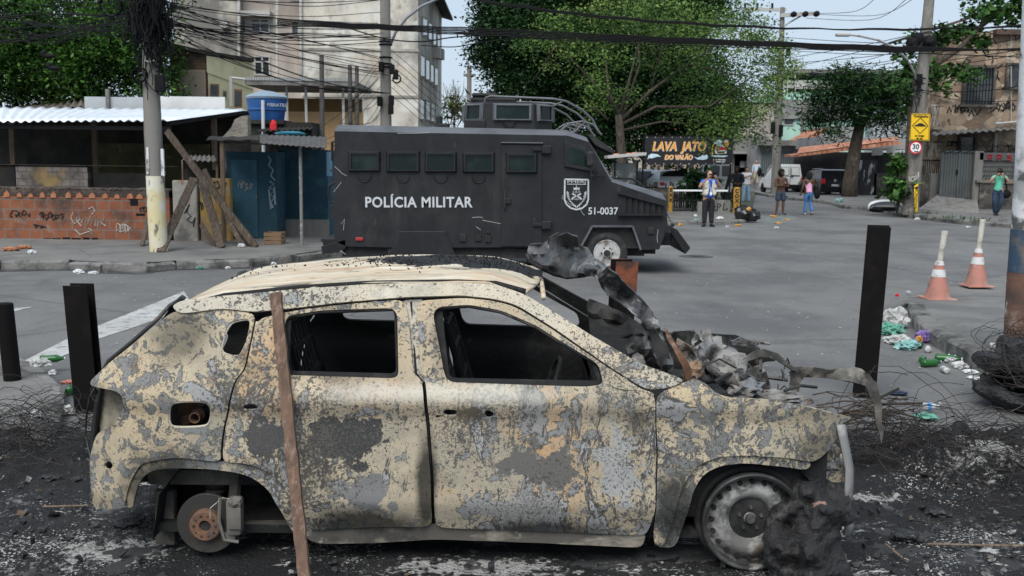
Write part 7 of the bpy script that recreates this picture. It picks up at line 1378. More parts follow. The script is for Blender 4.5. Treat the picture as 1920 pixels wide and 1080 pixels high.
def head_mesh(b, c, yaw, pitch=0, s=1.0):
    """sculpted head: brow, nose, jaw, ears; eyes and mouth in their own slots"""
    M = Matrix.Translation(c) @ Matrix.Rotation(yaw, 4, 'Z') @ Matrix.Rotation(pitch, 4, 'X') @ Matrix.Scale(s, 4)
    bm = bmesh.new(); bmesh.ops.create_icosphere(bm, subdivisions=3, radius=1)
    for v in bm.verts:
        x, y, z = v.co; jaw = max(0, -z); X = x * .076 * (1 - .28 * jaw); Y = y * .096 * (1 - .12 * jaw) + (-.008 * jaw); Z = z * .118
        if y < -.55:
            Y += .012 * math.exp(-((z - .12) / .16) ** 2) * (1 if abs(x) > .18 else 0) - .022 * math.exp(-(x / .13) ** 2 - ((z + .12) / .16) ** 2) - .008 * math.exp(-(x / .3) ** 2 - ((z + .75) / .15) ** 2)
        v.co = M @ Vector((X, Y, Z))
    bm.verts.index_update(); b.cur = 0; b.add([v.co.copy() for v in bm.verts], [[v.index for v in f.verts] for f in bm.faces]); bm.free()
    for sx in (-1, 1):
        b.cur = 0; b.add([M @ Vector(p) for p in ((sx * .072, -.01, -.03), (sx * .074, .015, -.028), (sx * .088, .022, .01), (sx * .086, -.002, .03), (sx * .074, -.008, .026))], [(0, 1, 2, 3, 4)])
        b.cur = 1; b.box((-.011, -.006, -.006), (.011, .004, .006), .003, M @ Matrix.Translation((sx * .03, -.086, .014)))
    b.cur = 2; b.box((-.022, -.004, -.004), (.022, .004, .004), .002, M @ Matrix.Translation((0, -.089, -.052))); b.cur = 0
    return M
def hand(b, w, e, palm, curl=.5, s=1.0):
    """palm and five unequal bent fingers from the wrist, going on from the elbow; palm: normal of the palm side"""
    w = Vector(w); d = (w - Vector(e)).normalized(); n = Vector(palm) - d * d.dot(Vector(palm)); n.normalize(); t = d.cross(n)
    b.tube([w - d * .02, w + d * .03, w + d * .07, w + d * .095], [.026 * s, .034 * s, .038 * s, .03 * s], 7)
    for k, L in enumerate((.07, .082, .076, .058)):
        o = w + d * .088 + t * (.027 - .018 * k); p1 = o + (d * math.cos(curl) + n * math.sin(curl)) * L * .5; p2 = p1 + (d * math.cos(curl * 2) + n * math.sin(curl * 2)) * L * .35; p3 = p2 + (d * math.cos(curl * 2.8) + n * math.sin(curl * 2.8)) * L * .25
        b.tube([o, p1, p2, p3], [.0095 * s, .009 * s, .008 * s, .006 * s], 5)
    o = w + d * .035 + t * .03; p1 = o + (d * .5 + t * .6 + n * .4).normalized() * .04; p2 = p1 + (d * .8 + n * .5).normalized() * .032; b.tube([o, p1, p2], [.012 * s, .0105 * s, .008 * s], 5)
def person(label, loc, h, yaw, skin, J, clothes, hair=None, shoes=None, head_yaw=0, head_pitch=0, build=1.0, group=None, palms=((0, -1, 0), (0, -1, 0)), curl=.6):
    k = h / 1.72; root = thing('person', label, 'person', loc, group); R = Matrix.Rotation(yaw, 4, 'Z')
    D = dict(pel=(0, 0, .92), bel=(0, -.01, 1.07), che=(0, 0, 1.27), nek=(0, .01, 1.44), hed=(0, -.02, 1.60), shL=(-.19, .0, 1.39), shR=(.19, .0, 1.39), elL=(-.25, .02, 1.12), elR=(.25, .02, 1.12), wrL=(-.26, -.06, .88), wrR=(.26, -.06, .88),
             hiL=(-.095, 0, .88), hiR=(.095, 0, .88), knL=(-.11, -.02, .49), knR=(.11, -.02, .49), anL=(-.12, .02, .08), anR=(.12, .02, .08), toL=(-.14, -.15, .03), toR=(.14, -.15, .03)); D.update(J)
    D = {a: Vector(loc) + R @ (Vector(p) * k) for a, p in D.items()}; g = lambda a, b_, t: D[a].lerp(D[b_], t); w = build * k
    chains = [[(D['pel'], (.15 * w, .115 * w)), (D['bel'], (.14 * w, .11 * w)), (D['che'], (.155 * w, .115 * w)), (g('che', 'nek', .75), (.10 * w, .075 * w)), (D['nek'], .056 * k), (D['hed'] - Vector((0, 0, .07 * k)), .05 * k)]]
    for s in 'LR':
        chains.append([(g('che', 'nek', .75), (.10 * w, .075 * w)), (D['sh' + s], .062 * w), (g('sh' + s, 'el' + s, .5), .05 * w), (D['el' + s], .042 * k), (g('el' + s, 'wr' + s, .4), .041 * k), (D['wr' + s], .028 * k)])
        chains.append([(D['pel'], (.15 * w, .115 * w)), (D['hi' + s], .098 * w), (g('hi' + s, 'kn' + s, .4), .086 * w), (D['kn' + s], .06 * k), (g('kn' + s, 'an' + s, .35), .058 * k), (D['an' + s], .038 * k), (D['to' + s], (.045 * k, .028 * k))])
    me = skin_mesh('b', chains, skin, root); b = MB(); n = len(me.vertices); co = [v.co.copy() for v in me.vertices]; b.add(co, [tuple(p.vertices) for p in me.polygons]); bpy.data.meshes.remove(me)
    head_mesh(b, D['hed'] + Vector((0, 0, .0)), yaw + head_yaw, head_pitch, k)
    for i, s in enumerate('LR'): hand(b, D['wr' + s], D['el' + s], R @ Vector(palms[i]), curl, k)
    body = b.build('body', [skin, M_eye, M_lip], root, True)
    T_ = lambda *names: None
    def garment(name, chs, m, lev=2): 
        me = skin_mesh(name, chs, m, root, lev); return link_mesh(name, me, m, root, True)
    for c in clothes:
        kind, m = c[0], c[1]; f = c[2] if len(c) > 2 else 1.0
        if kind == 'trousers' or kind == 'shorts' or kind == 'flares':
            W = D['pel'] + (D['bel'] - D['pel']) * .35; chs = [[(W, (.152 * w * f, .125 * w * f)), (D['pel'], (.165 * w * f, .13 * w * f))]]
            for s in 'LR':
                ch = [(D['pel'], (.165 * w * f, .13 * w * f)), (D['hi' + s] - Vector((0, 0, .03 * k)), .115 * w * f), (g('hi' + s, 'kn' + s, .5), .098 * w * f)]
                if kind == 'shorts': ch += [(g('hi' + s, 'kn' + s, .95), .108 * w * f)]
                elif kind == 'flares': ch += [(D['kn' + s], .072 * w), (g('kn' + s, 'an' + s, .6), .078 * w), (g('kn' + s, 'an' + s, 1.03), .092 * w)]
                else: ch += [(D['kn' + s], .082 * w), (g('kn' + s, 'an' + s, .5), .074 * w), (g('kn' + s, 'an' + s, .98), .066 * w)]
                chs.append(ch)
            garment(kind, chs, m)
        elif kind in ('shirt', 'tank', 'longshirt'):
            chs = [[(D['pel'] + (D['bel'] - D['pel']) * -.35, (.172 * w * f, .14 * w * f)), (D['pel'] + (D['bel'] - D['pel']) * .3, (.170 * w * f, .138 * w * f)), (D['bel'], (.160 * w * f, .132 * w * f)), (D['che'], (.172 * w * f, .132 * w * f)), (g('che', 'nek', .75), (.115 * w, .088 * w)), (g('che', 'nek', .95), .068 * k)]]
            for s in 'LR':
                ch = [(g('che', 'nek', .75), (.115 * w, .088 * w)), (D['sh' + s], .076 * w if kind != 'tank' else .05 * w)]
                if kind != 'tank': ch += [(g('sh' + s, 'el' + s, .55), .068 * w)]
                if kind == 'longshirt': ch += [(D['el' + s], .055 * w), (g('el' + s, 'wr' + s, .9), .042 * w)]
                chs.append(ch) if kind != 'tank' else None
            garment('shirt' if kind != 'tank' else 'tank_top', chs, m)
        elif kind == 'vest':
            b = MB()
            for sx in (-1, 1):
                rows = []
                for zz in np.linspace(.96, 1.42, 9):
                    row = []; ex = .195 * f * (1 - .18 * max(0, (zz - 1.3) / .12)); op = .055 + .012 * math.sin(zz * 20) + (.05 if zz < 1.0 else 0)
                    for a in np.linspace(0, 1, 9):
                        x = sx * (op + (ex - op) * math.sin(a * math.pi / 2) if a < .98 else ex); y = -.175 * f * math.cos(a * math.pi * .5) * (.75 if zz > 1.36 else 1) + .0; row.append(Vector(loc) + R @ (Vector((x, y, zz)) * k))
                    for a in np.linspace(.1, 1, 6): row.append(Vector(loc) + R @ (Vector((sx * ex * math.cos(a * math.pi / 2), .165 * f * math.sin(a * math.pi / 2), zz)) * k))
                    rows.append(row)
                b.grid(rows)
            v_ = b.build('vest', m, root, True, solid=.012); pk = MB()
            for sx in (-1, 1):
                for z0, z1 in ((1.0, 1.12), (1.2, 1.29)): pk.box((sx * .13 - .055, -.185, z0), (sx * .13 + .055, -.15, z1), .012, Matrix.Translation(Vector(loc)) @ R @ Matrix.Scale(k, 4))
            pk.build('pocket', m, v_)
    if hair:
        m, hs, drop = hair; c = D['hed']; b = MB(); Rh = R @ Matrix.Rotation(head_yaw, 4, 'Z'); bm = bmesh.new(); bmesh.ops.create_icosphere(bm, subdivisions=4, radius=1)
        for v in bm.verts:
            x, y, z = v.co; nn = 1 + .12 * mnoise.noise(v.co * 5) + .06 * mnoise.noise(v.co * 13); z2 = z if z > -.1 else -.1 + (z + .1) * (1 + drop * (1 if y > -.2 else 0)); yy = y * .108 * hs
            if y < -.35 and z < .45: yy = -.035 * hs - .02
            v.co = c + Rh @ (Vector((x * .092 * hs * nn, yy * nn + .014, z2 * .118 * hs * nn + .022)) * k)
        bm.verts.index_update(); b.add([v.co.copy() for v in bm.verts], [[v.index for v in f.verts] for f in bm.faces]); bm.free(); b.build('hair', m, root, .8)
    if shoes:
        b = MB()
        for s in 'LR':
            a_, t_ = D['an' + s], D['to' + s]; d = (t_ - a_); d.z = 0; d.normalize(); p = a_ - d * .05 * k; dn = (t_ - a_)
            q = [a_ - d * .055 * k - Vector((0, 0, .035 * k)), a_ + Vector((0, 0, -.02 * k)), a_.lerp(t_, .6), t_ + d * .05 * k]; b.tube(q, [.042 * k, .052 * k, .046 * k, .03 * k], 8)
        b.build('shoes', shoes, root, True)
    return root, D
M_hairk = mat('hair_black', (.012, .010, .010), .8, bump=(60, .9, .02)); M_shoek = mat('shoe_black', (.014, .014, .015), .6)
# man in the vest photographing with a phone
p = gnd(1327, 425)
r, D = person('bald man in a cream vest and blue shirt holding up a phone', p, 1.73, .05, M_sk1, dict(elL=(-.33, -.10, 1.20), elR=(.33, -.10, 1.20), wrL=(-.13, -.30, 1.50), wrR=(.13, -.30, 1.50), anL=(-.11, .02, .08), anR=(.11, .0, .08), toL=(-.19, -.13, .03), knL=(-.11, 0, .49), knR=(.10, 0, .49)),
    [('trousers', cloth('black', (.018, .019, .022))), ('shirt', cloth('blue', (.03, .12, .52)), 1.0), ('vest', cloth('cream', (.62, .58, .49), .8), 1.05)], None, M_shoek, build=1.12, palms=((1, 0, 0), (-1, 0, 0)))
ph = thing('phone', 'dark phone held sideways before the face of the man in the vest', 'phone', D['hed'] + Vector((0, -.34, -.02))); q = org(ph); MB().box(q + Vector((-.085, -.006, -.045)), q + Vector((.085, .006, .045)), .005).build('case', M_black, ph); b = MB(); b.lathe([(.001, -.010), (.012, -.010), (.014, -.004)], 10, q + Vector((-.06, 0, .025)), 'y'); b.build('lens', M_glass, ph)
b = MB(); q = p + Vector((.02, -.2, 1.08)); b.tube([q + Vector((-.07, .06, .33)), q + Vector((-.03, .0, .15)), q], .006, 4); b.tube([q + Vector((.06, .06, .33)), q + Vector((.03, .0, .15)), q], .006, 4); b.box(q + Vector((-.035, -.012, -.1)), q + Vector((.035, -.004, .0))); o = b.build('badge', M_wht); tag(o, 'white badge on a lanyard over the blue shirt of the man in the vest', 'badge')
# men beyond the railing
p = gnd(1397, 382)
person('stout man in a white T-shirt and light jeans beside the COXIN post', p, 1.78, .25, M_sk1, dict(elR=(.36, .06, 1.14), wrR=(.22, -.04, .96), elL=(-.30, -.08, 1.2), wrL=(-.02, -.26, 1.30), anL=(-.13, .02, .08), anR=(.20, .02, .08), toL=(-.18, -.12, .03), toR=(.28, -.10, .03), knR=(.15, -.02, .49)), [('trousers', cloth('light_jeans', (.22, .34, .45))), ('shirt', cloth('white', (.62, .64, .65), .85), 1.1)], (M_hairk, .93, 0), M_shoek, build=1.22)
p = gnd(1380, 391, .1)
person('person in dark clothes leaning on the railing behind the COXIN post', p, 1.72, -.3, M_sk2, dict(elL=(-.27, -.1, 1.12), wrL=(-.06, -.24, 1.04), elR=(.27, -.1, 1.12), wrR=(.10, -.25, 1.02), hed=(-.03, -.06, 1.60)), [('trousers', cloth('black', (.018, .019, .022))), ('longshirt', cloth('navy', (.016, .019, .028)), 1.06)], (M_hairk, 1.16, .1), M_shoek, build=1.05)
p = at(1417, 346, 72)
r, D = person('distant man in pale shirt walking with a dark jacket over his arm', p, 1.72, -.25, M_sk1, dict(knL=(-.10, -.10, .5), anL=(-.12, .12, .09), knR=(.1, -.1, .5), anR=(.12, -.22, .08), toR=(.13, -.38, .04), elR=(.25, .0, 1.12), wrR=(.16, -.22, 1.10)), [('trousers', cloth('khaki', (.36, .32, .25))), ('longshirt', cloth('pale_blue', (.50, .58, .68)), 1.02)], None, M_shoek)
o = MB().blob(D['wrR'] + Vector((.06, -.05, -.2)), (.16, .1, .33), 4, .2).build('jacket', M_black, None, True); tag(o, 'dark jacket hanging over the arm of the distant walking man', 'jacket')
# bare-chested man with folded arms
p = gnd(1462, 403)
person('bare-chested barefoot young man in blue shorts with folded arms', p, 1.72, .12, M_sk2, dict(elL=(-.27, -.06, 1.10), wrL=(.08, -.22, 1.20), elR=(.27, -.06, 1.10), wrR=(-.08, -.23, 1.14), anL=(-.14, .02, .07), anR=(.13, .02, .07), toL=(-.24, -.12, .03), toR=(.22, -.13, .03), bel=(0, -.0, 1.07)), [('shorts', cloth('slate_blue', (.045, .062, .095)), 1.14)], (M_hairk, 1.32, .1), None, head_yaw=.6, build=1.0, palms=((0, 0, -1), (0, 0, -1)))
# woman walking away
p = gnd(1514, 403)
r, D = person('woman in a pink top and flared blue jeans walking away from the camera', p, 1.64, math.pi, M_sk2, dict(elR=(.26, .05, 1.12), wrR=(.30, -.02, .90), elL=(-.30, .02, 1.14), wrL=(-.36, -.22, 1.20), knR=(.09, -.02, .49), anR=(.10, .0, .08), knL=(-.09, -.05, .50), anL=(-.14, .20, .14), toL=(-.13, .08, .03), pel=(0, .03, .92)), [('flares', cloth('jeans', (.065, .165, .36)), 1.05), ('tank', cloth('pink', (.80, .40, .56), .85), .92)], (M_hairk, 1.28, .9), M_rimw, build=.98)
bg = thing('handbag', 'black shoulder bag hanging behind the right arm of the woman in pink', 'bag', D['elL'] + Vector((.02, -.08, -.42))); q = org(bg); MB().blob(q + Vector((0, 0, .16)), (.13, .07, .2), 3, .15).build('pouch', M_black, bg, True); MB().tube([q + Vector((-.05, 0, .3)), D['shL'] + Vector((.02, -.06, .06)), q + Vector((.08, .06, .3))], .014, 5).build('strap', M_black, bg)
# photographer on the far pavement
p = gnd(1868, 412, .0); p.z = .15
r, D = person('photographer in a mint green shirt and jeans raising a black camera', p, 1.76, -.35, M_sk1, dict(elL=(-.30, -.16, 1.22), elR=(.30, -.08, 1.22), wrL=(-.10, -.30, 1.46), wrR=(.10, -.28, 1.46), hed=(0, -.06, 1.58), knL=(-.12, -.10, .50), anL=(-.06, .06, .08), knR=(.10, -.05, .48), anR=(.0, .10, .08), toL=(-.08, -.1, .03), toR=(.02, -.06, .03), pel=(-.03, 0, .92)), [('trousers', cloth('dark_jeans', (.025, .045, .085))), ('shirt', cloth('mint', (.13, .52, .37), .8), 1.02)], (M_hairk, .98, 0), M_shoek, build=1.05, palms=((1, 0, 0), (-1, 0, 0)))
cm = thing('camera', 'black camera with a lens held up by the photographer in mint green', 'camera', D['hed'] + Matrix.Rotation(-.35, 3, 'Z') @ Vector((0, -.17, .0))); q = org(cm); b = MB(); b.box(q + Vector((-.075, -.04, -.05)), q + Vector((.075, .04, .05)), .012); b.box(q + Vector((-.03, -.04, .05)), q + Vector((.03, .03, .075)), .01); b.build('body', M_black, cm); MB().tube([q, q + Matrix.Rotation(-.35, 3, 'Z') @ Vector((0, -.17, -.01))], .038, 12).build('lens', M_black, cm, .6)
b = MB(); s = D['shR']; b.tube([s + Vector((-.08, -.1, .08)), s + Vector((0, .1, .0)), s + Vector((.12, .05, -.5)), s + Vector((.02, -.14, -.35)), s + Vector((-.08, -.13, .0))], .018, 5); b.blob(s + Vector((.12, .06, -.62)), (.17, .12, .16), 4, .2); o = b.build('camera_bag', M_black, None, True); tag(o, 'black camera bag slung at the hip of the photographer in mint', 'bag')
# ================================================================ parked vehicles down the street
M_vw = mat('van_white', (.62, .63, .62), .35, layers=[((.52, .52, .50), 1, .45, .7)]); M_ck = mat('car_black', (.012, .013, .015), .18, spec=.6); M_cg = mat('car_grey', (.16, .17, .18), .3, .3); M_cw = mat('car_white', (.60, .62, .63), .3); M_cgl = mat('car_glass', (.012, .015, .017), .08, spec=.6); M_lamp = mat('tail_lamp', (.45, .02, .03), .25); M_plate = mat('plate', (.5, .5, .5), .5)
def vehicle(name, label, cat, loc, yaw, L, W, lower, upper, paint, wheels, r=.31, rear_glass=True, glass=None, plate=True, group=None):
    """side profiles (x forward from the rear bumper, z up) swept across the width; upper body narrower"""
    t = thing(name, label, cat, loc, group); M = Matrix.Translation(loc) @ Matrix.Rotation(yaw, 4, 'Z'); X = lambda x, y, z: M @ Vector((x - L / 2, y, z))
    def loft(nm, prof, w0, w1, m, bev=.05):
        b = MB(); zs = [z for x, z in prof]; z0, z1 = min(zs), max(zs); f = lambda z: w0 + (w1 - w0) * (z - z0) / (z1 - z0); n = len(prof)
        b.add([X(x, f(z), z) for x, z in prof] + [X(x, -f(z), z) for x, z in prof], [tuple(range(n)), tuple(range(2 * n - 1, n - 1, -1))] + [(i, (i + 1) % n, (i + 1) % n + n, i + n) for i in range(n)]); return b.build(nm, m, t, bevel=bev)
    bd = loft('body', lower, W / 2, W / 2 * .97, paint); loft('cabin', upper, W / 2 * .965, W / 2 * .80, paint, .04)
    zs = [z for x, z in upper]; z0, z1 = min(zs), max(zs); f = lambda z: W / 2 * (.965 + (.80 - .965) * (z - z0) / (z1 - z0))
    xs = sorted(upper); b0 = [p for p in upper if abs(p[1] - z0) < .02]; t0 = [p for p in upper if abs(p[1] - z1) < .12]
    xb0, xb1 = min(p[0] for p in b0), max(p[0] for p in b0); xt0, xt1 = min(p[0] for p in t0), max(p[0] for p in t0); za, zb = z0 + (z1 - z0) * .14, z0 + (z1 - z0) * .84
    gx = lambda s, z: (xb0 + (xt0 - xb0) * (z - z0) / (z1 - z0)) if s == 0 else (xb1 + (xt1 - xb1) * (z - z0) / (z1 - z0))
    for sy in (-1, 1):
        nn = glass or ((.03, .34), (.38, .66), (.70, .95)); 
        for a, c in nn:
            q = [X(gx(0, z) + (gx(1, z) - gx(0, z)) * s, sy * (f(z) + .006), z) for s, z in ((a, za), (c, za), (c, zb), (a, zb))]; MB().prism(q, (M.to_3x3() @ Vector((0, sy * .006, 0)))).build('side_window', M_cgl, t)
    for s in ((0, 1) if rear_glass else (1,)):
        sg = -1 if s == 0 else 1; q = [X(gx(s, z) + sg * .008, y * f(z) * .86, z) for y, z in ((-1, za), (1, za), (1, zb), (-1, zb))]; MB().prism(q, M.to_3x3() @ Vector((sg * .01, 0, .003))).build('rear_window' if s == 0 else 'windscreen', M_cgl, t)
    for wx in wheels:
        for sy in (-1, 1):
            b = MB(); b.lathe([(r * .6, -.10), (r - .03, -.10), (r, -.07), (r, .07), (r - .03, .10), (r * .6, .10)], 24, (0, 0, 0), 'y', closed=True); b.v = [tuple(X(wx + p[0], sy * (W / 2 - .10) + p[1], r + p[2])) for p in b.v]; wh_ = b.build('wheel', M_tyre, t, .7)
            b = MB(); b.lathe([(.001, .06), (r * .3, .08), (r * .45, .05), (r * .62, .09), (r * .62, -.09), (.001, -.05)], 16, (0, 0, 0), 'y'); b.v = [tuple(X(wx + p[0], sy * (W / 2 - .10) + p[1] * sy, r + p[2])) for p in b.v]; b.build('rim', M_rimw, wh_, .7)
            b = MB(); b.lathe([(r + .05, -.03), (r + .06, .02), (.001, .02)], 24, (0, 0, 0), 'y'); b.v = [tuple(X(wx + p[0], sy * (W / 2 - .02) + p[1] * sy, r + .02 + p[2])) for p in b.v]; b.build('wheel_arch', M_black, t)
    return t, X
van_p = Vector((at(1486, 360, 63).x, 66.0, 0)); van, X = vehicle('parked_van', 'white panel van seen from behind with blanked rear door windows', 'van', van_p, math.radians(92), 4.0, 1.66, [(0, .36), (4.0, .36), (4.0, .78), (3.7, .98), (2.9, 1.06), (.02, 1.12)], [(.02, 1.11), (2.92, 1.05), (2.55, 1.62), (2.1, 1.84), (.12, 1.92)], M_vw, (.75, 3.25), .30, False, ((.72, .92),))
b = MB(); b.bar(X(-.02, 0, .5), X(-.02, 0, 1.86), .02, .02); b.build('door_gap', M_black, van)
for sy in (-1, 1):
    q = [X(-.01 + .008 * i, sy * y, z) for i, (y, z) in enumerate(((.08, 1.22), (.62, 1.22), (.58, 1.74), (.08, 1.74)))]; w_ = MB().prism(q, (0, -.015, 0)).build('rear_window', M_black, van); c = sum(q, Vector()) / 4; MB().prism([c + (p_ - c) * .93 + Vector((0, -.015, 0)) for p_ in q], (0, -.01, 0)).build('pane', M_vw, w_)
    b = MB(); q = X(-.01, sy * .74, .95); b.box(q + Vector((-.05, -.03, -.14)), q + Vector((.05, .03, .14))); b.build('tail_lamp', M_lamp, van)
b = MB(); q = X(-.04, 0, .5); b.box(q + Vector((-.82, -.08, -.14)), q + Vector((.82, .06, .14)), .03); b.build('bumper', M_black, van); q = X(-.03, .35, .98); MB().box(q + Vector((-.2, -.02, -.06)), q + Vector((.2, .01, .06))).build('plate', mat('plate_blue', (.3, .36, .5), .5), van); MB().box(X(-.06, -.04, 1.15), X(-.02, -.2, 1.22)).build('handle', M_black, van); b = MB(); q = X(2.9, .93, 1.2); b.box(q + Vector((-.1, -.05, -.1)), q + Vector((.08, .05, .1)), .03); b.build('mirror', M_black, van)
suv_p = Vector((at(1577, 370, 58).x, 61.6, 0)); suv, X = vehicle('parked_car', 'black parked hatchback seen from behind by the feathery tree trunk', 'car', suv_p, math.radians(92), 4.3, 1.78, [(0, .30), (4.3, .32), (4.28, .72), (3.9, .92), (3.1, 1.02), (.04, 1.06), (-.02, .7)], [(.06, 1.05), (3.15, 1.0), (2.3, 1.56), (.55, 1.66), (.28, 1.6)], M_ck, (.8, 3.4), .34)
for sy in (-1, 1): q = X(-.0, sy * .72, .95); MB().box(q + Vector((-.13, -.05, -.15)), q + Vector((.13, .05, .15)), .06).build('tail_lamp', M_lamp, suv)
q = X(-.03, 0, .72); MB().box(q + Vector((-.22, -.02, -.06)), q + Vector((.22, .01, .06))).build('plate', M_plate, suv); q = X(-.02, 0, .45); MB().box(q + Vector((-.86, -.06, -.14)), q + Vector((.86, .05, .14)), .05).build('bumper', M_black, suv); MB().tube([X(.3, .65, 1.7), X(2.2, .65, 1.66)], .02, 5).build('roof_bar', M_rimw, suv); q = X(-.0, 0, 1.0); b = MB(); b.lathe([(.001, -.03), (.07, -.03), (.08, .0)], 14, q, 'y'); b.build('badge', M_rimw, suv)
for u, Y, m, lab, yaw in ((1222, 52, M_cg, 'grey car parked in the lot below the left half of the banner', 80), (1262, 49, M_cw, 'white car with raised dark boot lid in the lot below the banner', 94)):
    c, X = vehicle('parked_car', lab, 'car', Vector((at(u, 340, Y).x, Y + 2, .1)), math.radians(yaw), 4.1, 1.68, [(0, .3), (4.1, .3), (4.1, .7), (3.8, .88), (3.0, .96), (.1, .98)], [(.12, .97), (3.1, .95), (2.4, 1.42), (1.0, 1.48), (.45, 1.4)], m, (.75, 3.3))
    for sy in (-1, 1): q = X(-.0, sy * .68, .82); MB().box(q + Vector((-.12, -.04, -.07)), q + Vector((.12, .05, .07)), .02).build('tail_lamp', M_lamp, c)
    q = X(-.02, 0, .45); MB().box(q + Vector((-.8, -.06, -.12)), q + Vector((.8, .05, .12)), .04).build('bumper', m, c)
    if m is M_cw: MB().prism([X(.4, -.7, 1.1), X(.4, .7, 1.1), X(-.15, .6, 1.42), X(-.15, -.5, 1.5)], (0, -.04, .02)).build('boot_lid', M_black, c)
tr = thing('white_truck', 'white box cab truck behind the right half of the banner', 'truck', (at(1352, 350, 50).x, 51, .1)); x0, x1 = at(1330, 340, 50).x, at(1372, 340, 50).x; zt = at(1350, 305, 50).z
MB().box((x0, 50, .5), (x1, 53, 1.15), .04).build('body', M_vw, tr); MB().box((x0 + .02, 50.05, 1.15), (x1 - .02, 52.6, zt), .06).build('cab', M_vw, tr); b = MB(); b.box((x0 + .1, 50.02, 1.3), (x0 + .5, 50.04, zt - .15)); b.box((x0 + .62, 50.02, 1.3), (x1 - .12, 50.04, zt - .15)); b.build('window', M_cgl, tr); b = MB(); b.bar((x0, 49.98, 1.15), (x1, 49.98, 1.15), .04, .03); b.bar((x0, 49.98, .9), (x1, 49.98, .9), .03, .03); b.build('trim', M_frame, tr)
for x in (x0 + .15, x1 - .15): b = MB(); b.lathe([(.001, -.1), (.3, -.1), (.33, -.06), (.33, .1), (.001, .1)], 20, (x, 50.2, .43), 'y'); b.build('wheel', M_tyre, tr)
# ================================================================ posts, plank, cones, tyres and litter
M_ib = mat('black_steel', (.006, .0055, .0055), .7, .1, layers=[((.014, .010, .009), 3, .5, .7), ((.03, .018, .013), 12, .68, .76)], bump=(30, .2, .004), spec=.12); M_ibr = mat('rusted_steel', (.22, .065, .03), .8, .1, layers=[((.06, .03, .022), 4, .46, .6), ((.35, .14, .07), 6, .6, .72)])
def ibeam(label, p, ztop, wd, dp, yaw, m, lean=(0, 0), top=None):
    t = thing('steel_post', label, 'post', p); M = Matrix.Translation(p) @ Matrix.Rotation(yaw, 4, 'Z'); h = ztop - p.z + .05; b = MB()
    sh = Matrix(((1, 0, lean[0], 0), (0, 1, lean[1], 0), (0, 0, 1, 0), (0, 0, 0, 1))); z0 = -.05
    for q in (((-wd / 2, -dp / 2, z0), (wd / 2, -dp / 2 + .012, h - .055)), ((-wd / 2, dp / 2 - .012, z0), (wd / 2, dp / 2, h - .05)), ((-.006, -dp / 2 + .012, z0), (.006, dp / 2 - .012, h - .06))): b.box(*q, .003, M @ sh)
    b.build('beam', m, t)
    if top: b = MB(); b.box((-wd / 2 - .003, -dp / 2 - .003, h - .30), (wd / 2 + .003, -dp / 2 + .0, h - .052), 0, M @ sh); b.box((-wd / 2 - .003, dp / 2, h - .30), (wd / 2 + .003, dp / 2 + .003, h - .047), 0, M @ sh); b.each('rusty_top', top, t)
    return t
def zt(u, v, Y): return at(u, v, Y).z
g = gnd(178, 772); ibeam('black I-beam post standing behind the rear of the burnt car', Vector((at(166, 700, g.y).x, g.y, 0)), zt(150, 533, g.y), .185, .13, math.radians(-2), M_ib, (-.05, 0))
g = gnd(1612, 742); ibeam('tallest black I-beam post, in front of the burnt car near the litter', Vector((at(1622, 700, g.y).x, g.y, 0)), zt(1640, 423, g.y), .178, .2, math.radians(-17), M_ib, (.03, 0))
ibeam('rust-topped steel post just behind the twisted bonnet', Vector((at(1158, 560, 7.9).x, 7.9, 0)), zt(1165, 488, 7.9), .175, .18, math.radians(8), M_ib, (.04, 0), M_ibr)
g = gnd(24, 711, .09); t = thing('bollard', 'round black steel bollard at the left edge of the near pavement', 'bollard', g); b = MB(); q = at(8, 570, g.y); b.tube([g - Vector((0, 0, .05)), q], .07, 20); b.lathe([(.07, 0), (.06, .008), (.001, .01)], 20, q); b.build('tube', M_ib, t, .7)
# plank leaning on the car roof
A = at(517, 550, 4.80); Bq = gnd(577, 1140, .02); b = MB(); d = (A - Bq).normalized(); sd = d.cross(Vector((0, 1, 0))).normalized(); fr = sd.cross(d).normalized(); rows = []
for k in range(26):
    c = Bq.lerp(A, k / 25); wv = .0265 * (1 + .05 * math.sin(k * 1.3)); q = [c + sd * wv + fr * .014, c - sd * wv + fr * .014, c - sd * wv - fr * .014, c + sd * wv - fr * .014]; q = [p + sd * .002 * math.sin(k * 2.7) for p in q]; rows.append(q + q[:1])
b.grid(rows); b.add(rows[0][:4], [(0, 1, 2, 3)]); b.add(rows[-1][:4], [(0, 1, 2, 3)])
o = b.build('plank', mat('plank_wood', (.135, .08, .055), .85, layers=[((.09, .055, .04), 2.4, .42, .6, {'st': (9, 9, .8)}), ((.24, .155, .115), 2.2, .54, .7, {'st': (12, 12, .7)}), ((.06, .04, .03), 2.5, .6, .68), ((.33, .25, .2), 5, .62, .72, {'st': (12, 12, 1), 'amt': .6})], bump=(20, .4, .006))); tag(o, 'weathered brown plank leaning against the side of the burnt car', 'plank')
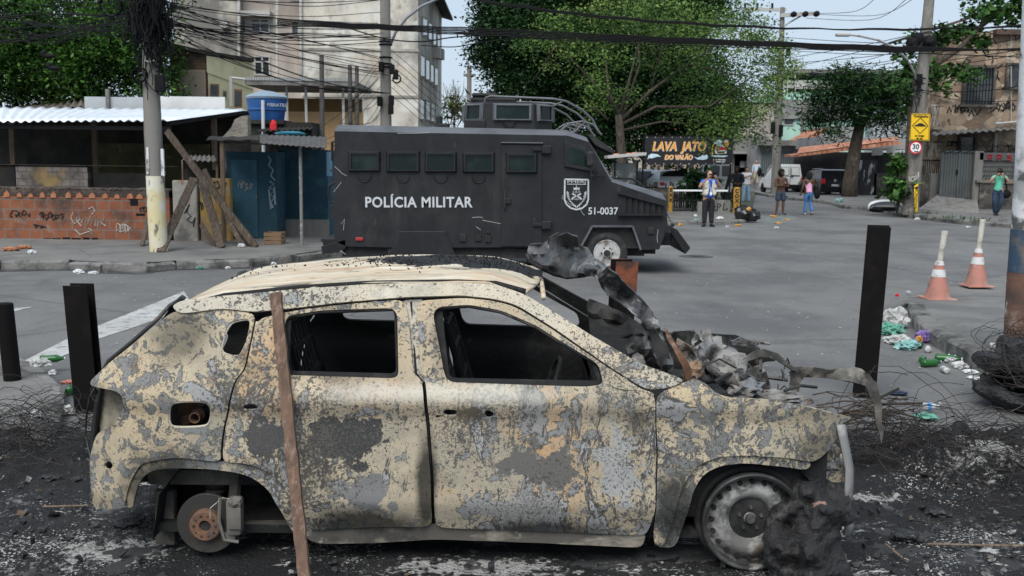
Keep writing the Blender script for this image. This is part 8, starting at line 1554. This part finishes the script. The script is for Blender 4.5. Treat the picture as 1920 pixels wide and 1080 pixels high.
# traffic cones with pipes
M_cone = mat('cone_orange', (.40, .175, .135), .8, layers=[((.27, .135, .11), 3, .42, .62), ((.46, .27, .22), 5, .54, .7), ((.12, .09, .08), 4, .6, .72, {'det': 9})]); M_band = mat('cone_band', (.55, .55, .54), .6, layers=[((.3, .29, .28), 8, .5, .66)]); M_pvc = mat('pvc_pipe', (.50, .48, .42), .7, layers=[((.25, .22, .17), 5, .5, .66), ((.68, .66, .6), 4, .56, .7)])
for (u, v, vt, lab, z) in ((1757, 561, 433, 'orange and white cone with a dirty pipe in its top, nearer the litter kerb', .05), (1830, 537, 411, 'orange and white cone with a whiter pipe in its top, nearer the rusty pole', .03)):
    g = gnd(u, v, z); t = thing('traffic_cone', lab, 'traffic cone', g); k = 1 / ppm(g.y); top = zt(u + 6, vt, g.y) - g.z; hb = top * .56
    b = MB(); b.box(g + Vector((-.21, -.21, 0)), g + Vector((.21, .21, .03)), .02); b.build('base', M_cone, t)
    R = lambda z: .175 + (.052 - .175) * (z - .03) / (hb - .03)
    b = MB(); b.lathe([(R(.03) + .01, .03), (R(.06), .06), (R(hb * .6), hb * .6)], 28, g); b.lathe([(R(hb * .79), hb * .79), (R(hb * .9), hb * .9)], 28, g); b.build('body', M_cone, t, .7)
    b = MB(); b.lathe([(R(hb * .6) + .002, hb * .6), (R(hb * .79) + .002, hb * .79)], 28, g); b.lathe([(R(hb * .9) + .002, hb * .9), (R(hb), hb), (.03, hb + .004)], 28, g); b.each('band', M_band, t, .7)
    b = MB(); d = Vector((.045, 0, 0)) if u < 1800 else Vector((.03, 0, 0)); c = g + Vector((0, 0, hb - .05)); e = g + Vector((0, 0, top)) + d; b.tube([c, e], [.038, .042], 18); b.tube([e - Vector((0, 0, .05)), e], .046, 18); b.build('pipe', M_pvc, t, .7)
# painted pole at the right edge with its iron guard
RP = thing('utility_pole', 'thick leaning pole at the right edge, whitewashed above and rusty blue below', 'utility pole', gnd(1915, 690))
base = org(RP); ax = [(1966, -260), (1938, 330), (1932, 430), (1926, 510), (1921, 600), (1917, 700)]; Pz = [at(u, v, base.y) for u, v in ax]; Pz[-1].z = 0
MB().tube([Pz[0], Pz[1], Pz[2]], [.165, .17, .175], 20).build('shaft', mat('pole_flaking', (.33, .33, .32), .9, layers=[((.62, .62, .62), 2.6, .42, .52, {'det': 10}), ((.09, .09, .088), 3.2, .53, .6, {'det': 11, 'dist': .6}), ((.2, .19, .17), 7, .6, .7)], bump=(20, .4, .01)), RP, .8)
MB().tube([Pz[2], Pz[3]], [.177, .178], 20).build('blue_band', mat('pole_blue', (.035, .065, .105), .85, layers=[((.14, .12, .10), 3, .5, .6, {'det': 10}), ((.3, .3, .3), 4, .62, .7)]), RP, .8)
MB().tube([Pz[3], Pz[4], Pz[5]], [.180, .182, .185], 20).build('rusty_foot', mat('pole_rust', (.15, .08, .055), .9, layers=[((.06, .045, .04), 2.5, .45, .62, {'det': 9}), ((.28, .22, .19), 4, .56, .7), ((.4, .38, .36), 7, .64, .72)], bump=(20, .5, .01)), RP, .8)
g = base + Vector((.04, -.22, 0)); ibeam('black steel channel standing against the foot of the right edge pole', g, zt(1903, 528, g.y), .2, .16, 0, M_ib, (.03, 0))
# burnt tyres piled at the right, and the charred mass at the front wheel
M_char2 = mat('charred_rubber', (.012, .012, .0125), .55, layers=[((.05, .05, .052), 6, .53, .68, {'det': 10}), ((.2, .2, .2), 9, .66, .73, {'det': 8, 'amt': .7})], bump=(22, 1, .03), spec=.5)
def burnt_tyre(c, R, r, tilt, seed, label, flat=.6):
    rnd = random.Random(seed); M = Matrix.Translation(c) @ Matrix.Rotation(tilt[0], 4, 'X') @ Matrix.Rotation(tilt[1], 4, 'Y'); rows = []
    for i in range(49):
        a = 2 * math.pi * i / 48; row = []
        for j in range(17):
            e = 2 * math.pi * j / 16; P_ = Vector(((R + r * math.cos(e)) * math.cos(a), (R + r * math.cos(e)) * math.sin(a), r * flat * math.sin(e))); n = mnoise.fractal(P_ * 6 + Vector((seed, 0, 0)), 1, 2, 4); n3 = mnoise.noise(P_ * 2.3 + Vector((seed, 5, 1))); row.append(M @ (P_ * (1 + .2 * n + .22 * n3) + Vector((0, 0, .05 * n + .05 * n3))))
        rows.append(row)
    b = MB(); b.grid(rows); return tag(b.build('tyre_carcass', M_char2, None, .9), label, 'tyre', 'burnt tyres heaped at the right')
c0 = gnd(1905, 765); cx, cy = c0.x, c0.y - .05
burnt_tyre((cx + .10, cy + .1, .12), .28, .13, (.1, .05), 1, 'lowest burnt tyre of the pile at the right edge'); burnt_tyre((cx + .16, cy + .15, .29), .26, .12, (-.15, .1), 2, 'middle burnt tyre of the pile at the right edge'); burnt_tyre((cx + .24, cy + .3, .44), .23, .11, (.2, -.1), 3, 'topmost burnt tyre of the pile below the rusty pole'); burnt_tyre((cx + .3, cy - .45, .09), .27, .11, (.2, .1), 4, 'collapsed burnt tyre in front of the pile at the right edge')
p = gnd(1775, 880); o = burnt_tyre((p.x, p.y, .03), .26, .07, (.05, .0), 5, 'flat burnt tyre half sunk in the ash right of the front wheel', .4)
wire_tangle('tyre_wire', (cx + .1, cy - .1, .3), .16, .12, .16, 170, 12, 'strands of burnt wire hanging over the tyre pile at the right edge')
b = MB(); rnd = random.Random(8)
for i in range(30):
    p = gnd(rnd.gauss(1620, 40), rnd.gauss(770, 16), .1); a = rnd.uniform(-.5, .5); d = Vector((math.cos(a), math.sin(a), rnd.gauss(0, .18))) * rnd.uniform(.08, .32); b.tube([p - d, p + Vector((0, 0, .03)), p + d], rnd.uniform(.003, .011), 5)
stuff(b.build('burnt_rods', mat('burnt_rods', (.05, .035, .025), .85, layers=[((.014, .013, .012), 4, .45, .62), ((.16, .13, .10), 5, .6, .72)])), 'jumble of charred rods and sticks around the foot of the tall black post', 'rods')
def lump(u0, v0, u1, v1, Y, pts, seed, depth=.16):
    b = MB(); rj = random.Random(4); outline = [(u + rj.gauss(0, 3), v + rj.gauss(0, 3)) for u, v in chaikin(pts, 2)]; k = 390.0; V, T_ = fill2d([(u / k, v / k) for u, v in outline], (), .012); ed = edgedist(V, [(u / k, v / k) for u, v in outline]); P3 = []; B3 = []
    for (u, v), e in zip(V, ed):
        n = mnoise.fractal(Vector((u * 7, v * 7, seed)), 1, 2, 6); n2 = abs(mnoise.noise(Vector((u * 16, v * 16, seed + 4)))); dome = depth * (1 - math.exp(-e / .05)); yb = Y(u * k, v * k); P3.append(at(u * k, v * k, yb - dome * (.75 + .5 * n) + .03 * n2 - .045 * n)); B3.append(at(u * k, v * k, yb + .05))
    n = len(P3); b.add(P3, [tuple(int(i) for i in t) for t in T_]); b.add(B3, [tuple(int(i) for i in t[::-1]) for t in T_]); return b
lb = lump(0, 0, 0, 0, lambda u, v: 4.74 - .22 * max(0, (v - 900) / 180), [(1488, 893), (1530, 886), (1560, 902), (1590, 930), (1612, 962), (1600, 985), (1572, 990), (1580, 1030), (1612, 1100), (1600, 1130), (1440, 1130), (1436, 1040), (1432, 1000), (1440, 955), (1462, 925)], 3)
o = lb.build('charred_lump', mat('charred_mass', (.024, .023, .024), .7, layers=[((.012, .012, .012), 5, .45, .6), ((.075, .072, .07), 7, .56, .7, {'det': 10}), ((.22, .21, .2), 12, .68, .74, {'det': 8, 'amt': .6})], bump=(28, 1, .03), spec=.35), None, True); tag(o, 'crusted black lump of melted rubber slumped over the front wheel', 'burnt lump')
o = MB().blob(at(1537, 951, 4.56), (.035, .02, .028), 3, .4).build('brick_fragment', mat('brick_bit', (.28, .16, .12), .9, layers=[((.12, .1, .09), 9, .5, .65)]), None, .7); tag(o, 'small reddish brick fragment stuck in the charred lump', 'brick')
# charred chunks
for i, (u, v, s) in enumerate(((245, 985, .05), (1700, 1010, .05), (60, 800, .06), (1840, 905, .06), (230, 790, .07), (1760, 965, .04), (1690, 850, .07), (95, 900, .04))): p = gnd(u, v, .02); o = MB().blob(p + Vector((0, 0, s * .3)), (s * 1.6, s, s * .6), i + 40, .5, 2.2).build('charred_chunk', M_char2, None, .8); tag(o, ('charred chunk in the ash left of the wreck' if u < 900 else 'charred chunk in the ash right of the wreck'), 'burnt chunk', 'charred chunks ' + ('left' if u < 900 else 'right'))
# pale ash streaks on the ground lie in the ash bed itself; twigs and sticks
for (u0, v0, u1, v1, lab) in ((1660, 1020, 1692, 1046, 'short pale stick lying in the ash right of the charred lump'), (1740, 1020, 1925, 1024, 'long grey rod lying in the ash at the right edge'), (80, 950, 165, 948, 'thin grey stick lying in the ash left of the wreck')):
    b = MB(); b.tube([gnd(u0, v0, .04), gnd((u0 + u1) / 2, (v0 + v1) / 2, .055), gnd(u1, v1, .045)], .006, 6); tag(b.build('stick', M_wood_old), lab, 'stick')
# ---------------- litter
def cmat(n, c, r=.5, **k): return mat(n, c, r, layers=[(tuple(x * .6 for x in c), 14, .45, .66)], **k)
M_bagw = cmat('bag_white', (.46, .455, .44)); M_bagg = cmat('bag_green', (.12, .33, .25)); M_bagt = cmat('bag_teal', (.22, .42, .40)); M_purp = cmat('pack_purple', (.17, .11, .30)); M_clear = cmat('clear_plastic', (.50, .51, .51), .25); M_grn = cmat('green_bottle', (.022, .115, .028), .15); M_org = cmat('pack_orange', (.60, .30, .05)); M_paper = cmat('paper_white', (.66, .67, .68), .8)
def bagobj(u, v, z, wd, h, m, lab, seed, name='plastic_bag', cat='plastic bag'):
    p = gnd(u, v, z); k = 1 / ppm(p.y); b = MB(); bm = bmesh.new(); bmesh.ops.create_icosphere(bm, subdivisions=4, radius=1)
    for q in bm.verts: n = mnoise.fractal(q.co * 2.0 + Vector((seed, 3, 1)), 1, 2, 3); n2 = abs(mnoise.noise(q.co * 5 + Vector((seed, 1, 1)))); f_ = 1 + .45 * n - .28 * n2; q.co = Vector((p.x + q.co.x * wd * k / 2 * f_, p.y + q.co.y * wd * k / 2.4 * f_, max(p.z + .002, p.z + (q.co.z * f_ + .55) * h * k * .62)))
    bm.verts.index_update(); b.add([q.co.copy() for q in bm.verts], [[q.index for q in f.verts] for f in bm.faces]); bm.free(); return tag(b.build(name, m, None, .6), lab, cat)
def bottle(u, v, z, L, r, ang, m, lab, cap=M_white, label_m=None):
    p = gnd(u, v, z); t = thing('bottle', lab, 'bottle', p); d = Vector((math.cos(ang), math.sin(ang), 0)); c = p + Vector((0, 0, r)); prof = [(0, .5), (.02, .95), (.1, 1), (.3, .93), (.5, 1), (.66, .98), (.8, .62), (.88, .36), (.95, .34)]
    MB().tube([c + d * L * x for x, s in prof], [r * s for x, s in prof], 14).build('body', m, t, True); MB().tube([c + d * L * .95, c + d * L], r * .4, 10).build('cap', cap, t)
    if label_m: MB().tube([c + d * L * .32, c + d * L * .5], r * 1.02, 14, False).build('label', label_m, t)
    return t
bagobj(1680, 614, 0, 48, 40, M_bagw, 'crumpled clear white plastic bag, farthest in the litter by the kerb', 1); bagobj(1668, 627, 0, 52, 24, M_bagg, 'green plastic bag beside the tall black post', 2); bagobj(1684, 644, 0, 50, 18, M_bagw, 'flat whitish bag between the green and teal bags', 3); bagobj(1702, 655, 0, 44, 18, M_bagt, 'teal plastic bag in the middle of the kerb litter', 4)
bagobj(1731, 642, 0, 34, 24, M_purp, 'purple snack packet against the right kerb', 5, 'packet', 'packet'); bagobj(1735, 632, 0, 22, 16, M_paper, 'white scrunched wrapper above the purple packet', 6, 'wrapper', 'wrapper'); bagobj(1724, 640, 0.03, 12, 12, M_org, 'orange patch of a packet beside the purple packet', 7, 'packet', 'packet'); bagobj(1781, 680, 0, 26, 16, M_clear, 'crinkled clear wrapper beside the green bottles', 8, 'wrapper', 'wrapper'); bagobj(1800, 690, 0, 28, 14, M_clear, 'greyish clear bag near the end of the kerb litter', 9)
bagobj(1820, 700, 0, 26, 8, M_paper, 'white and blue paper scrap at the end of the kerb litter', 10, 'paper', 'paper'); bagobj(1828, 710, 0, 30, 5, M_paper, 'flattened white paper lowest in the kerb litter', 11, 'paper', 'paper')
bottle(1729, 689, 0, .23, .04, .35, M_grn, 'green plastic bottle lying lowest among the kerb litter', M_white); bottle(1752, 678, 0, .26, .042, -.3, M_grn, 'largest green bottle lying against the kerb'); bottle(1728, 681, 0, .13, .034, 1.0, M_grn, 'short green bottle end beside the larger green bottles'); bottle(1776, 702, 0, .17, .032, 1.5, M_clear, 'clear bottle standing out at the edge of the kerb litter'); bottle(1722, 654, 0, .1, .035, .9, M_grn, 'small green can-like bottle below the purple packet'); bottle(1740, 662, 0, .16, .034, 1.2, M_clear, 'clear cup-like bottle below the purple packet')
bottle(1726, 770, .03, .15, .033, .1, M_clear, 'clear bottle with a blue label lying by the burnt wire', M_white, cmat('label_blue', (.05, .25, .6))); bagobj(1734, 784, .02, 46, 10, M_bagg, 'teal netting scrap under the blue labelled bottle', 14, 'netting', 'netting'); bottle(1855, 655, .12, .22, .036, -.3, M_clear, 'clear bottle lying on the pavement by the rusty pole', M_bagw); bagobj(1685, 738, .01, 34, 5, cmat('navy', (.012, .02, .05)), 'small navy brush-like scrap by the tall black post', 15, 'scrap', 'scrap')
bagobj(75, 686, .09, 40, 16, M_bagw, 'white wrapper on the near left pavement corner', 20, 'wrapper', 'wrapper'); bottle(75, 680, .09, .22, .034, .2, M_grn, 'green bottle on the near left pavement corner'); bagobj(98, 702, .09, 14, 10, M_paper, 'small white scrap on the near left pavement edge', 21, 'paper', 'paper'); bagobj(131, 718, 0, 28, 6, cmat('pack_red', (.55, .2, .14)), 'flat red and white packet beside the left I-beam post', 22, 'packet', 'packet'); bottle(131, 742, 0, .13, .036, 1.9, M_grn, 'upright-leaning green bottle beside the left I-beam post'); bottle(139, 733, 0, .1, .034, -.6, M_grn, 'short green bottle against the left I-beam post'); bagobj(68, 784, .1, 20, 16, M_clear, 'clear plastic cup on the near left pavement', 23, 'cup', 'cup'); bagobj(130, 775, .02, 22, 18, M_bagw, 'white plastic scrap in the gutter by the left I-beam post', 24, 'scrap', 'scrap')
for i, (u, v, z, wd, h, m, lab) in enumerate(((60, 476, .15, 16, 8, M_paper, 'white scrap in the rubble before the clay-block wall'), (20, 470, .15, 30, 8, M_brk, 'heap of broken clay before the left end of the block wall'), (45, 466, .15, 26, 7, M_brk, 'spread of broken clay before the block wall'), (148, 512, 0, 20, 8, M_paper, 'white paper scrap in the left gutter'), (175, 513, 0, 18, 5, M_paper, 'flat pale scrap in the left gutter'), (375, 504, 0, 16, 5, M_bagg, 'green scrap in the gutter before the leaning boards'), (428, 504, 0, 10, 5, M_paper, 'white scrap in the gutter before the blue kiosk'), (513, 497, 0, 10, 6, M_paper, 'white scrap in the gutter behind the burnt car roof'), (452, 463, .15, 14, 7, M_paper, 'white paper at the foot of the boards'), (523, 451, .15, 14, 6, M_paper, 'pale paper before the wooden crate'), (577, 438, .15, 9, 12, M_paper, 'white bag at the back of the kiosk'), (640, 478, .02, 18, 8, M_bagw, 'pale scrap under the truck tail'),
    (1350, 411, .12, 14, 5, M_paper, 'white bag on the kerb right of the man in the vest'), (1305, 413, .12, 12, 3, M_bagt, 'teal strip on the kerb left of the man in the vest'), (1304, 406, .12, 6, 4, M_paper, 'small white ball below the white railing'), (1275, 423, 0, 9, 4, M_org, 'orange scrap on the road left of the man in the vest'), (1384, 424, 0, 12, 4, M_org, 'orange brick-like scrap near the black bin bag'), (1364, 426, 0, 7, 3, M_paper, 'pale scrap on the road near the man in the vest'), (1450, 407, 0, 13, 4, M_org, 'orange box on the road at the bare feet'), (1475, 413, 0, 12, 3, M_org, 'orange box on the road right of the bare feet'), (1460, 419, 0, 13, 3, M_org, 'nearest orange box on the road by the teal stain'), (1420, 401, 0, 12, 4, M_org, 'orange box beyond the black bin bag'), (1420, 411, 0, 11, 8, M_bagt, 'pale teal bag beside the black bin bag'), (1573, 379, .15, 14, 8, M_bagt, 'mint green bag at the foot of the feathery tree'), (1455, 428, 0, 9, 3, M_paper, 'white scrap out on the open road'), (1168, 521, 0, 6, 4, M_org, 'tiny orange bit on the road behind the rusty post'), (1720, 412, .0, 9, 4, M_paper, 'white scrap by the far right kerb'), (1815, 427, 0, 8, 3, M_paper, 'pale scrap at the far right gutter'), (1682, 556, .03, 7, 6, M_red, 'small red scrap on the cracked ramp left of the cones'), (1703, 549, .03, 8, 4, M_paper, 'small white scrap on the cracked ramp'))):
    bagobj(u, v, z, wd, h, m, lab, 50 + i, 'litter_scrap', 'litter')
p = gnd(1401, 412, .1); bb_ = thing('bin_bag', 'torn black bin bag with glinting contents at the pavement corner', 'bin bag', p); b = MB(); b.blob(p + Vector((-.1, .1, .22)), (.34, .28, .26), 3, .3, 2); b.blob(p + Vector((.2, .0, .15)), (.22, .22, .2), 5, .35, 2.4); b.build('sack', mat('bin_black', (.012, .012, .014), .3, spec=.6), bb_, .9); MB().blob(p + Vector((.0, -.16, .36)), (.07, .05, .07), 4, .4).build('yellow_scrap', M_org, bb_)
p = gnd(1660, 396, .15); bp = thing('bumper', 'torn off white car bumper lying on the far kerb by the leaning pole', 'bumper', p); k = 1 / ppm(p.y); b = MB(); rows = []
for i in range(21):
    t = i / 20; a = math.pi * t; x = -33 * k * math.cos(a); zc = 19 * k * (math.sin(a) ** .55); rows.append([p + Vector((x, -.05 - .1 * math.sin(a), zc)), p + Vector((x * 1.02, .05, zc + .06)), p + Vector((x * .94, .12, zc - .08)), p + Vector((x * .90, .05, max(.0, zc - .16)))])
b.grid(rows); b.build('shell', M_cw, bp, .9, solid=.02); b = MB(); b.box(p + Vector((-.45, .05, .0)), p + Vector((.5, .15, .16)), .03); b.blob(p + Vector((-.35, 0, .05)), (.3, .15, .1), 2, .4); b.build('grille', M_black, bp)
p = gnd(1700, 394, .15); o = MB().blob(at(1688, 388, p.y), (.1, .05, .05), 3, .3).build('blue_scrap', cmat('blue_scrap', (.04, .2, .5)), None); tag(o, 'bright blue scrap inside the torn off bumper', 'litter')
# loose grit and leaves across the road
b = MB(); rnd = random.Random(91); M_grit = mat('grit', (.34, .33, .31), .9, layers=[((.08, .075, .07), 1.5, .45, .6)])
for i in range(900):
    y = 7.5 + 24 * rnd.random() ** 1.6; x = rnd.uniform(-.45, .62) * y; s = rnd.uniform(.004, .016) * (1 + y / 30); b.add([(x - s, y, .004), (x + s * .3, y - s, .006), (x + s, y + s * .5, .004), (x, y + s, .012)], [(0, 1, 2), (0, 2, 3), (0, 3, 1), (1, 3, 2)])
stuff(b.build('grit', M_grit), 'scattered grit and paper crumbs on the road', 'grit')
